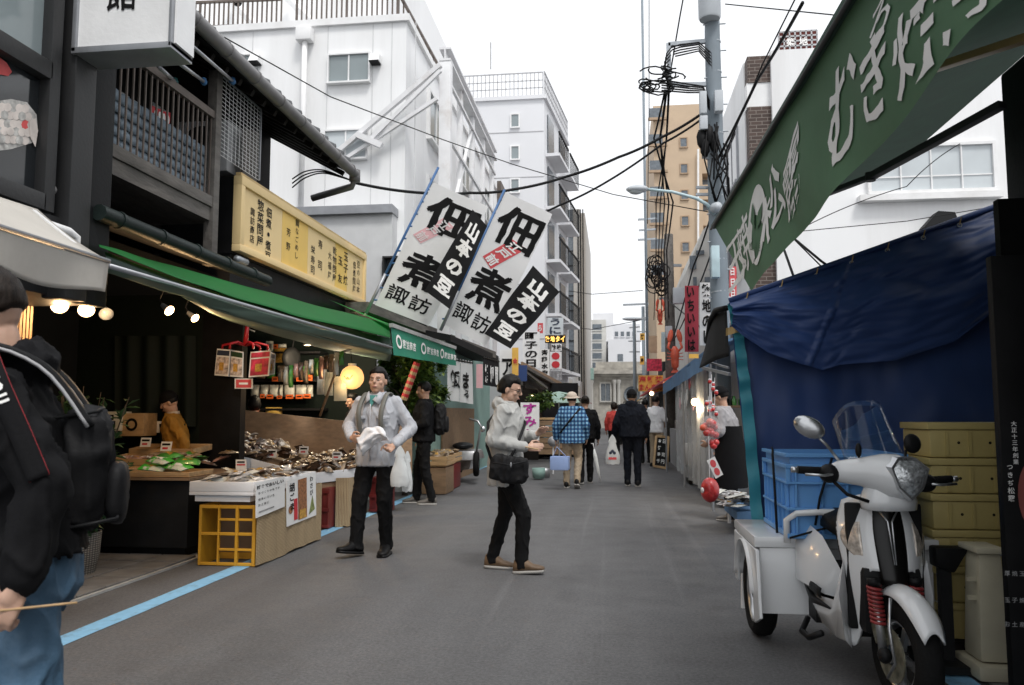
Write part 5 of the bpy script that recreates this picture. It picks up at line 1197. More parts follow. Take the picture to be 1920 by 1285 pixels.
# ================================================================== blue tarpaulin wall
TP = thing('blue_tarpaulin', 'dark blue tarpaulin wall with folded flap behind the white scooter', 'tarpaulin', (1.6, 5.4, .5))
Yt = 5.45
tl, tr = at(1366, 568, Yt), at(1895, 381, Yt); bl, br_ = at(1415, 985, Yt), V((2.62, Yt, .4))
def folds(u, v): return V((0, .03 * sin(u * 13 + v * 4) * (1 - v) + .02 * noise.noise(V((u * 6, v * 7, 2))) + .012 * noise.noise(V((u * 15, v * 9, 7))), 0))
MB().sheet(lambda u, v: bl.lerp(br_, u).lerp(tl.lerp(tr, u), v) + folds(u, v), 60, 40).build('wall_sheet', 'tarp_blue', TP, smooth=True)
low = [(1372, 612), (1391, 628), (1441, 662), (1500, 682), (1542, 694), (1575, 684), (1680, 676), (1790, 640), (1895, 560)]
def flap(u, v):
    a = tl.lerp(tr, u) + V((0, -.03, 0)); lp = lerp_px(low, u); b = at(*lp, Yt - .24 + .06 * u)
    p = a.lerp(b, v); ripple = .035 * sin(v * 16 - u * 7 + 2 * noise.noise(V((u * 4, v * 2, 0)))) * sin(pi * min(1, v * 1.1)) * (1 - .3 * u) + .02 * noise.noise(V((u * 12, v * 18, 4)))
    seam = -.012 if abs(u - .42) < .012 else 0
    return p + V((0, -.10 * sin(v * pi) + ripple + seam, 0))
MB().sheet(flap, 110, 60).build('flap', 'tarp_blue', TP, smooth=True)
MB().tube([tl + V((0, -.03, .01)), tr + V((0, -.03, .01))], .018, 8).build('top_hem', 'tarp_blue', TP, smooth=True)
for i in range(8): p = tl.lerp(tr, .06 + i * .125) + V((0, -.055, -.03)); MB().lathe([(.009, 0), (.016, 0), (.016, .004), (.009, .004)], p, (0, -1, 0), 12).build('eyelet', 'galv', TP); MB().tube([p, p + V((.01, -.01, .05))], .004, 5).build('tie', 'tape_tan', TP)
e0, e1 = [(1364, 570), (1377, 640), (1390, 760), (1410, 985)], [(1384, 572), (1396, 640), (1412, 760), (1432, 985)]
MB().sheet(lambda u, v: at(*[lerp_px(e0, v)[i] * (1 - u) + lerp_px(e1, v)[i] * u for i in (0, 1)], Yt - .06) + V((0, .012 * sin(v * 55 + u) + .01 * noise.noise(V((u, v * 12, 0))), 0)), 4, 90).build('teal_edge', 'tarp_teal', TP, smooth=True)
MB().sheet(lambda u, v: at(1361 + 34 * u, 630 - 10 * u - 14 * v, Yt - .09) + V((0, .01 * sin(u * 9), 0)), 8, 2).build('tape', 'tape_tan', TP)
MB().tube([at(1395, 985, Yt + .02), at(1395, 1140, Yt + .02)], .02, 8).build('leg_pole', 'white_paint', TP)

# yellow stacked bins
for k in range(6):
    z0 = .10 + k * .192; x0, x1 = 1.70, 2.33; y0 = 4.62
    bn = thing('yellow_bin', ['bottom', 'second from bottom', 'third from bottom', 'fourth from bottom', 'fifth from bottom', 'topmost'][k] + ' yellow plastic bin of the wide stack behind the scooter', 'bin', ((x0 + x1) / 2, y0 + .2, z0), 'stacked yellow bins')
    MB().box(x0 + .012, x1 - .012, y0 + .01, y0 + .42, z0, z0 + .15).build('body', 'bin_yellow', bn, bevel=.012); MB().box(x0, x1, y0, y0 + .43, z0 + .151, z0 + .188).build('rim', 'bin_yellow', bn, bevel=.005)
    for i in range(5): MB().box(x0 + .09 + i * .12, x0 + .105 + i * .12, y0 + .002, y0 + .0095, z0 + .01, z0 + .14).build('rib', 'bin_yellow', bn)
    mb = MB()
    for i in range(3): mb.lathe([(.008, 0), (.001, .001)], (x0 + .16 + i * .16, y0 + .0085, z0 + .08), (0, -1, 0), 8)
    mb.build('drain_hole', 'black', bn)
for k in range(6):
    z0 = .12 + k * .19; x0, x1 = 2.34, 2.60; y0 = 4.78
    bn = thing('yellow_bin', ['bottom', 'second from bottom', 'third from bottom', 'fourth from bottom', 'fifth from bottom', 'topmost'][k] + ' yellow bin of the narrow stack next to the dark post', 'bin', ((x0 + x1) / 2, y0 + .2, z0), 'stacked yellow bins')
    MB().box(x0 + .01, x1 - .01, y0 + .01, y0 + .4, z0, z0 + .155).build('body', 'bin_yellow', bn, bevel=.012); MB().box(x0, x1, y0, y0 + .41, z0 + .156, z0 + .186).build('rim', 'bin_yellow', bn, bevel=.005)
tag(MB().box(1.66, 2.64, 4.6, 5.25, .02, .095).build('pallet', 'dark_wood'), 'dark pallet under the yellow bin stacks', 'pallet')
# black post trolley and cream stand in front
TR = thing('hand_trolley', 'black handled trolley post standing before the yellow bins', 'trolley', at(1775, 1200, 4.4))
p = at(1782, 1050, 4.4); MB().hexa([p + V((-.07, 0, -.04)), p + V((.02, 0, -.07)), p + V((.02, .1, -.07)), p + V((-.07, .1, -.04)), p + V((-.07, 0, .06)), p + V((.10, 0, .06)), p + V((.10, .1, .06)), p + V((-.07, .1, .06))]).build('head', 'black', TR, bevel=.015)
MB().box(p.x - .045, p.x + .01, 4.42, 4.47, .05, p.z - .03).build('post', 'charcoal', TR); MB().bar(p + V((.1, .03, .03)), p + V((.36, .03, .03)), .02).build('handle', 'grey_metal', TR)
MB().box(p.x - .12, p.x + .12, 4.3, 4.6, .013, .05).build('base', 'charcoal', TR)
CSt = thing('cream_stand', 'cream plastic sign stand with a weighted foot at the right', 'stand', at(1855, 1200, 4.25))
a, b = at(1838, 1205, 4.25), at(1882, 1040, 4.25)
MB().hexa([(a.x, 4.25, .09), (b.x + .02, 4.25, .09), (b.x + .02, 4.45, .09), (a.x, 4.45, .09), (a.x + .02, 4.27, b.z), (b.x, 4.27, b.z), (b.x, 4.43, b.z), (a.x + .02, 4.43, b.z)]).build('column', 'cream_plastic', CSt, bevel=.02)
MB().box(a.x - .03, b.x + .06, 4.2, 4.5, .012, .085).build('foot', 'cream_plastic', CSt, bevel=.02)
for i in range(2): MB().bar((a.x - .03, 4.3, .48 - i * .09), (a.x + .03, 4.3, .48 - i * .09), .02).build('peg', 'cream_plastic', CSt)
MB().box(a.x, b.x + .01, 4.24, 4.46, b.z + .001, b.z + .03).build('cap', 'cream_plastic', CSt, bevel=.008)

# ================================================================== utility pole with its gear
UP = thing('utility_pole', 'tall pale grey utility pole with transformer and cable arms over the stalls', 'utility pole', (1.58, 12, 0))
ptop = at(1333, -120, 12); MB().tube([(1.585, 12, 0), (1.583, 12, 3), (1.565, 12, 7), (ptop.x, 12, 9)], [.14, .135, .115, .1], 16).build('post', 'pole_concrete', UP, smooth=True)
p = at(1330, 40, 11.9); MB().lathe([(.0, 0), (.15, 0), (.165, .03), (.17, .9), (.1, .95)], (p.x, 11.85, p.z), n=20).build('transformer', 'transformer', UP, smooth=True, flat_angle=R(40))
for k in range(13): z = 2.6 + k * .48; MB().tube([(1.578, 12, z), (1.576, 12, z + .02)], .14 - .003 * k, 12).build('band', 'galv', UP)
for k in range(12): MB().tube([(1.42, 11.95, 3.0 + k * .42), (1.76, 11.95, 3.0 + k * .42)], .01, 6).build('step_bolt', 'galv', UP)
arm = lambda a, b, y=12.0, w=.06: MB().bar(at(*a, y), at(*b, y), w).build('cross_arm', 'galv', UP)
arm((1253, 84), (1345, 76)); arm((1253, 82), (1256, 168)); arm((1250, 160), (1345, 158)); arm((1305, 352), (1352, 352), 12.0, .04); arm((1305, 365), (1352, 365), 12.0, .04)
for (u, v, w, h) in ((1313, 170, 12, 42), (1341, 168, 15, 40), (1313, 216, 14, 26), (1335, 460, 14, 60)):
    a, b = at(u, v + h, 11.7), at(u + w, v, 11.7); MB().box(a.x, b.x, 11.7, 11.84, a.z, b.z).build('junction_box', 'sky_box_blue' if h == 60 else 'transformer', UP, bevel=.01)
for (u, v) in ((1316, 260), (1330, 255), (1322, 275), (1340, 268)):
    p = at(u, v, 11.8); MB().ellipsoid(p, (.07, .06, .16), fn=lambda d: 1 + .3 * noise.noise(d * 3 + p)).build('splice_case', 'cable', UP, smooth=True)
SLm = thing('street_light', 'curved pale green street light arm on the utility pole', 'street light', at(1338, 410, 11.9))
pts = [at(1340, 402, 11.9), at(1325, 383, 11.85), at(1305, 372, 11.8), at(1260, 360, 11.8), at(1212, 355, 11.8)]
MB().tube(pts, [.03, .028, .026, .024, .022], 8).build('arm', 'sky_box_blue', SLm, smooth=True)
p = at(1195, 355, 11.8); MB().ellipsoid(p, (.17, .1, .06)).build('head', 'transformer', SLm, smooth=True); MB().ellipsoid(p + V((-.02, 0, -.03)), (.11, .075, .05)).build('lens', 'glass_pale', SLm, smooth=True)
p = at(1338, 392, 11.85); MB().lathe([(.0, 0), (.07, 0), (.08, .06), (.06, .14), (0, .15)], p, (.4, -.9, .1), 14).build('speaker_horn', 'transformer', SLm, smooth=True)

def far_pole(label, px, pt, y, r=.1, arms=(), base=0.0, mat='pole_concrete'):
    x = at(px, 600, y).x; t_ = thing('utility_pole', label, 'utility pole', (x, y, base)); zt_ = at(px, pt, y).z
    MB().tube([(x, y, base), (x, y, zt_)], [r, r * .8], 10).build('post', mat, t_, smooth=True)
    for (a, b) in arms: MB().bar(at(*a, y), at(*b, y), .07).build('cross_arm', 'galv', t_)
    return t_
f = far_pole('dark timber utility pole with looped cables behind the red lobsters', 1256, 440, 22, .16, (((1238, 498), (1278, 498)), ((1236, 560), (1278, 560))), mat='aged_wood')
for (u, v, w, h) in ((1262, 540, 20, 30), (1248, 612, 12, 22)):
    a, b = at(u, v + h, 21.7), at(u + w, v, 21.7); MB().box(a.x, b.x, 21.6, 21.8, a.z, b.z).build('junction_box', 'transformer', f, bevel=.01)
mb = MB()
for k in range(22):
    c_ = at(random.uniform(1214, 1246), random.uniform(492, 545), 21.7); r_ = random.uniform(.1, .28)
    mb.tube([c_ + V((r_ * cos(a * pi / 6) * .8, .05 * sin(a), r_ * sin(a * pi / 6))) for a in range(13)], .016, 5)
mb.build('cable_loops', 'cable', f)
f2 = far_pole('slim pale utility pole with insulator arms standing far down the right side', 1213, -60, 31, .06, (((1196, 412), (1232, 410)), ((1198, 432), (1230, 430)), ((1196, 450), (1232, 448)), ((1168, 572), (1216, 570))))
p = at(1186, 598, 31); MB().ellipsoid(p, (.4, .15, .08)).build('lamp_head', 'transformer', f2, smooth=True); MB().bar(at(1200, 597, 31), at(1216, 596, 31), .06).build('lamp_arm', 'galv', f2)
far_pole('small far utility pole before the gatehouse, nearer the tan tower', 1189, 600, 52, .13, (((1180, 615), (1200, 613)), ((1178, 640), (1202, 640)), ((1180, 660), (1200, 660))))
far_pole('small far utility pole before the gatehouse, beside the white office', 1206, 575, 46, .12, (((1196, 600), (1216, 600)), ((1194, 622), (1218, 622))))

# signs and banners over the stalls
def flat_sign(name, label, px, y, mat, txt=None, tm='ink', size=None, cols=1, thick=.04, bold=.03, asp=1.0, cat='sign', horiz=False):
    c = [at(px[0], px[3], y), at(px[2], px[3], y), at(px[2], px[1], y), at(px[0], px[1], y)]
    t_ = thing(name, label, cat, (c[0] + c[1]) / 2); MB().slab(*c, (0, thick, 0)).build('panel', mat, t_)
    if txt:
        sf = planar(c[0], (1, 0, 0), (0, 0, 1), .012); w, h = c[1].x - c[0].x, c[3].z - c[0].z; mb = MB()
        if horiz:
            rows = txt if isinstance(txt, list) else [txt]
            for r_, ln in enumerate(rows):
                for i, ch in enumerate(ln): put(mb, ch, w * (i + .5) / len(ln), h * (1 - (r_ + .5) / len(rows)), w / len(ln) * .86, h / len(rows) * .8, sf, bold)
        else:
            for i, ch in enumerate(txt):
                if ch != ' ': put(mb, ch, w * .5, h * (1 - (i + .5) / len(txt)), w * .72 * asp, min(h / len(txt) * .86, w * 1.1), sf, bold)
        mb.build('lettering', tm, t_)
    return t_
M('banner_red', (.36, .035, .055), .75, var=.08, translucent=.2); M('led', (.9, .5, .1), .5, emit=(1, .55, .12), estr=1.6, bump=0); M('sign_yellow', (.72, .42, .08), .6, var=.15)
flat_sign('banner', 'tall dark red cloth banner with black kana beside the white one', (1284, 536, 1310, 660), 13.0, 'banner_red', 'いちいいは', 'ink', cat='banner', thick=.01, asp=.75)
flat_sign('banner', 'tall white cloth banner with black brush writing next to the pole', (1312, 530, 1341, 648), 12.6, 'banner_white', '築地のし', 'ink', cat='banner', thick=.01, asp=.85)
flat_sign('hanging_sign', 'narrow pink and white sign on the brick building behind the pole', (1368, 500, 1381, 560), 15.2, 'ink_pinkred', '日日日', 'ink_white')
flat_sign('hanging_sign', 'yellow and orange cloth sign with red writing over the far stalls', (1197, 704, 1243, 734), 24.0, 'sign_yellow', ['海鮮丼', 'まんきん'], 'ink_red', horiz=True, thick=.02)
flat_sign('hanging_sign', 'dark red framed picture sign above the yellow cloth sign', (1213, 673, 1241, 696), 24.5, 'magazine_red')
flat_sign('hanging_sign', 'small yellow square sign on the dark timber pole', (1200, 625, 1209, 638), 25.5, 'sign_yellow', '丼', 'ink')
flat_sign('hanging_sign', 'small yellow sign lower on the dark timber pole', (1200, 668, 1208, 684), 25.5, 'sign_yellow', '寿', 'ink')
flat_sign('hanging_sign', 'brown menu board sign behind the looped cables', (1216, 630, 1232, 662), 24.8, 'tan_dark')
flat_sign('hanging_sign', 'pale blue vertical sign behind the timber pole', (1240, 623, 1249, 660), 24.0, 'sky_box_blue')
# red lobster figures
def lobster(label, c, s, claws=True):
    t_ = thing('lobster_figure', label, 'figure', c, 'red lobster figures on the stall fronts'); c = V(c)
    MB().loft([[c + V((cos(a * pi / 6) * r * s, sin(a * pi / 6) * r * s, z * s)) for a in range(12)] for z, r in ((0, .03), (.12, .13), (.3, .15), (.45, .14), (.5, .17), (.75, .15), (.9, .06))]).build('body', 'lobster', t_, smooth=True)
    for sgn in (-1, 1):
        MB().tube([c + V((sgn * .12 * s, 0, .7 * s)), c + V((sgn * .26 * s, -.05, .85 * s)), c + V((sgn * .2 * s, -.05, 1.05 * s))], [.04 * s, .05 * s, .05 * s], 8).build('arm', 'lobster', t_, smooth=True)
        MB().ellipsoid(c + V((sgn * .17 * s, -.06, 1.28 * s)), (.10 * s, .05 * s, .26 * s), Euler((0, sgn * -.2, 0)).to_matrix()).build('claw', 'lobster', t_, smooth=True)
        for k in range(3): MB().tube([c + V((sgn * .1 * s, 0, (.4 + k * .1) * s)), c + V((sgn * .3 * s, -.05, (.38 + k * .13) * s))], .015 * s, 5).build('leg', 'lobster', t_, smooth=True)
    MB().prism([c + V((-.16 * s, 0, -.1 * s)), c + V((.16 * s, 0, -.1 * s)), c + V((.05 * s, 0, .06 * s)), c + V((-.05 * s, 0, .06 * s))], (0, .04, 0)).build('tail', 'lobster', t_)
    return t_
lobster('large red lobster figure hanging beside the dark red banner', at(1266, 694, 19), .62)
lobster('small red lobster figure high on the timber pole', at(1238, 606, 21.5), .42)
# ================================================================== white three-wheeled delivery scooter
M('scooter_white', (.72, .73, .735), .22, var=.02, bump=0, coat=.6); M('scooter_black', (.010, .0095, .009), .3, var=.2, bump=0, spec=.3); M('rubber', (.014, .014, .014), .8, var=.25, bump=.25, bscale=120); M('plastic_black', (.018, .018, .019), .5, var=.15)
M('spring_red', (.25, .03, .03), .4); M('lamp_glass', (.55, .57, .58), .08, var=.5, scale=60, metal=.6, bump=.3, bscale=90); M('indicator', (.62, .55, .48), .12, var=.35, scale=40, metal=.3, bump=.2, bscale=80); M('disc_metal', (.30, .29, .22), .4, metal=.7, var=.4, scale=24)
M('alloy', (.55, .56, .57), .3, metal=.9); M('seat_black', (.02, .022, .024), .45, var=.1, bump=.12, bscale=150); M('crate_blue', (.13, .34, .68), .42, var=.06, scale=3, dirt=(.15, .3, .52, .35), bump=.03)
M('screen_glass', (.9, .93, .93), .03, var=.01, bump=0, trans=1.0, alpha=.2, spec=.5)
TX, TY = 1.25, 3.78
T3 = thing('delivery_scooter', 'white three-wheeled delivery scooter with windscreen parked before the blue tarpaulin', 'scooter', (TX, TY, 0))
def L3(x, y, z): return V((TX + x, TY + y, z))
STEER = Matrix.Rotation(R(9), 3, 'Z')
def S3(x, y, z): return L3(*(STEER @ V((x, y - .06, 0)) + V((0, .06, z))))
def sm(a, b, x): t_ = max(0, min(1, (x - a) / (b - a))); return t_ * t_ * (3 - 2 * t_)
def wheel(parent, c, ax, Ro, w, rim, spokes=0, disc=True):
    c = V(c); ax = V(ax).normalized()
    wh = MB().lathe([(rim, -w * .42), (rim + .02, -w * .5), (Ro - .035, -w * .52), (Ro - .008, -w * .36), (Ro, -w * .12), (Ro, w * .12), (Ro - .008, w * .36), (Ro - .035, w * .52), (rim + .02, w * .5), (rim, w * .42)], c, ax, 40).build('tyre', 'rubber', parent, smooth=True)
    MB().lathe([(rim + .004, -w * .40), (rim - .012, -w * .36), (rim - .02, -.01), (rim - .02, .01), (rim - .012, w * .36), (rim + .004, w * .40)], c, ax, 40).build('rim', 'alloy', wh, smooth=True)
    MB().lathe([(.001, -w * .34), (.035, -w * .34), (.04, w * .34), (.001, w * .34)], c, ax, 16).build('hub', 'plastic_black', wh, smooth=True)
    u = ax.orthogonal().normalized(); v = ax.cross(u)
    for k in range(spokes):
        a = 2 * pi * k / spokes; d = u * cos(a) + v * sin(a); MB().bar(c - ax * w * .2 + d * .03, c - ax * w * .28 + d * (rim - .01), .03, .018, up=ax).build('spoke', 'alloy', wh)
    return wh
fw = wheel(T3, S3(0, 0, .245), STEER @ V((1, 0, 0)), .245, .10, .15, 5)
dc = S3(-.062, 0, .245); axl = STEER @ V((-1, 0, 0))
MB().lathe([(.045, 0), (.115, 0), (.115, .006), (.045, .006)], dc, axl, 30).build('brake_disc', 'disc_metal', fw)
MB().obox(S3(-.078, .08, .33), (.03, .07, .10), STEER @ Matrix.Rotation(R(-30), 3, 'X')).build('brake_caliper', 'disc_metal', fw, bevel=.008)
MB().tube([S3(-.085, -.05, .50), S3(-.11, -.08, .38), S3(-.10, -.10, .24), S3(-.085, 0, .15)], .007, 6).build('brake_hose', 'alloy', fw, smooth=True)
# fork legs with red springs
for sx in (-.095, .095):
    fk = MB().tube([S3(sx, .07, .52), S3(sx, .01, .25)], .018, 10).build('fork_leg', 'alloy', T3, smooth=True)
    mb = MB(); a, b = S3(sx, .075, .53), S3(sx, .045, .37)
    mb.tube([a.lerp(b, k / 72) + V((.028 * cos(k * pi / 4), .028 * sin(k * pi / 4), 0)) for k in range(73)], .008, 5); mb.build('spring', 'spring_red', fk, smooth=True)
    MB().tube([a + V((0, 0, .03)), a], .03, 10).build('spring_cap', 'plastic_black', fk, smooth=True)
    MB().ellipsoid(S3(sx, 0, .245), (.03, .035, .035)).build('axle_lug', 'plastic_black', fk, smooth=True)
mb = MB(); mb.box(TX - .13, TX + .13, TY + .10, TY + .30, .30, .60); mb.build('inner_cowl', 'plastic_black', T3, bevel=.03)
# front mudguard
def fender(u, v):
    a = R(28 + 95 * u); r_ = .272; x = (v - .5) * 2; hw = .064 * (1 - .35 * abs(2 * u - 1) ** 3)
    return S3(x * hw, -.0 - r_ * cos(a) * .98 + .0, .25 + r_ * sin(a) + (.02 - .045 * x * x))
MB().sheet(lambda u, v: fender(u, v), 24, 8).build('front_mudguard', 'scooter_white', T3, smooth=True, solid=.008)
# front shield: two white lobes joined at the top, open arch over the wheel
def hw(z): return .148 + .042 * sm(.40, .72, z) - .05 * sm(.74, .95, z)
def shield(s, z, off=0.0):
    y = .075 + .10 * sm(.45, .95, z) + .115 * abs(s) ** 2.4 + .05 * sm(.5, .2, z) - .02 * cos(s * pi) - off
    return L3(hw(z) * s, y, z)
def zb(s): return .585 - .37 * sm(.50, .93, abs(s))
def zt(s): return .93 - .05 * abs(s) ** 3
for sg in (-1, 1):
    MB().sheet(lambda u, v: shield(sg * (.30 + .70 * u), zb(.30 + .70 * u) + (zt(.3 + .7 * u) - zb(.30 + .70 * u)) * v, .012 * sin(pi * u)), 18, 26).build('front_shield', 'scooter_white', T3, smooth=True, solid=.016)
MB().sheet(lambda u, v: shield((u - .5) * 2 * (.34 + .10 * v), .53 + .40 * v, .004 + .006 * sin(pi * u)), 10, 16).build('centre_panel', 'scooter_black', T3, smooth=True, solid=.012)
em = MB()
for sg in (-1, 1): em.tube([shield(sg * .26, .855, .024), shield(sg * .05, .805, .024), shield(sg * .02, .62, .024)], [.004, .006, .003], 6)
em.build('chrome_trim', 'alloy', T3, smooth=True); MB().lathe([(0.001, .006), (.014, .005), (.016, 0)], shield(0, .895, .022), (0, -1, .1), 14).build('badge', 'alloy', T3)
for sg in (-1, 1):
    def lens(u, v): return shield(sg * (.62 + .36 * u * sin(pi * v) ** .7), .62 + .20 * v, .014 + .014 * sin(pi * v))
    hs = MB().sheet(lambda u, v: shield(sg * (.88 + .14 * u), .60 + .23 * v, .004), 6, 10).build('indicator_housing', 'scooter_black', T3, smooth=True, solid=.012)
    MB().sheet(lens, 8, 12).build('indicator_lens', 'indicator', hs, smooth=True, solid=.006)
    # lower flank running back to the footboard
    MB().loft([[L3(sg * x, y, z) for x, y, z in pts] for pts in (
        [(.185, .20, .62), (.21, .21, .45), (.19, .20, .25), (.15, .24, .20), (.16, .26, .45)],
        [(.20, .34, .40), (.215, .36, .32), (.19, .36, .22), (.14, .38, .19), (.16, .38, .34)],
        [(.20, .60, .36), (.215, .62, .30), (.19, .62, .22), (.14, .62, .19), (.16, .62, .32)],
        [(.19, .95, .40), (.20, .95, .34), (.18, .95, .26), (.14, .95, .24), (.16, .95, .36)])]).build('lower_fairing', 'scooter_white', T3, smooth=True, flat_angle=R(50))
    MB().tube([L3(sg * .215, .36, .355), L3(sg * .222, .66, .33), L3(sg * .205, .95, .40)], [.006, .02, .012], 8).build('footboard_rubber', 'plastic_black', T3, smooth=True)
    MB().loft([[L3(sg * x, y, z) for x, y, z in pts] for pts in (
        [(.10, .52, .48), (.17, .54, .44), (.19, .55, .38), (.10, .54, .36)], [(.17, .64, .66), (.24, .66, .56), (.245, .66, .40), (.12, .66, .36)],
        [(.20, .80, .70), (.27, .82, .60), (.27, .82, .40), (.12, .82, .38)], [(.13, 1.0, .70), (.22, 1.0, .62), (.22, 1.0, .5), (.12, 1.0, .46)])]).build('side_panel', 'scooter_white', T3, smooth=True, flat_angle=R(60))
    MB().sheet(lambda u, v: L3(sg * (.22 + .03 * u + .006 * sin(pi * v)), .50 + .42 * u, .37 + .035 * u + .05 * v * (1 - .4 * u)), 10, 4).build('side_vent', 'plastic_black', T3, smooth=True, solid=.01)
MB().box(TX - .17, TX + .17, TY + .25, TY + .70, .25, .29).build('footboard', 'plastic_black', T3, bevel=.01)
MB().box(TX - .17, TX + .17, TY + .19, TY + .23, .30, .88).build('leg_shield_back', 'plastic_black', T3, bevel=.015)
mb = MB(); mb.loft([[L3(x * w_, y, z + zz) for x, zz in ((-1, -.02), (-.95, .05), (-.5, .075), (.5, .075), (.95, .05), (1, -.02), (.7, -.05), (-.7, -.05))] for y, w_, z in ((.58, .10, .69), (.66, .14, .71), (.85, .15, .72), (1.02, .14, .74), (1.08, .10, .74))]); mb.build('seat', 'seat_black', T3, smooth=True, flat_angle=R(70))
# handlebar cowl, lamp, grips
ch = lambda x, y, z: S3(x, y, z)
mb = MB(); rings = []
for t_, cx, w_, h_, yy, zz in ((0, -.235, .02, .03, .17, 1.03), (.1, -.20, .05, .05, .165, 1.03), (.3, -.11, .075, .065, .13, 1.03), (.45, -.03, .11, .10, .085, 1.015), (.5, .03, .12, .105, .075, 1.01), (.65, .11, .095, .085, .10, 1.005), (.85, .18, .06, .055, .15, 1.0), (1, .215, .02, .03, .17, 1.0)):
    rings.append([ch(cx, yy + w_ * .85 * cos(a * pi / 8), zz + h_ * sin(a * pi / 8)) for a in range(16)])
mb.loft(rings); mb.build('handlebar_cowl', 'scooter_white', T3, smooth=True)
mb = MB(); mb.loft([[ch(.01 + .13 * c * math.cos(a * pi / 8), .12 + .09 * c * sin(a * pi / 8), z) for a in range(16)] for z, c in ((.86, .95), (.90, 1.0), (.94, .9), (.97, .8))]); mb.build('neck_cowl', 'scooter_white', T3, smooth=True)
hl = [(-.075, .045), (-.035, .083), (.045, .083), (.088, .040), (.060, -.045), (.012, -.092), (-.045, -.04)]
hp = lambda x, z, d: ch(x + .035, -.022 + .10 * x * x * 8 + .12 * max(0, -z) - .25 * min(0, z) * 0 - d + (.03 if z > .06 else 0), 1.012 + z)
bez = MB(); n_ = len(hl); bez.add([hp(x * 1.12, z * 1.12, -.03) for x, z in hl] + [hp(x * 1.06, z * 1.06, .012) for x, z in hl] + [hp(x * .93, z * .93, .012) for x, z in hl], [(i, (i + 1) % n_, n_ + (i + 1) % n_, n_ + i) for i in range(n_)] + [(n_ + i, n_ + (i + 1) % n_, 2 * n_ + (i + 1) % n_, 2 * n_ + i) for i in range(n_)])
bez = bez.build('headlight_bezel', 'alloy', T3, smooth=True, flat_angle=R(40))
mb = MB(); mb.add([hp(x * .94, z * .94, .010) for x, z in hl] + [hp(x * .5, z * .5, .030) for x, z in hl] + [hp(0, 0, .034)], [(i, (i + 1) % n_, n_ + (i + 1) % n_, n_ + i) for i in range(n_)] + [(n_ + i, n_ + (i + 1) % n_, 2 * n_) for i in range(n_)]); mb.build('headlight_lens', 'lamp_glass', bez, smooth=True)
for sg, zz in ((-1, 1.03), (1, .985)):
    gx = .235 if sg < 0 else .215
    MB().ellipsoid(ch(sg * gx, .175, zz - .01), (.05, .05, .045)).build('switch_box', 'plastic_black', T3, smooth=True)
    gr = MB().tube([ch(sg * gx, .18, zz), ch(sg * (gx + .14), .20, zz + .005)], .018, 12).build('grip', 'rubber', T3, smooth=True); MB().tube([ch(sg * (gx + .14), .20, zz + .005), ch(sg * (gx + .17), .204, zz + .006)], .014, 10).build('bar_end', 'alloy', gr, smooth=True)
    MB().tube([ch(sg * (gx - .02), .14, zz - .01), ch(sg * (gx + .05), .12, zz - .015), ch(sg * (gx + .13), .14, zz - .012)], .007, 6).build('brake_lever', 'alloy', T3, smooth=True)
    tip = ch(-.30, .16, 1.20) if sg < 0 else ch(.17, .25, 1.12); st_ = ch(sg * (.17 if sg < 0 else .12), .17, 1.05)
    mr = MB().tube([st_, st_.lerp(tip, .6) + V((0, 0, .01)), tip], .007, 8).build('mirror', 'plastic_black' if sg > 0 else 'alloy', T3, smooth=True)
    MB().ellipsoid(tip + V((sg * .03, 0, .035)), (.075 if sg < 0 else .045, .025, .048), Euler((0, sg * -.5, sg * .3)).to_matrix(), fn=lambda d: 1 if d.y < 0.2 else .85).build('mirror_shell', 'alloy' if sg < 0 else 'plastic_black', mr, smooth=True)
MB().tube([ch(-.24, .16, 1.0), ch(-.19, .10, .93), ch(-.10, .08, .90)], .008, 6).build('cable', 'cable', T3, smooth=True)
ws = MB().sheet(lambda u, v: ch((u - .5) * .30 * (1 - .12 * v), .10 + .16 * v + .26 * (u - .5) ** 2 * 1.6, 1.08 + .28 * v - .10 * (2 * u - 1) ** 4 * v), 20, 10).build('windscreen', 'screen_glass', T3, smooth=True, solid=.004)
MB().ellipsoid(ch(-.13, .10, 1.13), (.014, .014, .035)).build('screen_clamp', 'plastic_black', T3, smooth=True)
# cargo bed and rear wheels
bx0, bx1, by0, by1 = TX - .485, TX + .485, TY + .72, TY + 1.58
MB().box(bx0, bx1, by0 + .12, by1, .56, .62).build('cargo_bed', 'scooter_white', T3, bevel=.012)
for sg, xx in ((-1, bx0), (1, bx1)):
    prof = [(by0 + .12, .56), (by0 + .12, .40)]; wc = TY + 1.20
    side = [(TY + .80, .555), (TY + .74, .20), (TY + .90, .14), (TY + .93, .25)] + [(wc - .295 * cos(a * pi / 10), .25 + .295 * sin(a * pi / 10)) for a in range(1, 10)] + [(wc + .295, .25), (by1, .25), (by1, .555)]
    MB().prism([V((xx, y, z)) for y, z in side], (-sg * .02, 0, 0)).build('side_skirt', 'scooter_white', T3, bevel=.004, seg=1)
    arc = MB(); arc.sheet(lambda u, v: V((xx + sg * (.02 - .14 * v), wc - .30 * cos(pi * (.05 + .9 * u)), .25 + .30 * sin(pi * (.05 + .9 * u)))), 20, 3); arc.build('wheel_arch', 'scooter_white', T3, smooth=True, solid=.01)
    wheel(T3, (xx + sg * -.085 + (.0), wc, .25), (-sg * -1, 0, 0), .25, .12, .17, 7)
MB().box(bx0 + .03, bx1 - .03, TY + .86, TY + .89, .2, .558).build('front_skirt', 'scooter_white', T3, bevel=.008)
MB().tube([L3(-.32, .78, .60), L3(-.32, .78, .72), L3(-.27, .76, .76), L3(-.15, .74, .77), L3(.15, .74, .77), L3(.32, .78, .72), L3(.32, .78, .60)], .018, 10).build('grab_rail', 'scooter_white', T3, smooth=True)
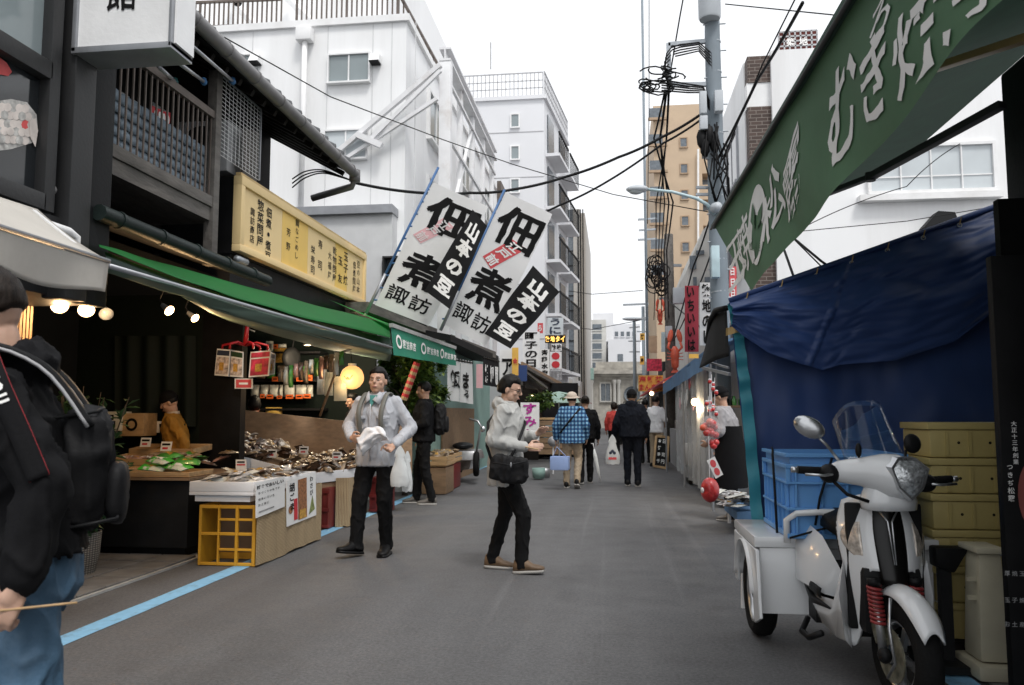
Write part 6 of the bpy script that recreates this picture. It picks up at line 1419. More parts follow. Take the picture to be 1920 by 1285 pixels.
MB().tube([L3(-.22, .50, .20), L3(-.27, .56, .16), L3(-.27, .72, .15), L3(-.22, .8, .2)], .016, 8).build('crash_bar', 'plastic_black', T3, smooth=True)
MB().box(TX - .2, TX + .2, TY + .7, TY + 1.5, .2, .5).build('engine_block', 'plastic_black', T3)

# blue crate in the cargo bed
BC = thing('blue_crate', 'bright blue ribbed plastic crate on the scooter cargo bed', 'crate', (1.31, 4.88, .62))
x0, x1, y0, y1, z0, z1 = .955, 1.54, 4.56, 5.24, .625, 1.075
for a in ((x0, x1, y0, y0 + .02), (x0, x1, y1 - .02, y1), (x0, x0 + .02, y0 + .021, y1 - .021), (x1 - .02, x1, y0 + .021, y1 - .021)): MB().box(*a, z0, z1).build('wall', 'crate_blue', BC)
MB().box(x0 + .021, x1 - .021, y0 + .021, y1 - .021, z0, z0 + .02).build('floor_panel', 'crate_blue', BC)
def rib(a, b, c, d, e, f): MB().box(a, b, c, d, e, f).build('rib', 'crate_blue', BC, bevel=.002, seg=1)
for zz, h in ((.0, .025), (.15, .014), (.29, .014), (.375, .022), (.435, .02)):
    rib(x0 - .026, x1 + .026, y0 - .026, y0 - .001, z0 + zz, z0 + zz + h); rib(x0 - .026, x0 - .001, y0, y1, z0 + zz + .0005, z0 + zz + h - .0005); rib(x1 + .001, x1 + .026, y0, y1, z0 + zz + .0005, z0 + zz + h - .0005)
for k in range(5):
    xx = x0 + .02 + k * (x1 - x0 - .05) / 4
    for a, b in ((.0255, .1495), (.1645, .2895), (.3045, .3745)): rib(xx, xx + .012, y0 - .022, y0 - .0015, z0 + a, z0 + b)
for k in range(7):
    yy = y0 + .03 + k * (y1 - y0 - .07) / 6
    for a, b in ((.0255, .1495), (.1645, .2895)): rib(x0 - .022, x0 - .0015, yy, yy + .010, z0 + a, z0 + b)
for yy in (y0 - .02, y1 - .02): rib(x0 - .024, x0 - .0012, yy, yy + .03, z0 + .3045, z0 + .3745)
EL = thing('elastic_cord', 'black elastic cord strapping the blue crate to the scooter', 'cord', (.94, 4.6, .62))
MB().tube([(x0 + .03, 5.2, 1.085), (x0 - .03, 4.86, 1.082), (x0 - .036, 4.84, 1.06), (x0 - .04, 4.78, .85), (x0 - .05, 4.70, .63)], .007, 6).build('strap', 'cable', EL, smooth=True)
MB().tube([(x0 - .02, 4.52, .63), (1.1, 4.52, .68), (1.24, 4.51, .72)], .006, 6).build('strap', 'cable', EL, smooth=True)
MB().tube([(1.17, 4.525, 1.06), (1.10, 4.52, .85), (1.07, 4.52, .70)], .007, 6).build('strap', 'cable', EL, smooth=True)
# ================================================================== people
M('skin', (.50, .30, .21), .5, var=.10, scale=18, sss=.08, bump=.03); M('skin_light', (.54, .34, .25), .5, var=.10, scale=20, sss=.08, bump=.03)
M('hair_black', (.014, .012, .011), .42, var=.5, scale=60, stretch=(1, 1, .2), bump=.25, bscale=190); M('hair_brown', (.030, .021, .016), .5, var=.6, scale=90, stretch=(1, 1, .2), bump=.22, bscale=230); M('hair_grey', (.06, .058, .055), .5, var=.6, scale=40, bump=.5, bscale=90)
M('shirt_grey', (.42, .43, .46), .85, var=.05, bump=.12, bscale=120); M('jacket_grey', (.40, .40, .385), .75, var=.05, bump=.08, bscale=90); M('cloth_black', (.012, .012, .014), .85, var=.25, bump=.1, bscale=90); M('cloth_navy', (.014, .018, .03), .85, var=.2, bump=.1)
M('trouser_black', (.011, .011, .012), .85, var=.2, bump=.1, bscale=100); M('jeans', (.06, .125, .2), .8, var=.35, scale=4, bump=.15, bscale=140, dirt=(.28, .38, .48, .5), dscale=3); M('khaki', (.34, .27, .19), .85, var=.1); M('cloth_red', (.5, .05, .04), .8, var=.1); M('cloth_white', (.7, .7, .72), .85, var=.05)
M('cloth_mustard', (.35, .17, .02), .85, var=.15, bump=.1); M('cloth_orange', (.75, .16, .03), .8, var=.1); M('apron_green', (.015, .035, .025), .85); M('cloth_blue', (.2, .4, .5), .85); M('cloth_greysleeve', (.33, .32, .33), .85); M('hat_beige', (.55, .47, .39), .85, var=.1)
M('shoe_black', (.014, .014, .015), .5); M('shoe_brown', (.14, .085, .045), .6, var=.25); M('shoe_grey', (.12, .11, .10), .6, var=.25); M('sole', (.35, .34, .32), .7); M('eye_white', (.7, .68, .66), .3, bump=0); M('lips', (.30, .11, .09), .5, bump=0); M('strap_grey', (.14, .14, .125), .7); M('bag_black', (.02, .02, .022), .6, var=.2, bump=.1); M('teal_shirt', (.05, .22, .2), .8)
def plaid():
    m = bpy.data.materials.new('plaid'); m.use_nodes = True; MAT['plaid'] = m; t = m.node_tree; N = t.nodes; L = t.links; b = N['Principled BSDF']; b.inputs['Roughness'].default_value = .85
    tc = N.new('ShaderNodeTexCoord'); out = []
    for ax, sc in (('X', 5.2), ('Z', 4.6)):
        w = N.new('ShaderNodeTexWave'); w.bands_direction = ax; w.inputs['Scale'].default_value = sc; w.inputs['Distortion'].default_value = .3; L.new(tc.outputs['Object'], w.inputs[0])
        r = N.new('ShaderNodeValToRGB'); r.color_ramp.elements[0].position = .35; r.color_ramp.elements[1].position = .65; L.new(w.outputs['Fac'], r.inputs[0]); out.append(r.outputs[0])
    ad = N.new('ShaderNodeMixRGB'); ad.inputs[0].default_value = .5; L.new(out[0], ad.inputs[1]); L.new(out[1], ad.inputs[2])
    r = N.new('ShaderNodeValToRGB'); e = r.color_ramp.elements; e[0].color = (.01, .03, .09, 1); e[1].color = (.22, .42, .6, 1); x = e.new(.5); x.color = (.025, .11, .26, 1); L.new(ad.outputs[0], r.inputs[0]); L.new(r.outputs[0], b.inputs['Base Color'])
plaid()
_dg = bpy.context.evaluated_depsgraph_get
def remesh(mb, voxel, smooth=6, fac=.5, fold=0.0, ffreq=12.5, seed=0.0, squash=(1.15, 1.15, .6)):
    me = bpy.data.meshes.new('tmp'); me.from_pydata(mb.v, [], mb.f)
    bm = bmesh.new(); bm.from_mesh(me); bmesh.ops.recalc_face_normals(bm, faces=bm.faces[:]); bm.to_mesh(me); bm.free()
    o = bpy.data.objects.new('tmp', me); COL.objects.link(o)
    m = o.modifiers.new('r', 'REMESH'); m.mode = 'VOXEL'; m.voxel_size = voxel; m.adaptivity = 0
    if smooth: s = o.modifiers.new('s', 'SMOOTH'); s.iterations = smooth; s.factor = fac
    dg = _dg(); dg.update(); e = o.evaluated_get(dg); r = bpy.data.meshes.new_from_object(e)
    bpy.data.objects.remove(o); bpy.data.meshes.remove(me)
    if fold:
        nn = [v.normal.copy() for v in r.vertices]; off = V((seed * 7.3, seed * 3.1, seed * 5.7)); sq = V(squash)
        for v, n in zip(r.vertices, nn):
            p = V((v.co.x * sq.x, v.co.y * sq.y, v.co.z * sq.z)) * ffreq + off
            q = noise.noise(p); w = noise.noise(p * 2.3 + V((3, 1, 2)))
            v.co += n * fold * (((1 - min(1, abs(q) * 3.0)) ** 2) * 1.5 - .5 + w * .55)
    return r
def cone(mb, a, b, ra, rb, n=12):
    a, b = V(a), V(b); mb.tube([a, b], [ra, rb], n); mb.ellipsoid(a, ra, nu=n, nv=8); mb.ellipsoid(b, rb, nu=n, nv=8)
def hand(mb, w, d, s, n_, curl=.5, sz=1.0, mirror=1):
    """w wrist, d direction of the hand, s across the palm towards the thumb, n_ palm normal (the fingers bend to it)"""
    w, d, s, n_ = V(w), V(d).normalized(), V(s).normalized(), V(n_).normalized(); k = sz
    m = Matrix((s, n_, d)).transposed()
    mb.ellipsoid(w + d * .045 * k, (.040 * k, .016 * k, .055 * k), m, 12, 8); cone(mb, w - d * .02, w + d * .03 * k, .024 * k, .026 * k, 10)
    for i, (off, ln) in enumerate(((.030, .070), (.010, .080), (-.011, .074), (-.031, .058))):
        p = w + d * (.085 - abs(off) * .2) * k + s * off * k; dd = d.copy(); pts = [p - d * .02 * k]
        for j in range(3):
            pts.append(p); dd = (Matrix.Rotation(curl * (.75 + .12 * i) * (1.0 if j else .6), 3, s.cross(d) .cross(d).normalized() if False else s) @ dd) if (Matrix.Rotation(.1, 3, s) @ d).dot(n_) > 0 else (Matrix.Rotation(-curl * (.75 + .12 * i) * (1.0 if j else .6), 3, s) @ dd)
            p = p + dd * ln * k * (.42, .32, .26)[j]
        pts.append(p); mb.tube(pts, [.0095 * k, .0095 * k, .009 * k, .0085 * k, .0065 * k], 8)
    t0_ = w + d * .02 * k + s * .03 * k; mb.tube([t0_ - s * .012, t0_ + (s * .7 + d * .6).normalized() * .035 * k + n_ * .006, t0_ + (s * .55 + d * .9).normalized() * .065 * k + n_ * .02, t0_ + (s * .25 + d * 1.0).normalized() * .085 * k + n_ * .032], [.013 * k, .0115 * k, .010 * k, .008 * k], 8)
def ring_ell(c, rx, ry, rot=0.0, n=20, pw=2.4):
    out = []
    for i in range(n):
        a = 2 * pi * i / n; ca, sa = cos(a), sin(a); x = math.copysign(abs(ca) ** (2 / pw), ca) * rx; y = math.copysign(abs(sa) ** (2 / pw), sa) * ry
        out.append(V((c[0] + x * cos(rot) - y * sin(rot), c[1] + x * sin(rot) + y * cos(rot), c[2])))
    return out
ARM0 = dict(eR=(-.24, .03, 1.12), wR=(-.25, -.05, .87), eL=(.24, .03, 1.12), wL=(.25, -.05, .87))
LEG0 = dict(kR=(-.10, -.03, .50), aR=(-.10, .03, .09), kL=(.10, -.03, .50), aL=(.10, .03, .09), fR=(0, -1, 0), fL=(0, -1, 0))
def person(label, loc, heading, H=1.7, pose=None, top='cloth_black', hem=.86, thick=.015, trousers='trouser_black', shoes='shoe_black', hair='hair_black', skin='skin', head_yaw=0.0, head_pitch=0.0, lean=0.0, girth=1.0,
           hands=None, voxel=.011, skinvox=.008, fold=.0085, sleeves='long', seed=1, hood=False, collar=None, bun=False, beanie=None, long_hair=False, legs=True, sole='sole', group=None, slim=1.0, face=True, headonly=False):
    J = dict(ARM0); J.update(LEG0); J.update(pose or {}); J = {k: V(v) for k, v in J.items()}; k = H / 1.70
    t_ = thing('person', label, 'person', loc, group); t_.rotation_euler = (0, 0, heading)
    sway = lambda z: lean * max(0, z - .93)
    def up(p): p = V(p); return V((p.x, p.y - sway(p.z), p.z))
    shR, shL = up((-.160, .005, 1.372)), up((.160, .005, 1.372)); hipR, hipL = V((-.088, 0, .90)), V((.088, 0, .90)); neck = up((0, .01, 1.43)); hc = up((0, -.015, 1.575))
    Rh = Euler((head_pitch, 0, head_yaw)).to_matrix()
    def emit(mb, name, mat, vox=None, sm=6, fo=0.0, par=None, **kw):
        par_ = par or t_
        if vox:
            me = remesh(mb, vox, sm, .5, fo, seed=seed, **kw)
        else:
            me = bpy.data.meshes.new(name); me.from_pydata(mb.v, [], mb.f)
        for v in me.vertices: v.co *= k
        me.name = name; me.materials.clear()
        for m_ in (mat if isinstance(mat, (list, tuple)) else [mat]): me.materials.append(MAT[m_])
        me.polygons.foreach_set('use_smooth', [True] * len(me.polygons)); me.update()
        o = bpy.data.objects.new(name, me); COL.objects.link(o); o.parent = par_; return o
    # ---- body: head, neck, trunk, limbs and hands in one surface
    b = MB()
    hp_ = lambda x, y, z: hc + Rh @ V((x, y, z))
    b.ellipsoid(hp_(0, .012, .018), (.074, .092, .098), Rh, 18, 12); b.ellipsoid(hp_(0, -.022, -.045), (.064, .068, .074), Rh, 16, 10); b.ellipsoid(hp_(0, -.058, -.092), (.032, .028, .022), Rh, 10, 8)
    b.ellipsoid(hp_(0, -.072, .028), (.050, .014, .012), Rh, 12, 6)
    b.tube([hp_(0, -.083, .022), hp_(0, -.100, -.016), hp_(0, -.098, -.024)], [.009, .016, .012], 8); b.ellipsoid(hp_(0, -.088, -.055), (.024, .012, .010), Rh, 10, 6)
    for s in (-1, 1): b.ellipsoid(hp_(s * .076, .012, -.012), (.010, .020, .032), Rh, 8, 8); b.ellipsoid(hp_(s * .045, -.058, -.022), (.022, .020, .018), Rh, 10, 6)
    cone(b, neck + V((0, .005, -.04)), hp_(0, .015, -.07), .056, .050)
    b.loft([ring_ell(up(c), rx * .92, ry * .9) for c, rx, ry in (((0, 0, .86), .15, .10), ((0, 0, 1.05), .13, .09), ((0, 0, 1.25), .15, .10), ((0, 0, 1.37), .13, .08), ((0, 0, 1.44), .06, .06))])
    for sd_, sh_ in (('R', shR), ('L', shL)):
        e, w = up(J['e' + sd_]), up(J['w' + sd_]); cone(b, sh_, e, .042, .036); cone(b, e, w, .036, .026)
        hd = (hands or {}).get(sd_)
        d = (w - e).normalized() if not hd or 'd' not in hd else V(hd['d']); sside = V((1, 0, 0)) if sd_ == 'R' else V((-1, 0, 0))
        s_ = V(hd['s']) if hd and 's' in hd else (V((0, -1, 0)) - d * V((0, -1, 0)).dot(d)); n_ = V(hd['n']) if hd and 'n' in hd else (sside - d * sside.dot(d) - s_.normalized() * sside.dot(s_.normalized()))
        hand(b, w + d * .012, d, s_, n_, (hd or {}).get('curl', .45))
    if legs:
        for sd_, hp2 in (('R', hipR), ('L', hipL)):
            kn, an = J['k' + sd_], J['a' + sd_]; cone(b, hp2, kn, .070, .046); cone(b, kn, an, .044, .034); cone(b, an, an + V(J['f' + sd_]).normalized() * .10 + V((0, 0, -.058)), .030, .02)
    body = emit(b, 'body', skin, skinvox, 3)
    if face:
        for s in (-1, 1):
            mb = MB(); mb.ellipsoid(hp_(s * .030, -.0715, .006), (.0135, .008, .0045), Rh, 10, 6); ey = emit(mb, 'eye', 'eye_white'); mb = MB(); mb.ellipsoid(hp_(s * .030, -.0772, .006), (.0055, .003, .0045), Rh, 8, 6); emit(mb, 'iris', 'hair_black', par=ey)
            mb = MB(); mb.tube([hp_(s * .012, -.091, .027), hp_(s * .032, -.090, .032), hp_(s * .052, -.077, .026)], [.0018, .003, .0015], 6); emit(mb, 'eyebrow', hair)
        mb = MB(); mb.ellipsoid(hp_(0, -.0975, -.056), (.022, .006, .0055), Rh, 10, 6); emit(mb, 'mouth', 'lips')
    # ---- hair
    def hair_fn(d):
        f = 1.0 + .05 * noise.noise(d * 5 + V((seed, 0, 0))) + .03 * noise.noise(d * 14)
        front = sm(-.22, -.5, d.y); low = sm(.50, .28, d.z)
        f -= .30 * front * low
        if not long_hair: f -= .34 * sm(-.42, -.75, d.z) + .16 * sm(.0, -.25, d.z) * sm(.1, -.15, d.y)
        else: f += .10 * sm(.2, -.4, d.z) * (1 - front) - .1 * sm(-.8, -1, d.z)
        return f
    mb = MB(); mb.ellipsoid(hp_(0, .016, .026), (.085, .103, .108) if not long_hair else (.092, .108, .118), Rh, 40, 28, fn=hair_fn); hr = emit(mb, 'hair', hair)
    if bun: mb = MB(); mb.ellipsoid(hp_(0, .12, .06), (.05, .045, .045), fn=lambda d: 1 + .1 * noise.noise(d * 6)); emit(mb, 'hair_bun', hair)
    if beanie == 'cap': mb = MB(); mb.ellipsoid(hp_(0, .014, .03), (.092, .112, .118), Rh, 28, 18, fn=lambda d: 1 - .3 * sm(.0, -.3, d.z) - .05 * sm(-.3, -.7, d.y)); emit(mb, 'beanie', 'cloth_black')
    if beanie == 'sunhat':
        mb = MB(); mb.ellipsoid(hp_(0, .01, .06), (.098, .115, .085), Rh, 28, 14, fn=lambda d: 1 + .03 * noise.noise(d * 4)); ht = emit(mb, 'hat', 'hat_beige'); mb = MB(); mb.lathe([(.10, .0), (.145, -.02), (.147, -.014), (.10, .012)], hp_(0, .01, .05), Rh @ V((0, .1, 1)), 28); emit(mb, 'brim', 'hat_beige', par=ht)
    # ---- upper garment
    c = MB(); g_ = thick
    prof = [((0, 0, hem), .172, .128), ((0, 0, .95), .170, .125), ((0, 0, 1.06), .160, .118), ((0, 0, 1.18), .172, .124), ((0, 0, 1.28), .174, .124), ((0, 0, 1.365), .150, .098), ((0, 0, 1.42), .088, .074), ((0, .005, 1.455), .062, .062)]
    c.loft([ring_ell(up(cc), (rx + g_) * girth * slim, (ry + g_) * girth) for cc, rx, ry in prof])
    for sd_, sh_ in (('R', shR), ('L', shL)):
        e, w = up(J['e' + sd_]), up(J['w' + sd_]); c.ellipsoid(sh_, (.056 + g_ * .7, .056 + g_ * .7, .054 + g_ * .6)); cone(c, sh_, e, .052 + g_ * .75, .045 + g_ * .8)
        if sleeves == 'long': cone(c, e, e.lerp(w, .95), .043 + g_ * .8, .034 + g_ * .55)
    if hood: c.ellipsoid(up((0, .085, 1.44)), (.10, .065, .055)); c.tube([up((-.085, -.02, 1.43)), up((-.07, .07, 1.47)), up((0, .10, 1.48)), up((.07, .07, 1.47)), up((.085, -.02, 1.43))], [.025, .035, .04, .035, .025], 8)
    tp = emit(c, 'jacket', top, voxel, 7, fold)
    if collar:
        mb = MB(); mb.lathe([(.064, -.02), (.070, .0), (.074, .028), (.070, .034), (.064, .01)], neck + V((0, .002, .01)), (0, -.12, 1), 24); emit(mb, 'collar', collar, par=tp)
    # ---- trousers and shoes
    if legs:
        c = MB(); c.loft([ring_ell((0, 0, z), rx, ry) for z, rx, ry in ((.80, .10, .08), (.86, .168, .12), (.94, .166, .118), (1.02, .150, .110))])
        for sd_, hp2 in (('R', hipR), ('L', hipL)):
            kn, an = J['k' + sd_], J['a' + sd_]; cone(c, hp2, kn, .098 * slim, .074 * slim); cone(c, kn, an, .072 * slim, .060 * slim); c.tube([an, an + V((0, -.012, -.045))], [.060 * slim, .062 * slim], 12)
        emit(c, 'trousers', trousers, voxel, 6, fold * .9)
        for sd_ in 'RL':
            an = J['a' + sd_]; f = V(J['f' + sd_]).normalized(); fl = V((f.x, f.y, 0)).normalized(); s_ = V((-fl.y, fl.x, 0)); base = an + V((0, 0, -.09)); rg = []; sr = []
            pit = f.z
            for t2, w_, h_ in ((-.070, .024, .06), (-.060, .038, .10), (-.01, .046, .125), (.05, .046, .10), (.10, .047, .062), (.15, .047, .050), (.185, .036, .040), (.20, .018, .03)):
                cc = base + fl * t2 + V((0, 0, (t2 + .06) * pit)); rg.append([cc + s_ * w_ * cos(a * pi / 6) + V((0, 0, .012 + h_ * (.5 + .5 * sin(a * pi / 6)))) for a in range(12)]); sr.append([cc + s_ * (w_ + .005) * x + V((0, 0, z)) for x, z in ((-1, 0), (1, 0), (1, .022), (-1, .022))])
            mb = MB(); mb.loft(rg); so_ = emit(mb, 'shoe', shoes); mb = MB(); mb.loft(sr); emit(mb, 'sole', sole, par=so_)
    return t_, emit, up, hp_, k
def straps(emit, up, mat='strap_grey', d=.0, w=.04):
    for s in (-1, 1):
        mb = MB(); pts = [up((s * .105, -.115 - d, 1.08)), up((s * .105, -.158 - d, 1.22)), up((s * .11, -.135 - d, 1.34)), up((s * .105, -.03, 1.445 + d * .5)), up((s * .10, .08 + d, 1.42)), up((s * .09, .15, 1.30))]
        mb.sheet(lambda u, v: (lambda p: p + V(((v - .5) * w, 0, 0)))(lerp_pts(pts, u)), 24, 2); o = emit(mb, 'strap', mat); md = o.modifiers.new('t', 'SOLIDIFY'); md.thickness = .012; md.offset = 0
def lerp_pts(p, t):
    n = len(p) - 1; k = min(int(t * n), n - 1); f = t * n - k
    p0, p1, p2, p3 = V(p[max(k - 1, 0)]), V(p[k]), V(p[k + 1]), V(p[min(k + 2, n)])
    return .5 * ((2 * p1) + (p2 - p0) * f + (2 * p0 - 5 * p1 + 4 * p2 - p3) * f * f + (3 * p1 - p0 - 3 * p2 + p3) * f ** 3)
def backpack(emit, up, mat='bag_black', s=1.0, dy=.0):
    mb = MB(); mb.ellipsoid(up((0, .22 + dy, 1.17)), (.145 * s, .085 * s, .23 * s), None, 28, 20, fn=lambda d: (abs(d.x) ** 4 + abs(d.y) ** 4 + abs(d.z) ** 4) ** -.25 * .95); o = emit(mb, 'backpack', mat, .012, 4, .010)
    for z in (1.30, 1.02): mb = MB(); mb.tube([up((-.125 * s, .16 + dy, z)), up((-.12 * s, .28 + dy, z + .02)), up((0, .222 + dy + .09 * s, z + .03)), up((.12 * s, .28 + dy, z + .02)), up((.125 * s, .16 + dy, z))], .005, 5); emit(mb, 'zip', 'charcoal', par=o)
    mb = MB(); mb.ellipsoid(up((0, .222 + dy + .085 * s, 1.10)), (.11 * s, .04 * s, .12 * s), None, 20, 14, fn=lambda d: (abs(d.x) ** 4 + abs(d.y) ** 4 + abs(d.z) ** 4) ** -.25 * .95); emit(mb, 'pocket', mat, .014, 3, .003, par=o)
def bag(label, top_pt, size, mat, seed, cat='bag', name='plastic_bag', print_=None, squash=1.0):
    """soft carrier bag hanging from top_pt: body and handles"""
    p = V(top_pt); w, h, d = size; t_ = thing(name, label, cat, p + V((0, 0, -h)))
    def fn(u, v):
        a = u * 2 * pi; z = -h * .2 - h * .8 * v; sp = .42 + .58 * sm(0, .75, v) - .12 * sm(.92, 1.0, v); kx = w / 2 * sp * (1 + .08 * noise.noise(V((cos(a) * 2, v * 4, seed)))); ky = d / 2 * sp
        return p + V((cos(a) * kx, sin(a) * ky * (1 + .2 * noise.noise(V((a, v * 5, seed + 3)))), z + .015 * noise.noise(V((a * 2, v * 3, seed)))))
    mb = MB(); mb.sheet(fn, 28, 14); mb.build('bag_body', mat, t_, smooth=True)
    for s in (-1, 1): MB().sheet(lambda u, v: p + V((s * w * .10 * sin(pi * u) * 0 + (u - .5) * w * .5 * (1 - (1 - v) ** 2) * 1.0 + (v - .5) * 0, s * .008, -h * .28 * u * 0 - h * .27 * v)) + V(((-.25 + .5 * u) * .02, 0, 0)), 4, 4).build('handle', mat, t_, smooth=True)
    if print_: print_(t_, p, w, h, d)
    return t_

# ---- man in the pale grey shirt
mp = dict(eR=(-.295, .02, 1.165), wR=(-.165, -.21, 1.06), eL=(.31, .04, 1.14), wL=(.235, -.17, 1.0), kR=(-.125, -.10, .49), aR=(-.15, -.10, .105), fR=(-.55, -1, .18), kL=(.095, -.05, .50), aL=(.075, .06, .09), fL=(.15, -1, 0))
P1, em, up, hp_, kk = person('man in a pale grey shirt with backpack straps walking with a white bag', (-2.18, 7.25, 0), R(-6), 1.73, mp, top='shirt_grey', hem=.80, thick=.021, trousers='trouser_black', shoes='shoe_black', head_yaw=R(4), girth=1.03,
    hands=dict(R=dict(d=(.75, -.6, -.1), s=(0, -.2, .9), n=(.5, .6, 0), curl=.6), L=dict(d=(-.35, -.75, -.45), s=(-.7, .2, .5), n=(-.5, .2, -.8), curl=.95)), voxel=.0085, skinvox=.0062, fold=.0065, seed=2, collar='shirt_grey', sole='shoe_black')
straps(em, up, 'strap_grey', .03)
for s in (-1, 1):
    mb = MB(); mb.sheet(lambda u, v: up((s * (.055 + .11 * u), -.172 + .018 * (2 * u - 1) ** 2 + .02 * u, 1.255 - .03 * v - (.012 if .3 < u < .7 else 0) * v)), 8, 3); o = em(mb, 'pocket_flap', 'shirt_grey'); o.modifiers.new('t', 'SOLIDIFY').thickness = .008
mb = MB(); mb.tube([up((0, -.176, 1.36)), up((0, -.185, 1.20)), up((0, -.175, 1.05)), up((0, -.17, .85))], .006, 6); em(mb, 'placket', 'shirt_grey')
mb = MB(); mb.add([up((-.045, -.12, 1.44)), up((.045, -.12, 1.44)), up((0, -.166, 1.33))], [(0, 2, 1)]); em(mb, 'undershirt', 'teal_shirt')
for s in (-1, 1): mb = MB(); mb.add([up((s * .05, -.085, 1.475)), up((s * .012, -.155, 1.40)), up((s * .07, -.145, 1.355)), up((s * .085, -.06, 1.44))], [(0, 1, 2, 3)]); o = em(mb, 'collar_point', 'shirt_grey'); o.modifiers.new('t', 'SOLIDIFY').thickness = .008
towel_p = at(690, 822, 7.0)
TW = thing('white_towel', 'white towel held in the grey shirted man hand at his chest', 'towel', towel_p)
MB().sheet(lambda u, v: at(668 + 50 * u + 12 * v, 822 - 22 * sin(u * 2.2) + 34 * v * (1 - .3 * u), 6.98 - .05 * sin(v * pi)) + V((0, .03 * noise.noise(V((u * 5, v * 5, 1))), .02 * noise.noise(V((u * 4, v * 4, 9))))), 20, 14).build('cloth', 'cloth_white', TW, smooth=True, solid=.01)
bag('white plastic carrier bag hanging from the grey shirted man hand', at(750, 836, 6.98), (.17, .36, .10), 'plastic_bag', 1)
bag('second white plastic bag bunched behind the carrier bag', at(764, 846, 7.05), (.10, .36, .09), 'plastic_bag', 4)

# ---- woman in the light jacket, side on, looking at her food
wp = dict(eR=(-.22, .07, 1.13), wR=(-.12, -.20, 1.07), eL=(.21, .0, 1.14), wL=(.06, -.235, 1.17), kR=(-.09, -.18, .49), aR=(-.09, -.16, .09), fR=(0, -1, .08), kL=(.085, .02, .50), aL=(.085, .14, .095), fL=(0, -1, -.02))
P2, em, up, hp_, kk = person('woman in a light grey hooded jacket with black shoulder bag eating a snack', (-.90, 6.68, 0), R(84), 1.62, wp, top='jacket_grey', hem=.735, thick=.027, trousers='trouser_black', shoes='shoe_brown', hair='hair_black', skin='skin_light', head_pitch=R(20), lean=.05,
    hands=dict(R=dict(d=(.05, -1, .05), s=(.3, 0, .9), n=(.9, 0, -.3), curl=.55), L=dict(d=(-.1, -.8, .45), s=(-.6, -.2, .6), n=(-.8, 0, -.2), curl=.8)), voxel=.0085, skinvox=.0062, fold=.0065, seed=5, hood=True, collar='jacket_grey', slim=.93, long_hair=False, sole='sole')
mb = MB(); mb.ellipsoid(hp_(0, .028, .0), (.084, .095, .098), Euler((R(20), 0, 0)).to_matrix(), 28, 20, fn=lambda d: (1.04 + .03 * noise.noise(d * 8)) - .45 * sm(.1, -.35, d.y) - .35 * sm(-.55, -.8, d.z)); em(mb, 'hair_side', 'hair_black')
gl = MB()
for s in (-1, 1): gl.tube([hp_(s * .034 + .022 * cos(a * pi / 6), -.098 + .012 * abs(s * .034 + .022 * cos(a * pi / 6)) * 8, .006 + .017 * sin(a * pi / 6)) for a in range(13)], .0022, 5); gl.tube([hp_(s * .058, -.090, .008), hp_(s * .078, .01, .006)], .002, 5)
em(gl, 'glasses', 'cable')
mb = MB(); mb.tube([up((.13, .05, 1.46)), up((-.02, -.165, 1.28)), up((-.17, -.13, 1.08)), up((-.215, -.06, .93))], .014, 6); em(mb, 'bag_strap', 'bag_black')
mb = MB(); mb.tube([up((.12, .07, 1.46)), up((-.05, .165, 1.28)), up((-.18, .13, 1.08)), up((-.215, .06, .93))], .014, 6); em(mb, 'bag_strap', 'bag_black')
SB_ = thing('shoulder_bag', 'black fabric shoulder bag at the light jacketed woman hip', 'bag', at(955, 908, 6.4))
mb = MB(); mb.ellipsoid(at(955, 880, 6.42), (.165, .05, .115), Euler((0, R(8), 0)).to_matrix(), 32, 22, fn=lambda d: (abs(d.x) ** 5 + abs(d.y) ** 3 + abs(d.z) ** 5) ** -.2 * .96); me_ = remesh(mb, .010, 3, .5, .008); o = bpy.data.objects.new('bag_body', me_); COL.objects.link(o); o.parent = SB_; o.location = -wloc(SB_); me_.materials.append(MAT['bag_black']); me_.polygons.foreach_set('use_smooth', [True] * len(me_.polygons))
MB().tube([at(925, 868, 6.35), at(955, 872, 6.34), at(984, 866, 6.36)], .006, 6).build('zip', 'charcoal', SB_, smooth=True); MB().ellipsoid(at(958, 872, 6.33), (.008, .006, .02)).build('zip_pull', 'grey_metal', SB_)
tag(MB().tube([at(985, 838, 6.5), at(1010, 843, 6.5)], .006, 6).build('skewer', 'wood_light'), 'small wooden skewer in the woman hand', 'skewer')

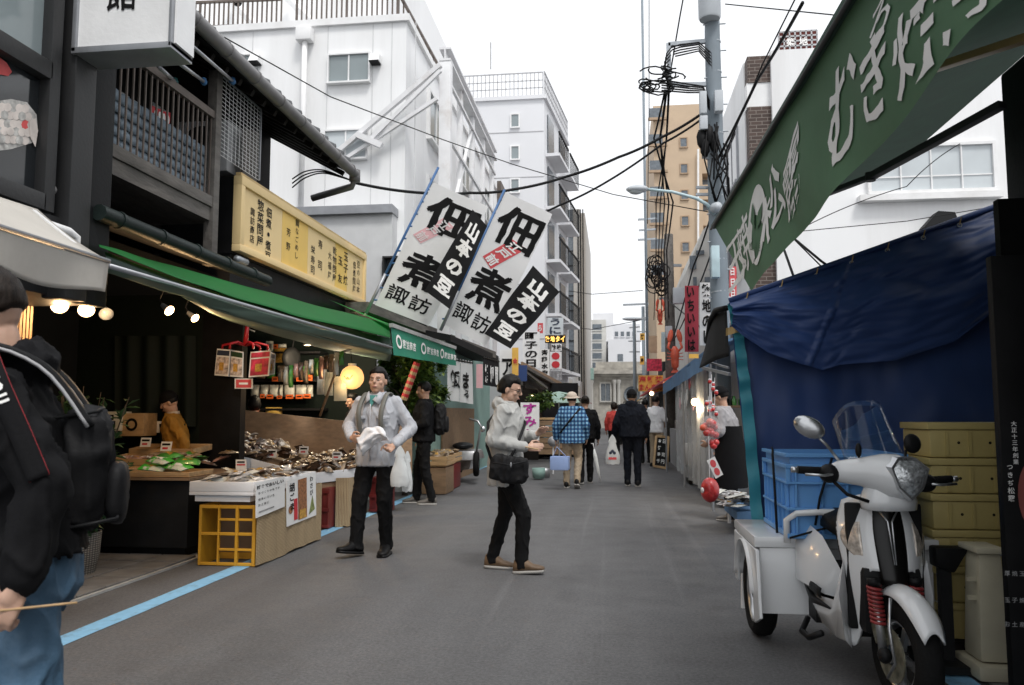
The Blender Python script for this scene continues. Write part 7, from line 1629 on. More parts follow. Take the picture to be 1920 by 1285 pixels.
# ---- man in black at the left edge, close to the camera
fp = dict(eR=(-.25, .06, 1.12), wR=(-.22, -.10, .90), eL=(.25, .10, 1.15), wL=(.275, .02, .93), kR=(-.10, -.09, .49), aR=(-.10, -.05, .09), kL=(.10, .03, .50), aL=(.10, .10, .09))
P3, em, up, hp_, kk = person('man in black jacket and blue jeans with backpack at the left edge', (-1.50, 1.93, 0), R(-60), 1.68, fp, top='cloth_black', hem=.96, thick=.024, trousers='jeans', shoes='shoe_black', hair='hair_brown', skin='skin_light', head_yaw=R(-8), head_pitch=R(26), lean=.20,
    hands=dict(L=dict(d=(-.1, -.45, -.85), s=(-.35, -.8, .4), n=(-.9, .3, 0), curl=1.05)), voxel=.009, skinvox=.0055, fold=.0085, seed=8, collar='cloth_black', slim=.9, girth=.96, hood=True)
for s in (-1, 1):
    pts = [up((s * .12, -.16, 1.06)), up((s * .125, -.19, 1.20)), up((s * .13, -.165, 1.34)), up((s * .125, -.02, 1.475)), up((s * .11, .12, 1.43)), up((s * .10, .2, 1.28))]
    mb = MB(); mb.sheet(lambda u, v: lerp_pts(pts, u) + V(((v - .5) * .06, 0, 0)), 30, 3); o = em(mb, 'strap', 'charcoal'); o.modifiers.new('t', 'SOLIDIFY').thickness = .014
    for q in (-.03, .03): mb = MB(); mb.tube([lerp_pts(pts, u / 24) + V((q, 0, 0)) for u in range(25)], .005, 5); em(mb, 'strap_piping', 'grey_wall')
backpack(em, up, 'bag_black', .74, -.055)
pts = [up((.09, .0, 1.485)), up((.175, .02, 1.452)), up((.238, .045, 1.37)), up((.270, .075, 1.26)), up((.295, .10, 1.16))]
def cs(x, y): 
    p = lerp_pts(pts, x); t2 = (lerp_pts(pts, min(1, x + .02)) - lerp_pts(pts, max(0, x - .02))).normalized(); n2 = V((.93, -.15, .3)).normalized(); s2 = t2.cross(n2).normalized(); return p + s2 * (y - .5) * .045 + n2 * .018
mb = MB(); mb.sheet(cs, 24, 3); o = em(mb, 'camera_strap', 'cloth_black'); o.modifiers.new('t', 'SOLIDIFY').thickness = .004
for y in (.06, .94): mb = MB(); mb.tube([cs(u / 24, y) for u in range(25)], .0035, 5); em(mb, 'strap_edge', 'ink_red')
mb = MB(); x = .30
for chh in 'Canon': put(mb, chh, x, .5, .052, .62 if chh != 'C' else .8, lambda a, b_: cs(a, b_) + V((.006, -.006, 0)), .02); x += .066
em(mb, 'lettering', 'ink_white')
mb = MB(); mb.tube([up((.285, -.02, .868)), up((.30, .14, .875))], .003, 6); em(mb, 'chopstick', 'wood_light')

# ---- man in black by the trees
P4, em, up, hp_, kk = person('man all in black with a black backpack facing the shops', (-2.72, 11.35, 0), R(-80), 1.76, dict(eL=(.24, .02, 1.12), wL=(.15, -.22, 1.05), kL=(.10, .02, .5), aL=(.1, .12, .09), kR=(-.1, -.08, .5), aR=(-.1, -.10, .09)), top='cloth_black', shoes='shoe_grey', thick=.03, head_yaw=R(-12), head_pitch=R(12), voxel=.013, skinvox=.009, fold=.0085, seed=11)
backpack(em, up, 'bag_black', 1.0)
# ---- plaid shirted man walking away
P5, em, up, hp_, kk = person('man in a blue plaid shirt and beige hat walking away', (-.72, 14.05, 0), R(176), 1.66, dict(eR=(-.25, .03, 1.12), wR=(-.25, -.08, .90), eL=(.28, .02, 1.12), wL=(.30, -.06, .88), kR=(-.10, -.08, .52), aR=(-.10, .15, .16), fR=(0, -1, -.5), kL=(.10, -.04, .5), aL=(.11, -.05, .09)), top='plaid', hem=.80, thick=.04, trousers='khaki', shoes='shoe_black', beanie='sunhat', voxel=.012, skinvox=.009, fold=.0085, seed=13, girth=1.08)
mb = MB(); mb.tube([up((-.16, .10, 1.42)), up((0, .19, 1.22)), up((.20, .12, .98))], .018, 6); em(mb, 'bag_strap', 'bag_black')
CB = thing('cool_bag', 'light blue cooler box bag carried by the plaid shirted man', 'bag', at(1050, 880, 13.7)); M('coolbag_blue', (.26, .36, .62), .6, var=.06)
a, b_ = at(1032, 881, 13.7), at(1066, 856, 13.7); MB().hexa([(a.x, 13.6, a.z), (b_.x, 13.55, a.z), (b_.x + .02, 13.8, a.z), (a.x + .02, 13.85, a.z), (a.x, 13.6, b_.z), (b_.x, 13.55, b_.z), (b_.x + .02, 13.8, b_.z), (a.x + .02, 13.85, b_.z)]).build('box', 'coolbag_blue', CB, bevel=.015)
MB().tube([V((a.x + .05, 13.62, b_.z)), at(1044, 838, 13.7), V((b_.x - .03, 13.6, b_.z))], .007, 6).build('handle', 'coolbag_blue', CB, smooth=True)
UM = thing('white_umbrella', 'furled white umbrella hanging beside the plaid shirted man', 'umbrella', at(1124, 905, 13.8)); MB().tube([at(1114, 842, 13.8), at(1116, 855, 13.8), at(1121, 880, 13.8), at(1126, 904, 13.8)], [.012, .035, .028, .008], 10).build('canopy', 'plastic_bag', UM, smooth=True); MB().tube([at(1114, 842, 13.8), at(1112, 832, 13.8), at(1108, 832, 13.8)], .008, 6).build('handle', 'cloth_white', UM, smooth=True)
# ---- woman with a bun
P6, em, up, hp_, kk = person('woman in black with her hair in a bun walking behind the plaid shirt', (-.52, 15.0, 0), R(184), 1.62, dict(kR=(-.09, -.1, .5), aR=(-.09, -.12, .09), kL=(.09, 0, .5), aL=(.09, .15, .1)), top='cloth_black', hair='hair_brown', bun=True, voxel=.014, skinvox=.011, fold=.0085, seed=15, thick=.025)
# ---- man in navy
P7, em, up, hp_, kk = person('man in a navy hoodie and black beanie walking away with a carrier bag', (.33, 14.55, 0), R(178), 1.72, dict(eR=(-.26, .05, 1.12), wR=(-.25, -.05, .88), eL=(.27, .03, 1.12), wL=(.32, -.08, .90), kR=(-.09, 0, .5), aR=(-.09, .06, .09), kL=(.09, -.04, .5), aL=(.09, -.06, .09)), top='cloth_navy', trousers='cloth_navy', hood=True, beanie='cap', thick=.04, voxel=.013, skinvox=.01, fold=.0085, seed=17, girth=1.1)
def pr(t_, p, w, h, d):
    for k_, (dx, dz, r_) in enumerate(((-.03, -.62, .03), (.03, -.62, .03), (0, -.56, .028))): MB().ellipsoid(p + V((dx, -d * .42, dz * h)), (r_, .012, r_)).build('print', 'ink_blue', t_)
    MB().box(p.x - .07, p.x + .07, p.y - d * .52, p.y - d * .48, p.z - h * .84, p.z - h * .76).build('print', 'ink_pinkred', t_)
bag('white printed carrier bag with dark blue emblem held by the navy hooded man', at(1148, 815, 14.3), (.26, .52, .12), 'plastic_bag', 7, print_=pr)
# ---- others down the street
person('person in a red jacket walking far down the street', (.02, 22.5, 0), R(170), 1.6, None, top='cloth_red', hair='hair_brown', long_hair=True, voxel=.018, skinvox=.014, fold=.0085, seed=19, face=False)
person('man in a white T-shirt and shorts standing by the far stalls', (1.02, 19.6, 0), R(150), 1.72, dict(eR=(-.24, -.02, 1.12), wR=(-.14, -.2, 1.0)), top='cloth_white', hem=.82, trousers='khaki', sleeves='short', voxel=.016, skinvox=.012, fold=.0065, seed=21, shoes='shoe_black')
person('person in dark clothes half hidden behind the navy hooded man', (.82, 21.0, 0), R(190), 1.66, None, top='cloth_black', voxel=.018, skinvox=.014, seed=23, face=False)
person('person in grey standing beyond the red jacket', (.55, 26.0, 0), R(10), 1.65, None, top='cloth_greysleeve', voxel=.02, skinvox=.016, seed=25)
person('person in a brown coat far down the street near the gatehouse', (.2, 33.0, 0), R(170), 1.65, None, top='shoe_brown', voxel=.022, skinvox=.018, seed=26, face=False)
person('person in a pale blue shirt sitting at the far left stall', (-1.85, 24.0, -.35), R(20), 1.6, None, top='cloth_blue', hair='hair_brown', skin='skin_light', voxel=.018, skinvox=.014, seed=27)
# ---- vendor at the red goods stall
P8, em, up, hp_, kk = person('vendor in a black apron with grey sleeves bending at the red candy stall', (1.42, 10.1, 0), R(-115), 1.62, dict(eL=(.25, -.02, 1.13), wL=(.16, -.22, 1.0), eR=(-.26, .02, 1.10), wR=(-.2, -.16, .92)), top='cloth_greysleeve', trousers='cloth_black', shoes='shoe_grey', head_pitch=R(18), lean=.16, voxel=.012, skinvox=.009, fold=.0065, seed=29, beanie='cap', thick=.025)
mb = MB(); mb.loft([ring_ell(up((0, 0, z)), rx, ry) for z, rx, ry in ((.42, .23, .20), (.62, .235, .20), (.85, .222, .188), (1.06, .206, .176), (1.20, .212, .182))], cap=False); em(mb, 'apron', 'cloth_black')
# ---- shopkeepers
p = at(345, 860, 8.0); P9, em, up, hp_, kk = person('shopkeeper in a mustard shirt and dark green apron inside the dark shop', (p.x, 8.0 - .1, 0), R(-70), 1.52, dict(eL=(.28, .14, 1.13), wL=(.30, .10, .90), eR=(-.2, -.05, 1.12), wR=(-.12, -.25, 1.0)), top='cloth_mustard', hood=False, collar='hat_beige', head_pitch=R(28), lean=.18, voxel=.011, skinvox=.009, seed=31, beanie='cap', thick=.02)
mb = MB(); mb.loft([ring_ell(up((0, -.012, z)), rx, ry) for z, rx, ry in ((.5, .19, .15), (.85, .188, .148), (1.06, .168, .146), (1.2, .16, .15), (1.33, .10, .145))], cap=False); em(mb, 'apron', 'apron_green')
p = at(476, 800, 10.0); person('shopkeeper in an orange top with her back turned at the tea shelves', (p.x, 10.0, 0), R(180), 1.52, None, top='cloth_orange', voxel=.014, skinvox=.011, seed=33, long_hair=True, thick=.02)
p = at(662, 800, 10.9); person('shopkeeper in black beside the round lantern', (p.x, 10.9, 0), R(-60), 1.58, None, top='cloth_black', voxel=.014, skinvox=.011, seed=35, hair='hair_black', head_pitch=R(15))
# ================================================================== stalls farther down on the left
M('awn_black', (.02, .02, .021), .7, var=.2); M('tarp_grey', (.34, .36, .40), .6, var=.15, bump=.15, bscale=10, translucent=.2); M('seafoam', (.26, .40, .36), .7, var=.06); M('parasol', (.42, .58, .52), .7, var=.05, translucent=.4)
M('tent_blue', (.12, .24, .42), .6, var=.12, translucent=.25, bump=.05, bscale=8); M('clear_curtain', (.75, .75, .74), .25, var=.05, alpha=.42, bump=.2, bscale=14); M('chalk_black', (.02, .02, .02), .8, var=.3, dirt=(.12, .12, .12, .4)); M('candy_red', (.5, .03, .03), .3, var=.3, scale=20, coat=.4); M('clear_wrap', (.8, .8, .8), .2, alpha=.16, bump=.2, bscale=14); M('steel', (.42, .42, .43), .35, metal=.7, var=.15)
LS = thing('noodle_shop', 'pale green-walled shop with cloth curtains beyond the teal valance', 'shop', (-3.2, 15.5, 0))
MB().box(-3.49, -3.1, 13.2, 20.0, 0, 2.75).build('wall', 'seafoam', LS); MB().box(-3.09, -3.06, 14.2, 17.5, .0, 1.4).build('counter_front', 'wood_mid', LS)
MB().hexa([at(845, 640, 12.8) + V((-.5, 0, .1)), at(845, 640, 12.8), at(935, 682, 17.5), at(935, 682, 17.5) + V((-.8, 0, .1)), at(845, 628, 12.8) + V((-.5, 0, .1)), at(845, 628, 12.8), at(935, 668, 17.5), at(935, 668, 17.5) + V((-.8, 0, .1))]).build('roof_awning', 'awn_black', LS)
def noren(label, quad, Y0, Y1, mat, txt, tm, slits=0, asp=1.0, rot=None):
    q = [at(*quad[0], Y0), at(*quad[1], Y1), at(*quad[2], Y1), at(*quad[3], Y0)]; t_ = thing('shop_curtain', label, 'curtain', (q[2] + q[3]) / 2)
    sf0 = lambda x, y: q[3].lerp(q[2], x).lerp(q[0].lerp(q[1], x), y) + V((.02 * sin(x * 20) * (1 - y), -.02 * sin(x * 16) * (1 - y), 0)); n = max(1, slits)
    for i in range(n): MB().sheet(lambda u, v: sf0((i + .02 + .96 * u) / n, v), 10, 8).build('cloth', mat, t_, smooth=True)
    mb = MB(); sf = lambda x, y: sf0(x, y) + V((.012, -.012, 0))
    for ch, cx, cy, w, h in txt: put(mb, ch, cx, cy, w, h, sf, .035, .05, .2)
    mb.build('lettering', tm, t_)
    MB().tube([q[0] + V((0, 0, .02)), q[1] + V((0, 0, .02))], .014, 6).build('rod', 'dark_wood', t_)
    mb = MB()
    for i in range(9): p = q[0].lerp(q[1], (i + .5) / 9); mb.bar(p + V((0, 0, -.02)), p + V((0, 0, .05)), .015)
    mb.build('tab', mat, t_); return t_
noren('white shop curtain with brush lettering hanging below the black awning', ((838, 675), (886, 683), (886, 758), (838, 750)), 13.2, 14.6, 'banner_white', (('飯', .28, .55, .34, .45), ('ま', .72, .55, .3, .4), ('る', .74, .22, .26, .2)), 'ink', 2)
noren('black shop curtain with white characters beside the white one', ((905, 672), (936, 680), (936, 727), (905, 722)), 15.4, 16.6, 'banner_black', (('鮪', .2, .45, .24, .7), ('卸', .5, .45, .24, .7), ('問', .8, .45, .24, .7)), 'ink_white', 1)
flat_sign('hanging_sign', 'plain pink hanging cloth between the white and black curtains', (893, 683, 905, 728), 15.2, 'ink_pink', thick=.01)
flat_sign('hanging_sign', 'pale poster with red and yellow fish print behind the woman', (937, 656, 968, 722), 17.5, 'paper_white', 'ア', 'ink', thick=.02)
flat_sign('hanging_sign', 'yellow and orange strip flag beside the fish poster', (960, 652, 972, 704), 17.3, 'sign_yellow', '金', 'ink_red', thick=.01)
flat_sign('hanging_sign', 'deep blue vertical panel at the end of the plank roof', (972, 685, 988, 715), 18.5, 'tarp_blue')
flat_sign('vertical_sign', 'white vertical sign with black writing under the black banner strip', (980, 622, 1012, 690), 22, 'white_paint', '町子の日', 'ink')
flat_sign('vertical_sign', 'narrow white vertical sign with bold black fishmonger name', (1013, 655, 1030, 706), 24, 'paper_white', '斉藤水産', 'ink', bold=.05)
flat_sign('vertical_sign', 'white sign with one red mark below the lit orange sign', (1031, 660, 1053, 692), 26, 'white_paint', '・・', 'ink_red')
flat_sign('vertical_sign', 'small white sign just under the lit orange sign', (1034, 645, 1053, 658), 26, 'white_paint', '珍味', 'ink', horiz=True)
led = flat_sign('lit_sign', 'lit orange dot-matrix sign projecting over the left stalls', (1022, 629, 1060, 643), 25, 'black', '築地タイ', 'led', horiz=True, thick=.15)
flat_sign('vertical_sign', 'pale vertical sign high above the lit sign', (1026, 596, 1056, 628), 29, 'glass_pale', 'うに', 'ink_blue'); flat_sign('vertical_sign', 'small red and white sign poking out above the vertical signs', (1008, 606, 1018, 625), 24, 'ink_pinkred', 'ら', 'ink_white')
railing(thing('steel_balcony', 'white railed balcony below the red marked sign', 'balcony', at(1042, 712, 27)), at(1032, 716, 27), at(1053, 714, 28), .45, 'rail_grey', .12)
# plank roof of the far left stall
PR = thing('plank_roof', 'sloping brown plank roof of the far left stall', 'roof', at(1030, 720, 22)); a0, a1, a2, a3 = at(980, 678, 19), at(1066, 724, 29), at(1066, 736, 29), at(985, 728, 19)
for i in range(6):
    u0, u1 = i / 6, (i + .94) / 6; f = lambda u, v: a3.lerp(a2, v).lerp(a0.lerp(a1, v), u); w_ = V((-.6, 0, .35))
    MB().slab(f(u0, 0), f(u0, 1), f(u1, 1), f(u1, 0), (-.05, 0, 0)).build('plank', 'wood_mid' if i > 3 else 'dark_wood', PR)
MB().bar(at(985, 690, 18.9), at(1064, 734, 28.9), .12, .08).build('edge_beam', 'aged_wood', PR); MB().bar(at(985, 698, 18.7), at(1025, 728, 22), .06).build('strut', 'aged_wood', PR)
flat_sign('hanging_sign', 'small green road sign at the plank roof edge', (1042, 718, 1066, 729), 28.5, 'leaf_dark', '青果', 'ink_white', horiz=True)
# parasol
PS = thing('parasol', 'pale green parasol over the far left stall', 'parasol', at(1048, 790, 21)); p = at(1048, 734, 21)
MB().lathe([(.0, .0), (.25, -.05), (.48, -.17), (.56, -.30)], p, n=16).build('canopy', 'parasol', PS, smooth=True); MB().tube([p, (p.x, 21, 0)], .02, 8).build('pole', 'grey_metal', PS)
# wooden booth with lamps
BO = thing('wooden_booth', 'wooden food booth under the pale green parasol', 'booth', (-1.9, 23, 0)); x0, x1 = at(1010, 780, 22.5).x, at(1056, 780, 22.5).x
for k in range(6): MB().box(x0, x1 + .3, 22.5, 22.54, .15 + k * .16, .29 + k * .16).build('plank', 'wood_mid', BO)
MB().box(x0, x1 + .3, 22.52, 23.6, 1.12, 1.17).build('counter_top', 'wood_light', BO); MB().box(x0 - .6, x0, 22.3, 24, 0, 2.0).build('side_wall', 'dark_wood', BO); MB().box(x0, x1 + .35, 23.9, 24.3, 0, 2.2).build('back_wall', 'interior', BO)
for k, q in enumerate(((998, 746), (1020, 752), (950, 752))):
    p = at(*q, 21); t_ = thing('bare_bulb', ['bare warm bulb under the plank roof', 'bare warm bulb next to the parasol', 'warm bulb seen beside the woman face'][k], 'lamp', p, 'warm bulbs of the far left stall'); MB().ellipsoid(p, (.06, .06, .07)).build('bulb', 'bulb_small', t_, smooth=True); MB().tube([p, p + V((0, 0, .3))], .008, 5).build('cord', 'cable', t_)
flat_sign('standing_sign', 'white standing sign with purple brush lettering behind the woman', (976, 755, 1011, 826), 15.5, 'paper_white', 'すみれ', 'ink_purple', thick=.03)
for k, (u, v, y, m_) in enumerate(((1010, 835, 15.8, 'seafoam'), (1020, 842, 16.2, 'steel'))):
    p = at(u, v + 18, y); t_ = tag(MB().lathe([(.10, 0), (.13, .2), (.135, .2), (.12, .02), (0, .02)], (p.x, y, 0 if k else .02), n=16).build('bucket', m_, smooth=True), ['green bucket beside the purple lettered sign', 'steel tub on the ground beside the green bucket'][k], 'bucket')
EF = thing('electric_fan', 'small white electric fan beside the plaid shirted man', 'fan', at(1035, 850, 17)); p = at(1037, 828, 17); MB().lathe([(.0, 0), (.09, 0), (.11, .02), (.11, .05), (0, .05)], p, (0, -1, 0), 18).build('cage', 'rail_grey', EF, smooth=True); MB().tube([p, (p.x, 17, .02)], .015, 6).build('stem', 'white_paint', EF)
# parked market moped with flat bed
MO = thing('parked_moped', 'grey flatbed moped parked beyond the black-clad man', 'moped', (-2.75, 15.2, 0))
wheel(MO, at(893, 870, 14.6), (1, .12, 0), .23, .1, .13, 6); wheel(MO, at(862, 868, 16.0), (1, 0, 0), .2, .1, .12, 5)
p = at(876, 852, 15.0); MB().hexa([p + V(q) for q in ((-.25, -.35, -.1), (.2, -.35, -.1), (.25, .6, -.1), (-.25, .6, -.1), (-.2, -.3, .08), (.2, -.3, .08), (.2, .55, .08), (-.2, .55, .08))]).build('body', 'steel', MO, bevel=.04)
MB().ellipsoid(at(868, 836, 15.0), (.2, .3, .07)).build('seat', 'seat_black', MO, smooth=True); MB().tube([at(893, 850, 14.6), at(902, 800, 14.6), at(896, 790, 14.6), at(880, 786, 14.7)], .02, 8).build('handlebar', 'steel', MO, smooth=True)
MB().hexa([at(850, 885, 15.6), at(880, 880, 15.0), at(886, 850, 15.0), at(860, 850, 15.6), at(850, 885, 15.6) + V((.05, .3, 0)), at(880, 880, 15.0) + V((.05, .3, 0)), at(886, 850, 15.0) + V((.05, .3, 0)), at(860, 850, 15.6) + V((.05, .3, 0))]).build('leg_shield', 'white_paint', MO, bevel=.01)
MB().ellipsoid(at(905, 805, 14.6), (.05, .03, .06)).build('mirror', 'chrome', MO, smooth=True)
# produce crates by the black-clad man
for k, (u, v, y) in enumerate(((820, 880, 12.9), (835, 872, 13.8))):
    p = at(u, v, y); t_ = thing('produce_crate', ['open wooden crate of produce next to the black-clad man', 'wooden crate of produce nearer the parked moped'][k], 'crate', (p.x, y, .45))
    for z in (.47, .55): MB().box(p.x - .26, p.x + .2, y - .3, y - .28, z, z + .06).build('slat', 'wood_light', t_); MB().box(p.x + .2, p.x + .22, y - .3, y + .4, z, z + .06).build('slat', 'wood_light', t_)
    MB().box(p.x - .26, p.x + .2, y - .28, y + .4, .45, .47).build('base', 'wood_light', t_)
    for i in range(14): pack('pack_beige', V((p.x + random.uniform(-.22, .16), y + random.uniform(-.22, .35), .62)), random.uniform(-3, 3), random.uniform(-.5, .5), 'bag of brown produce in the wooden crates', 'produce bags in the wooden crates', (.06, .08, .03))
    t2 = tag(MB().box(p.x - .24, p.x + .2, y - .26, y + .38, .01, .43).build('crate_stand', ['wood_mid', 'crate_red'][k], bevel=.01), ['brown wooden crate supporting the produce', 'dark red crate supporting the farther produce'][k], 'crate')
tree('garden_shrub', 'dark leafy shrub pot on the far left stall counter', 'plant', at(1015, 770, 20) * 1.0, .6, .35, .2, 700, size=.1, seed=9, trunk_r=.02, cz=.25)

# ================================================================== stalls on the right
RT = thing('blue_tent', 'blue tent awning over the clear curtained stall', 'tent', at(1290, 700, 14)); c0, c1, c2 = at(1243, 722, 18.5), at(1330, 655, 10.8), at(1338, 640, 10.8)
MB().hexa([c0, c1, c1 + V((.9, 0, .35)), c0 + V((.9, 0, .35)), c0 + V((0, 0, .03)), c1 + V((0, 0, .03)), c1 + V((.9, 0, .38)), c0 + V((.9, 0, .38))]).build('roof_cloth', 'tent_blue', RT)
MB().sheet(lambda u, v: c0.lerp(c1, u) + V((.01 * sin(u * 30), 0, -.22 * v)), 30, 3).build('valance', 'tent_blue', RT, smooth=True)
for q in (18.2, 14.5, 11.0): MB().tube([(c0.lerp(c1, (18.5 - q) / 7.7).x + .03, q, 0), (c0.lerp(c1, (18.5 - q) / 7.7).x + .03, q, c0.lerp(c1, (18.5 - q) / 7.7).z)], .02, 8).build('leg', 'grey_metal', RT)
MB().box(2.2, 2.3, 10.4, 20, 0, 2.6).build('back_wall', 'grey_wall', RT)
BA = thing('black_awning', 'black folded awning with curved edge beside the blue tarpaulin', 'awning', at(1340, 650, 9)); top = [(1326, 640), (1332, 600), (1342, 582), (1362, 578)]; bot = [(1312, 690), (1322, 686), (1340, 676), (1366, 668)]
MB().sheet(lambda u, v: at(*[lerp_px(bot, u)[i] * (1 - v) + lerp_px(top, u)[i] * v for i in (0, 1)], 9.3 - 1.2 * u + .2 * v), 16, 10).build('cloth', 'awn_black', BA, smooth=True, solid=.01)
MB().tube([at(*q, 9.3 - 1.2 * i / 3) for i, q in enumerate(top)], .03, 8).build('frame', 'black', BA, smooth=True); MB().bar(at(1318, 690, 9.2), at(1368, 702, 8.2), .03).build('strut', 'grey_metal', BA); MB().bar(at(1330, 680, 9.1), at(1366, 690, 8.2), .02).build('strut', 'grey_metal', BA)
flat_sign('ribbon', 'small yellow ribbon tied at the tip of the blue tent', (1292, 664, 1310, 672), 10.7, 'sign_yellow', cat='ribbon', thick=.02)
CC = thing('clear_curtain', 'clear plastic curtain with red prints enclosing a food stall', 'curtain', at(1290, 880, 15)); k0, k1 = V((1.32, 17.4, 0)), V((1.36, 12.6, 0))
MB().sheet(lambda u, v: k0.lerp(k1, u) + V((.04 * sin(u * 40) , 0, .12 + 1.95 * v)), 60, 4).build('sheet', 'clear_curtain', CC, smooth=True)
for i in range(9): p = k0.lerp(k1, .3 + random.random() * .65); MB().ellipsoid(p + V((-.05, 0, 1.3 + .6 * random.random())), (.006, .16, .12), fn=lambda d: 1 + .4 * noise.noise(d * 2 + p)).build('print', random.choice(['ink_pinkred', 'ink_pink', 'ink_white']), CC, smooth=True)
MB().sheet(lambda u, v: V((1.32 + u * .9, 12.55 + .03 * sin(u * 20), .12 + 1.95 * v)), 20, 3).build('end_sheet', 'clear_curtain', CC, smooth=True)
SC = thing('food_cart', 'steel food cart with shelves and pots behind the clear curtain', 'cart', (1.6, 12.0, 0))
MB().box(1.42, 2.0, 11.3, 12.3, .12, .85).build('cabinet', 'steel', SC, bevel=.01); MB().box(1.40, 2.02, 11.25, 12.35, .855, .9).build('counter_top', 'steel', SC, bevel=.005); MB().box(1.45, 2.0, 11.5, 12.3, 1.38, 1.41).build('shelf', 'wood_mid', SC)
for i in range(4): MB().box(1.44 + .12 * i, 1.54 + .12 * i, 11.55, 11.8, .9, 1.0 + .05 * (i % 2)).build('pan', 'steel', SC, bevel=.01)
for q in ((1.42, 11.3), (1.42, 12.3)): MB().tube([(q[0], q[1], .9), (q[0], q[1], 2.2)], .015, 6).build('post', 'grey_metal', SC)
for i in range(9): tag(MB().lathe([(.03, 0), (.035, .08), (.015, .1), (.015, .13), (0, .13)], (1.5 + (i % 5) * .1, 11.6 + (i // 5) * .12, 1.412), n=10).build('sauce_bottle', 'plastic_black' if i % 2 else 'pack_green', smooth=True), 'small dark bottle on the food cart shelf', 'bottle', 'bottles on the food cart shelf')
p = at(1303, 754, 13); t_ = thing('bare_bulb', 'bright bulb shining through the clear curtain', 'lamp', p); MB().ellipsoid(p, (.06, .06, .06)).build('bulb', 'bulb_small', t_, smooth=True); ld = bpy.data.lights.new('bulb_light', 'POINT'); ld.energy = 12; ld.color = (1, .8, .55); lo = bpy.data.objects.new('bulb_light', ld); COL.objects.link(lo); lo.parent = t_; lo.location = (-.02, -.1, -.1); ld.shadow_soft_size = .06
tag(MB().lathe([(.0, 0), (.15, 0), (.16, .38), (.165, .40), (.15, .40), (.14, .03), (0, .03)], (1.45, 15.2, .35), n=18).build('white_bucket', 'white_paint', smooth=True), 'white plastic bucket behind the clear curtain', 'bucket')
tag(MB().box(1.35, 1.6, 14.9, 15.5, .02, .34).build('step_box', 'dark_wood', bevel=.01), 'dark wooden box under the white bucket', 'box')
# strings of red candy charms
def charm_string(label, px, pts, y):
    t_ = thing('charm_string', label, 'charm', at(px, pts[-1], y), 'strings of red charms'); MB().tube([at(px, pts[0] - 14, y), at(px, pts[-1], y)], .004, 5).build('cord', 'cloth_white', t_)
    for i, v in enumerate(pts):
        p = at(px + (3 if i % 2 else -3), v, y); MB().ellipsoid(p, (.024, .024, .025)).build('ball', 'candy_red', t_, smooth=True); MB().ellipsoid(p + V((.0, .0, .026)), (.022, .02, .01)).build('ribbon', 'cloth_white', t_, smooth=True)
charm_string('long string of red round charms hanging outside the clear curtain', 1334, [716, 730, 756, 768], 9.6); charm_string('shorter string of red round charms beside the vendor', 1340, [722, 737, 763, 777], 9.75); charm_string('small string of red charms next to the clear curtain edge', 1328, [757, 770], 9.5)
AB = thing('apple_bag', 'clear bag of red round sweets hanging beside the vendor', 'bag', at(1330, 838, 9.4))
for i in range(12): MB().ellipsoid(at(1330 + random.uniform(-13, 14), 800 + random.uniform(-10, 18), 9.4) + V((0, random.uniform(-.05, .05), 0)), (.042, .042, .04)).build('sweet', 'candy_red' if i % 3 else 'lobster', AB, smooth=True)
for i in range(3): MB().ellipsoid(at(1334 + i * 4, 830 + (i % 2) * 6, 9.4), (.042, .042, .04)).build('sweet', 'candy_red', AB, smooth=True)
MB().ellipsoid(at(1331, 804, 9.4), (.12, .1, .15), fn=lambda d: 1 + .1 * noise.noise(d * 3)).build('wrap', 'clear_wrap', AB, smooth=True); MB().tube([at(1331, 780, 9.4), at(1331, 720, 9.4)], .005, 5).build('string', 'cloth_white', AB)
poster([at(1342, 898, 9.3), at(1356, 890, 9.3), at(1340, 856, 9.3), at(1325, 864, 9.3)], 'white card with two red round pictures tilted on the vendor apron', lambda t_, sf: [MB().add([sf(.5 + .32 * cos(a * pi / 8), y + .2 * sin(a * pi / 8)) for a in range(16)], [list(range(16))]).build('round_picture', 'ink_pinkred', t_) for y in (.28, .72)], cat='card')
# red round doll lantern and table of skewered packets
DL = thing('red_round_ornament', 'big red round ornament with an open mouth hanging at the goods table', 'ornament', at(1331, 942, 9.3)); p = at(1331, 919, 9.3)
MB().ellipsoid(p, (.105, .105, .14), nu=24, nv=16, fn=lambda d: 1 - .25 * math.exp(-((d.z - .0) ** 2) / .02) * sm(-.1, -.7, d.x)).build('body', 'candy_red', DL, smooth=True); MB().ellipsoid(p + V((-.085, -.03, .0)), (.02, .05, .035)).build('mouth', 'ink_white', DL, smooth=True); MB().tube([p + V((0, 0, .13)), p + V((0, 0, .6))], .004, 5).build('cord', 'cloth_white', DL)
TB = thing('goods_table', 'small blue-topped table of wrapped packets in front of the vendor', 'table', at(1375, 985, 9.0)); p = at(1388, 958, 9.0)
MB().box(p.x - .05, p.x + .7, 8.9, 9.9, p.z - .1, p.z).build('top', 'tent_blue', TB, bevel=.005)
for q in ((p.x, 8.95), (p.x + .6, 8.95), (p.x, 9.85)): MB().tube([(q[0], q[1], 0), (q[0], q[1], p.z - .1)], .02, 8).build('leg', 'white_paint', TB)
for i in range(34): pack(random.choice(['pack_clear', 'pack_grey', 'pack_white']), V((at(1352, 930, 9.2).x + random.uniform(0, .3), random.uniform(8.9, 9.6), p.z + .03 + random.random() * .14)), random.uniform(-3, 3), random.uniform(-.3, .3), 'flat wrapped packet stacked on the small blue-topped table', 'packets on the blue-topped table', (.05, .10, .012))
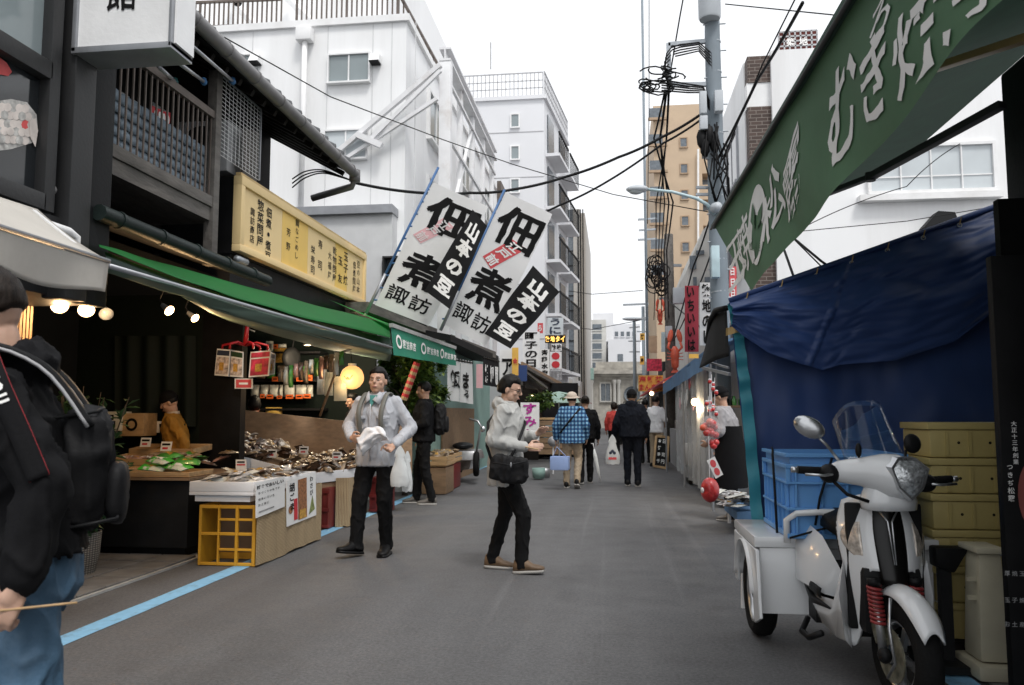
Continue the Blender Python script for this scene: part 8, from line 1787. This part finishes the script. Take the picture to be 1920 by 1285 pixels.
# chalkboard
CK = thing('chalkboard', 'wooden A-frame chalkboard with white chalk menu by the white T-shirt man', 'chalkboard', at(1238, 876, 19.2)); q = [at(1226, 874, 19.2), at(1250, 878, 19.0), at(1254, 820, 19.2), at(1231, 818, 19.4)]
MB().slab(*q, (0, .03, 0)).build('board', 'chalk_black', CK)
for a, b in ((0, 3), (1, 2), (3, 2), (0, 1)): MB().bar(q[a], q[b], .05, .05).build('frame_bar', 'wood_light', CK)
MB().bar(q[3] + V((0, .05, 0)), q[0] + V((0, .6, 0)), .04).build('rear_leg', 'wood_light', CK); MB().bar(q[2] + V((0, .05, 0)), q[1] + V((0, .6, 0)), .04).build('rear_leg', 'wood_light', CK)
mb = MB(); sf = lambda x, y: q[0].lerp(q[1], x).lerp(q[3].lerp(q[2], x), y) + V((0, -.02, 0))
for r_, ln in enumerate(('本日', '丼', '寿司', '千円')):
    for i, ch in enumerate(ln): put(mb, ch, .3 + i * .35, .85 - r_ * .22, .26, .13, sf, .02)
mb.build('lettering', 'ink_white', CK)
# far right stall roofs and people's clutter
FR = thing('far_right_stall', 'red-roofed stall with goods beyond the chalkboard', 'stall', (1.8, 22, 0)); r0, r1 = at(1200, 745, 26), at(1245, 715, 19)
MB().hexa([r0, r1, r1 + V((1, 0, .4)), r0 + V((1, 0, .4)), r0 + V((0, 0, .05)), r1 + V((0, 0, .05)), r1 + V((1, 0, .45)), r0 + V((1, 0, .45))]).build('roof', 'ink_pinkred', FR); MB().box(1.5, 2.3, 19.8, 27, 0, .9).build('counter', 'grey_wall', FR); MB().box(2.3, 2.4, 19, 28, 0, 2.6).build('back_wall', 'interior', FR)
for i in range(14): MB().box(1.5 + random.uniform(0, .2), 1.8, 20 + i * .5, 20.35 + i * .5, .9, 1.05 + random.random() * .2).build('goods_box', random.choice(['pack_brown', 'candy_red', 'pack_white', 'sign_yellow']), FR, bevel=.01)
for k, (u, v) in enumerate(((1248, 722), (1222, 738))):
    p = at(u, v, 20 + 3 * k); t_ = thing('bare_bulb', ['warm bulb under the blue tent tip', 'warm bulb under the red stall roof'][k], 'lamp', p); MB().ellipsoid(p, (.06, .06, .06)).build('bulb', 'bulb_small', t_, smooth=True)

# continuous low shopfronts down the left side
MF = thing('market_row', 'row of dark open shopfronts under the vertical signs', 'shopfront', (-2.9, 24, 0)); rg_ = random.Random(4)
MB().box(-3.4, -2.62, 20.1, 29.8, 2.1, 2.7).build('fascia', 'aged_wood', MF); MB().box(-3.4, -3.3, 20.1, 29.8, 0, 2.1).build('back_wall', 'interior', MF); MB().box(-3.4, -2.62, 20.0, 20.1, 0, 2.7).build('end_wall', 'grey_wall', MF)
for i in range(9): MB().box(-3.1, -2.5, 20.4 + i, 21.2 + i, 0, .5 + .3 * rg_.random()).build('goods_stack', rg_.choice(['wood_mid', 'foam', 'pack_brown', 'tent_blue']), MF, bevel=.01)
FS = thing('far_shopfront', 'pale shopfronts with small awnings near the gatehouse on the left', 'shopfront', (-2.2, 44, 0))
for i in range(4): y = 37 + i * 5; MB().box(-3.4, -2.1, y, y + 4.8, 0, 3.0 + .4 * (i % 2)).build('shop_block', ['beige_clad', 'grey_wall'][i % 2], FS); MB().hexa([(-2.1, y, 2.2), (-1.5, y, 1.95), (-1.5, y + 4.6, 1.95), (-2.1, y + 4.6, 2.2), (-2.1, y, 2.26), (-1.5, y, 2.0), (-1.5, y + 4.6, 2.0), (-2.1, y + 4.6, 2.26)]).build('awning', ['awn_black', 'seafoam', 'cream_cloth', 'banner_red'][i], FS)
RF = thing('far_shopfront', 'crowded stall fronts at the far right before the tan tower', 'shopfront', (2.4, 36, 0))
for i in range(5): y = 28 + i * 4; MB().box(2.2, 3.4, y, y + 3.8, 0, 2.6 + .5 * (i % 3)).build('shop_block', ['grey_wall', 'tan_dark', 'interior'][i % 3], RF); MB().hexa([(2.2, y, 2.3), (1.4, y, 2.0), (1.4, y + 3.6, 2.0), (2.2, y + 3.6, 2.3), (2.2, y, 2.36), (1.4, y, 2.05), (1.4, y + 3.6, 2.05), (2.2, y + 3.6, 2.36)]).build('awning', ['banner_red', 'tent_blue', 'cream_cloth', 'awn_black', 'sign_yellow'][i], RF); MB().box(1.5, 2.1, y + .3, y + 3.2, 0, .8).build('goods_stack', ['wood_mid', 'candy_red', 'foam', 'pack_brown', 'wood_light'][i], RF)
# ================================================================== overhead cables
def cable(label, pts, r=.012, sag=0.0, n=16, group='overhead cables', name='overhead_cable'):
    P = [at(*p[:2], p[2]) for p in pts]; out = []
    for i in range(len(P) - 1):
        for j in range(n): t_ = j / n; q = P[i].lerp(P[i + 1], t_); q.z -= sag * 4 * t_ * (1 - t_); out.append(q)
    out.append(P[-1])
    if 'loop' in label: out = [lerp_pts(P, i / 60) for i in range(61)]
    return tag(MB().tube(out, r, 5).build(name, 'cable', smooth=True), label, 'cable', group)
cable('thick black cable from the gutter corner crossing behind the banners', [(665, 343, 9.9), (790, 362, 10.6), (880, 362, 11.4), (960, 356, 11.8), (1060, 332, 12), (1160, 295, 12), (1240, 258, 12), (1318, 212, 11.9)], .022, .02)
cable('second black cable sagging to the pole below the thick one', [(960, 420, 12.5), (1050, 385, 12.3), (1140, 340, 12.1), (1245, 268, 12), (1318, 222, 11.9)], .018, .02)
cable('thin wire crossing the white building down to the street light', [(420, 70, 8), (620, 182, 10), (830, 262, 12), (960, 308, 13), (1150, 365, 13), (1330, 398, 12.2)], .008)
cable('thin wire fanning from the pole top over the green awning', [(1360, 8, 11.9), (1560, 28, 10), (1640, 40, 8)], .009)
cable('long thin vertical wire hanging beside the tan tower', [(1217, -40, 14), (1217, 200, 14), (1214, 420, 14)], .007)
for k in range(5):
    cable(['black cable of the bundle dropping from the pole arms, %s strand' % w for w in ('first', 'second', 'third', 'fourth', 'fifth')][k], [(1255 - k * 2, 168, 12), (1250 - k * 6 + (k % 2) * 5, 260, 12.4), (1236 + k * 8 - 6, 380, 14), (1240 + k * 5 - 10, 470, 18), (1234 + k * 7 - 8, 600, 22)], .012 if k < 3 else .016, .03)
cable('thin wire slanting up over the bundle to the top edge', [(1258, 130, 12), (1275, 30, 12), (1288, -40, 12)], .012)
cable('cable from the pole down across the green awning end', [(1345, 300, 11.9), (1420, 150, 10), (1505, 5, 8)], .02, .02); cable('thinner cable beside the one over the awning end', [(1350, 310, 11.9), (1430, 120, 10.5), (1500, -20, 9)], .010)
cable('black cable dropping from the pole to the dark red banner', [(1340, 380, 11.8), (1300, 500, 13), (1260, 640, 18)], .014, .05); cable('black cable crossing low between the poles', [(1250, 560, 20), (1300, 600, 15), (1345, 640, 12)], .014, .03); cable('dark cable sloping from pole to timber post', [(1345, 440, 11.9), (1300, 560, 16), (1262, 640, 21)], .014, .05)
cable('cable on the white wall running down behind the tarpaulin', [(1480, 440, 8), (1540, 490, 7.4), (1640, 560, 7)], .012); cable('thin cable beside it on the white wall', [(1490, 450, 9), (1560, 520, 8.4)], .008); cable('short black cable under the green awning corner', [(1460, 440, 8), (1492, 530, 7)], .012)
cable('faint wire across the white wall toward the window', [(1500, 430, 12), (1700, 350, 12), (1800, 270, 12)], .007, -.05); cable('faint lower wire across the white wall', [(1490, 435, 13), (1700, 415, 13), (1880, 385, 13)], .007)
cable('thin far wire across the sky gap at the street end', [(1060, 545, 50), (1110, 552, 48), (1205, 545, 45)], .02); cable('lower thin far wire across the street end', [(1060, 612, 50), (1110, 618, 48), (1205, 600, 46)], .02)
for k in range(3): cable(['looped service cable under the tiled eave, %s of three' % w for w in ('lowest', 'middle', 'highest')][k], [(548, 352 - k * 8, 9.4), (572, 334 - k * 6, 9.5), (604, 325 - k * 3, 9.6), (640, 333 - k, 9.7), (664, 341, 9.8)], .009)
# tangle of cables at the pole arms
TG = thing('cable_tangle', 'tangle of looped black cables on the utility pole arms', 'cable', at(1250, 150, 11.9), 'overhead cables')
for k in range(14):
    c = at(random.uniform(1205, 1265), random.uniform(128, 168), 11.9); r_ = random.uniform(.06, .16); a0 = random.uniform(0, 6)
    MB().tube([c + V((r_ * 1.5 * cos(a0 + a * pi / 8), random.uniform(-.03, .03), r_ * .6 * sin(a0 + a * pi / 8))) for a in range(random.randint(9, 17))], .012, 5).build('loop', 'cable', TG, smooth=True)
for k in range(5):
    MB().tube([at(1258 + 2 * k, 90 + 4 * k, 11.9), at(1275, 84 + 5 * k, 11.9), at(1310, 80 + 4 * k, 11.9), at(1334, 100 + 6 * k, 11.9), at(1338, 160, 11.9), at(1336, 240, 11.9)], .012, 5).build('cable_run', 'cable', TG, smooth=True)
    MB().tube([at(1240, 150 + 5 * k, 11.9), at(1290, 158 + 4 * k, 11.9), at(1318, 162 + 3 * k, 11.9), at(1330, 190 + 4 * k, 11.9)], .013, 5).build('cable_run', 'cable', TG, smooth=True)
for k in range(6): MB().tube([at(1262 - k * 2, 85 + k * 9, 11.9), at(1250 - k * 2, 100 + k * 8, 11.9), at(1246 + k, 140, 11.9), at(1256, 168, 11.9)], .011, 5).build('loop', 'cable', TG, smooth=True)
PG = thing('cable_tangle', 'knot of cables and splice cases low on the utility pole', 'cable', at(1350, 260, 11.8), 'overhead cables')
for k in range(12):
    a, b = at(random.uniform(1325, 1365), random.uniform(225, 300), 11.75), at(random.uniform(1325, 1370), random.uniform(290, 420), 11.75); MB().tube([a, a.lerp(b, .5) + V((random.uniform(-.12, .12), -.05, random.uniform(-.15, .1))), b], .012, 5).build('cable_run', 'cable', PG, smooth=True)
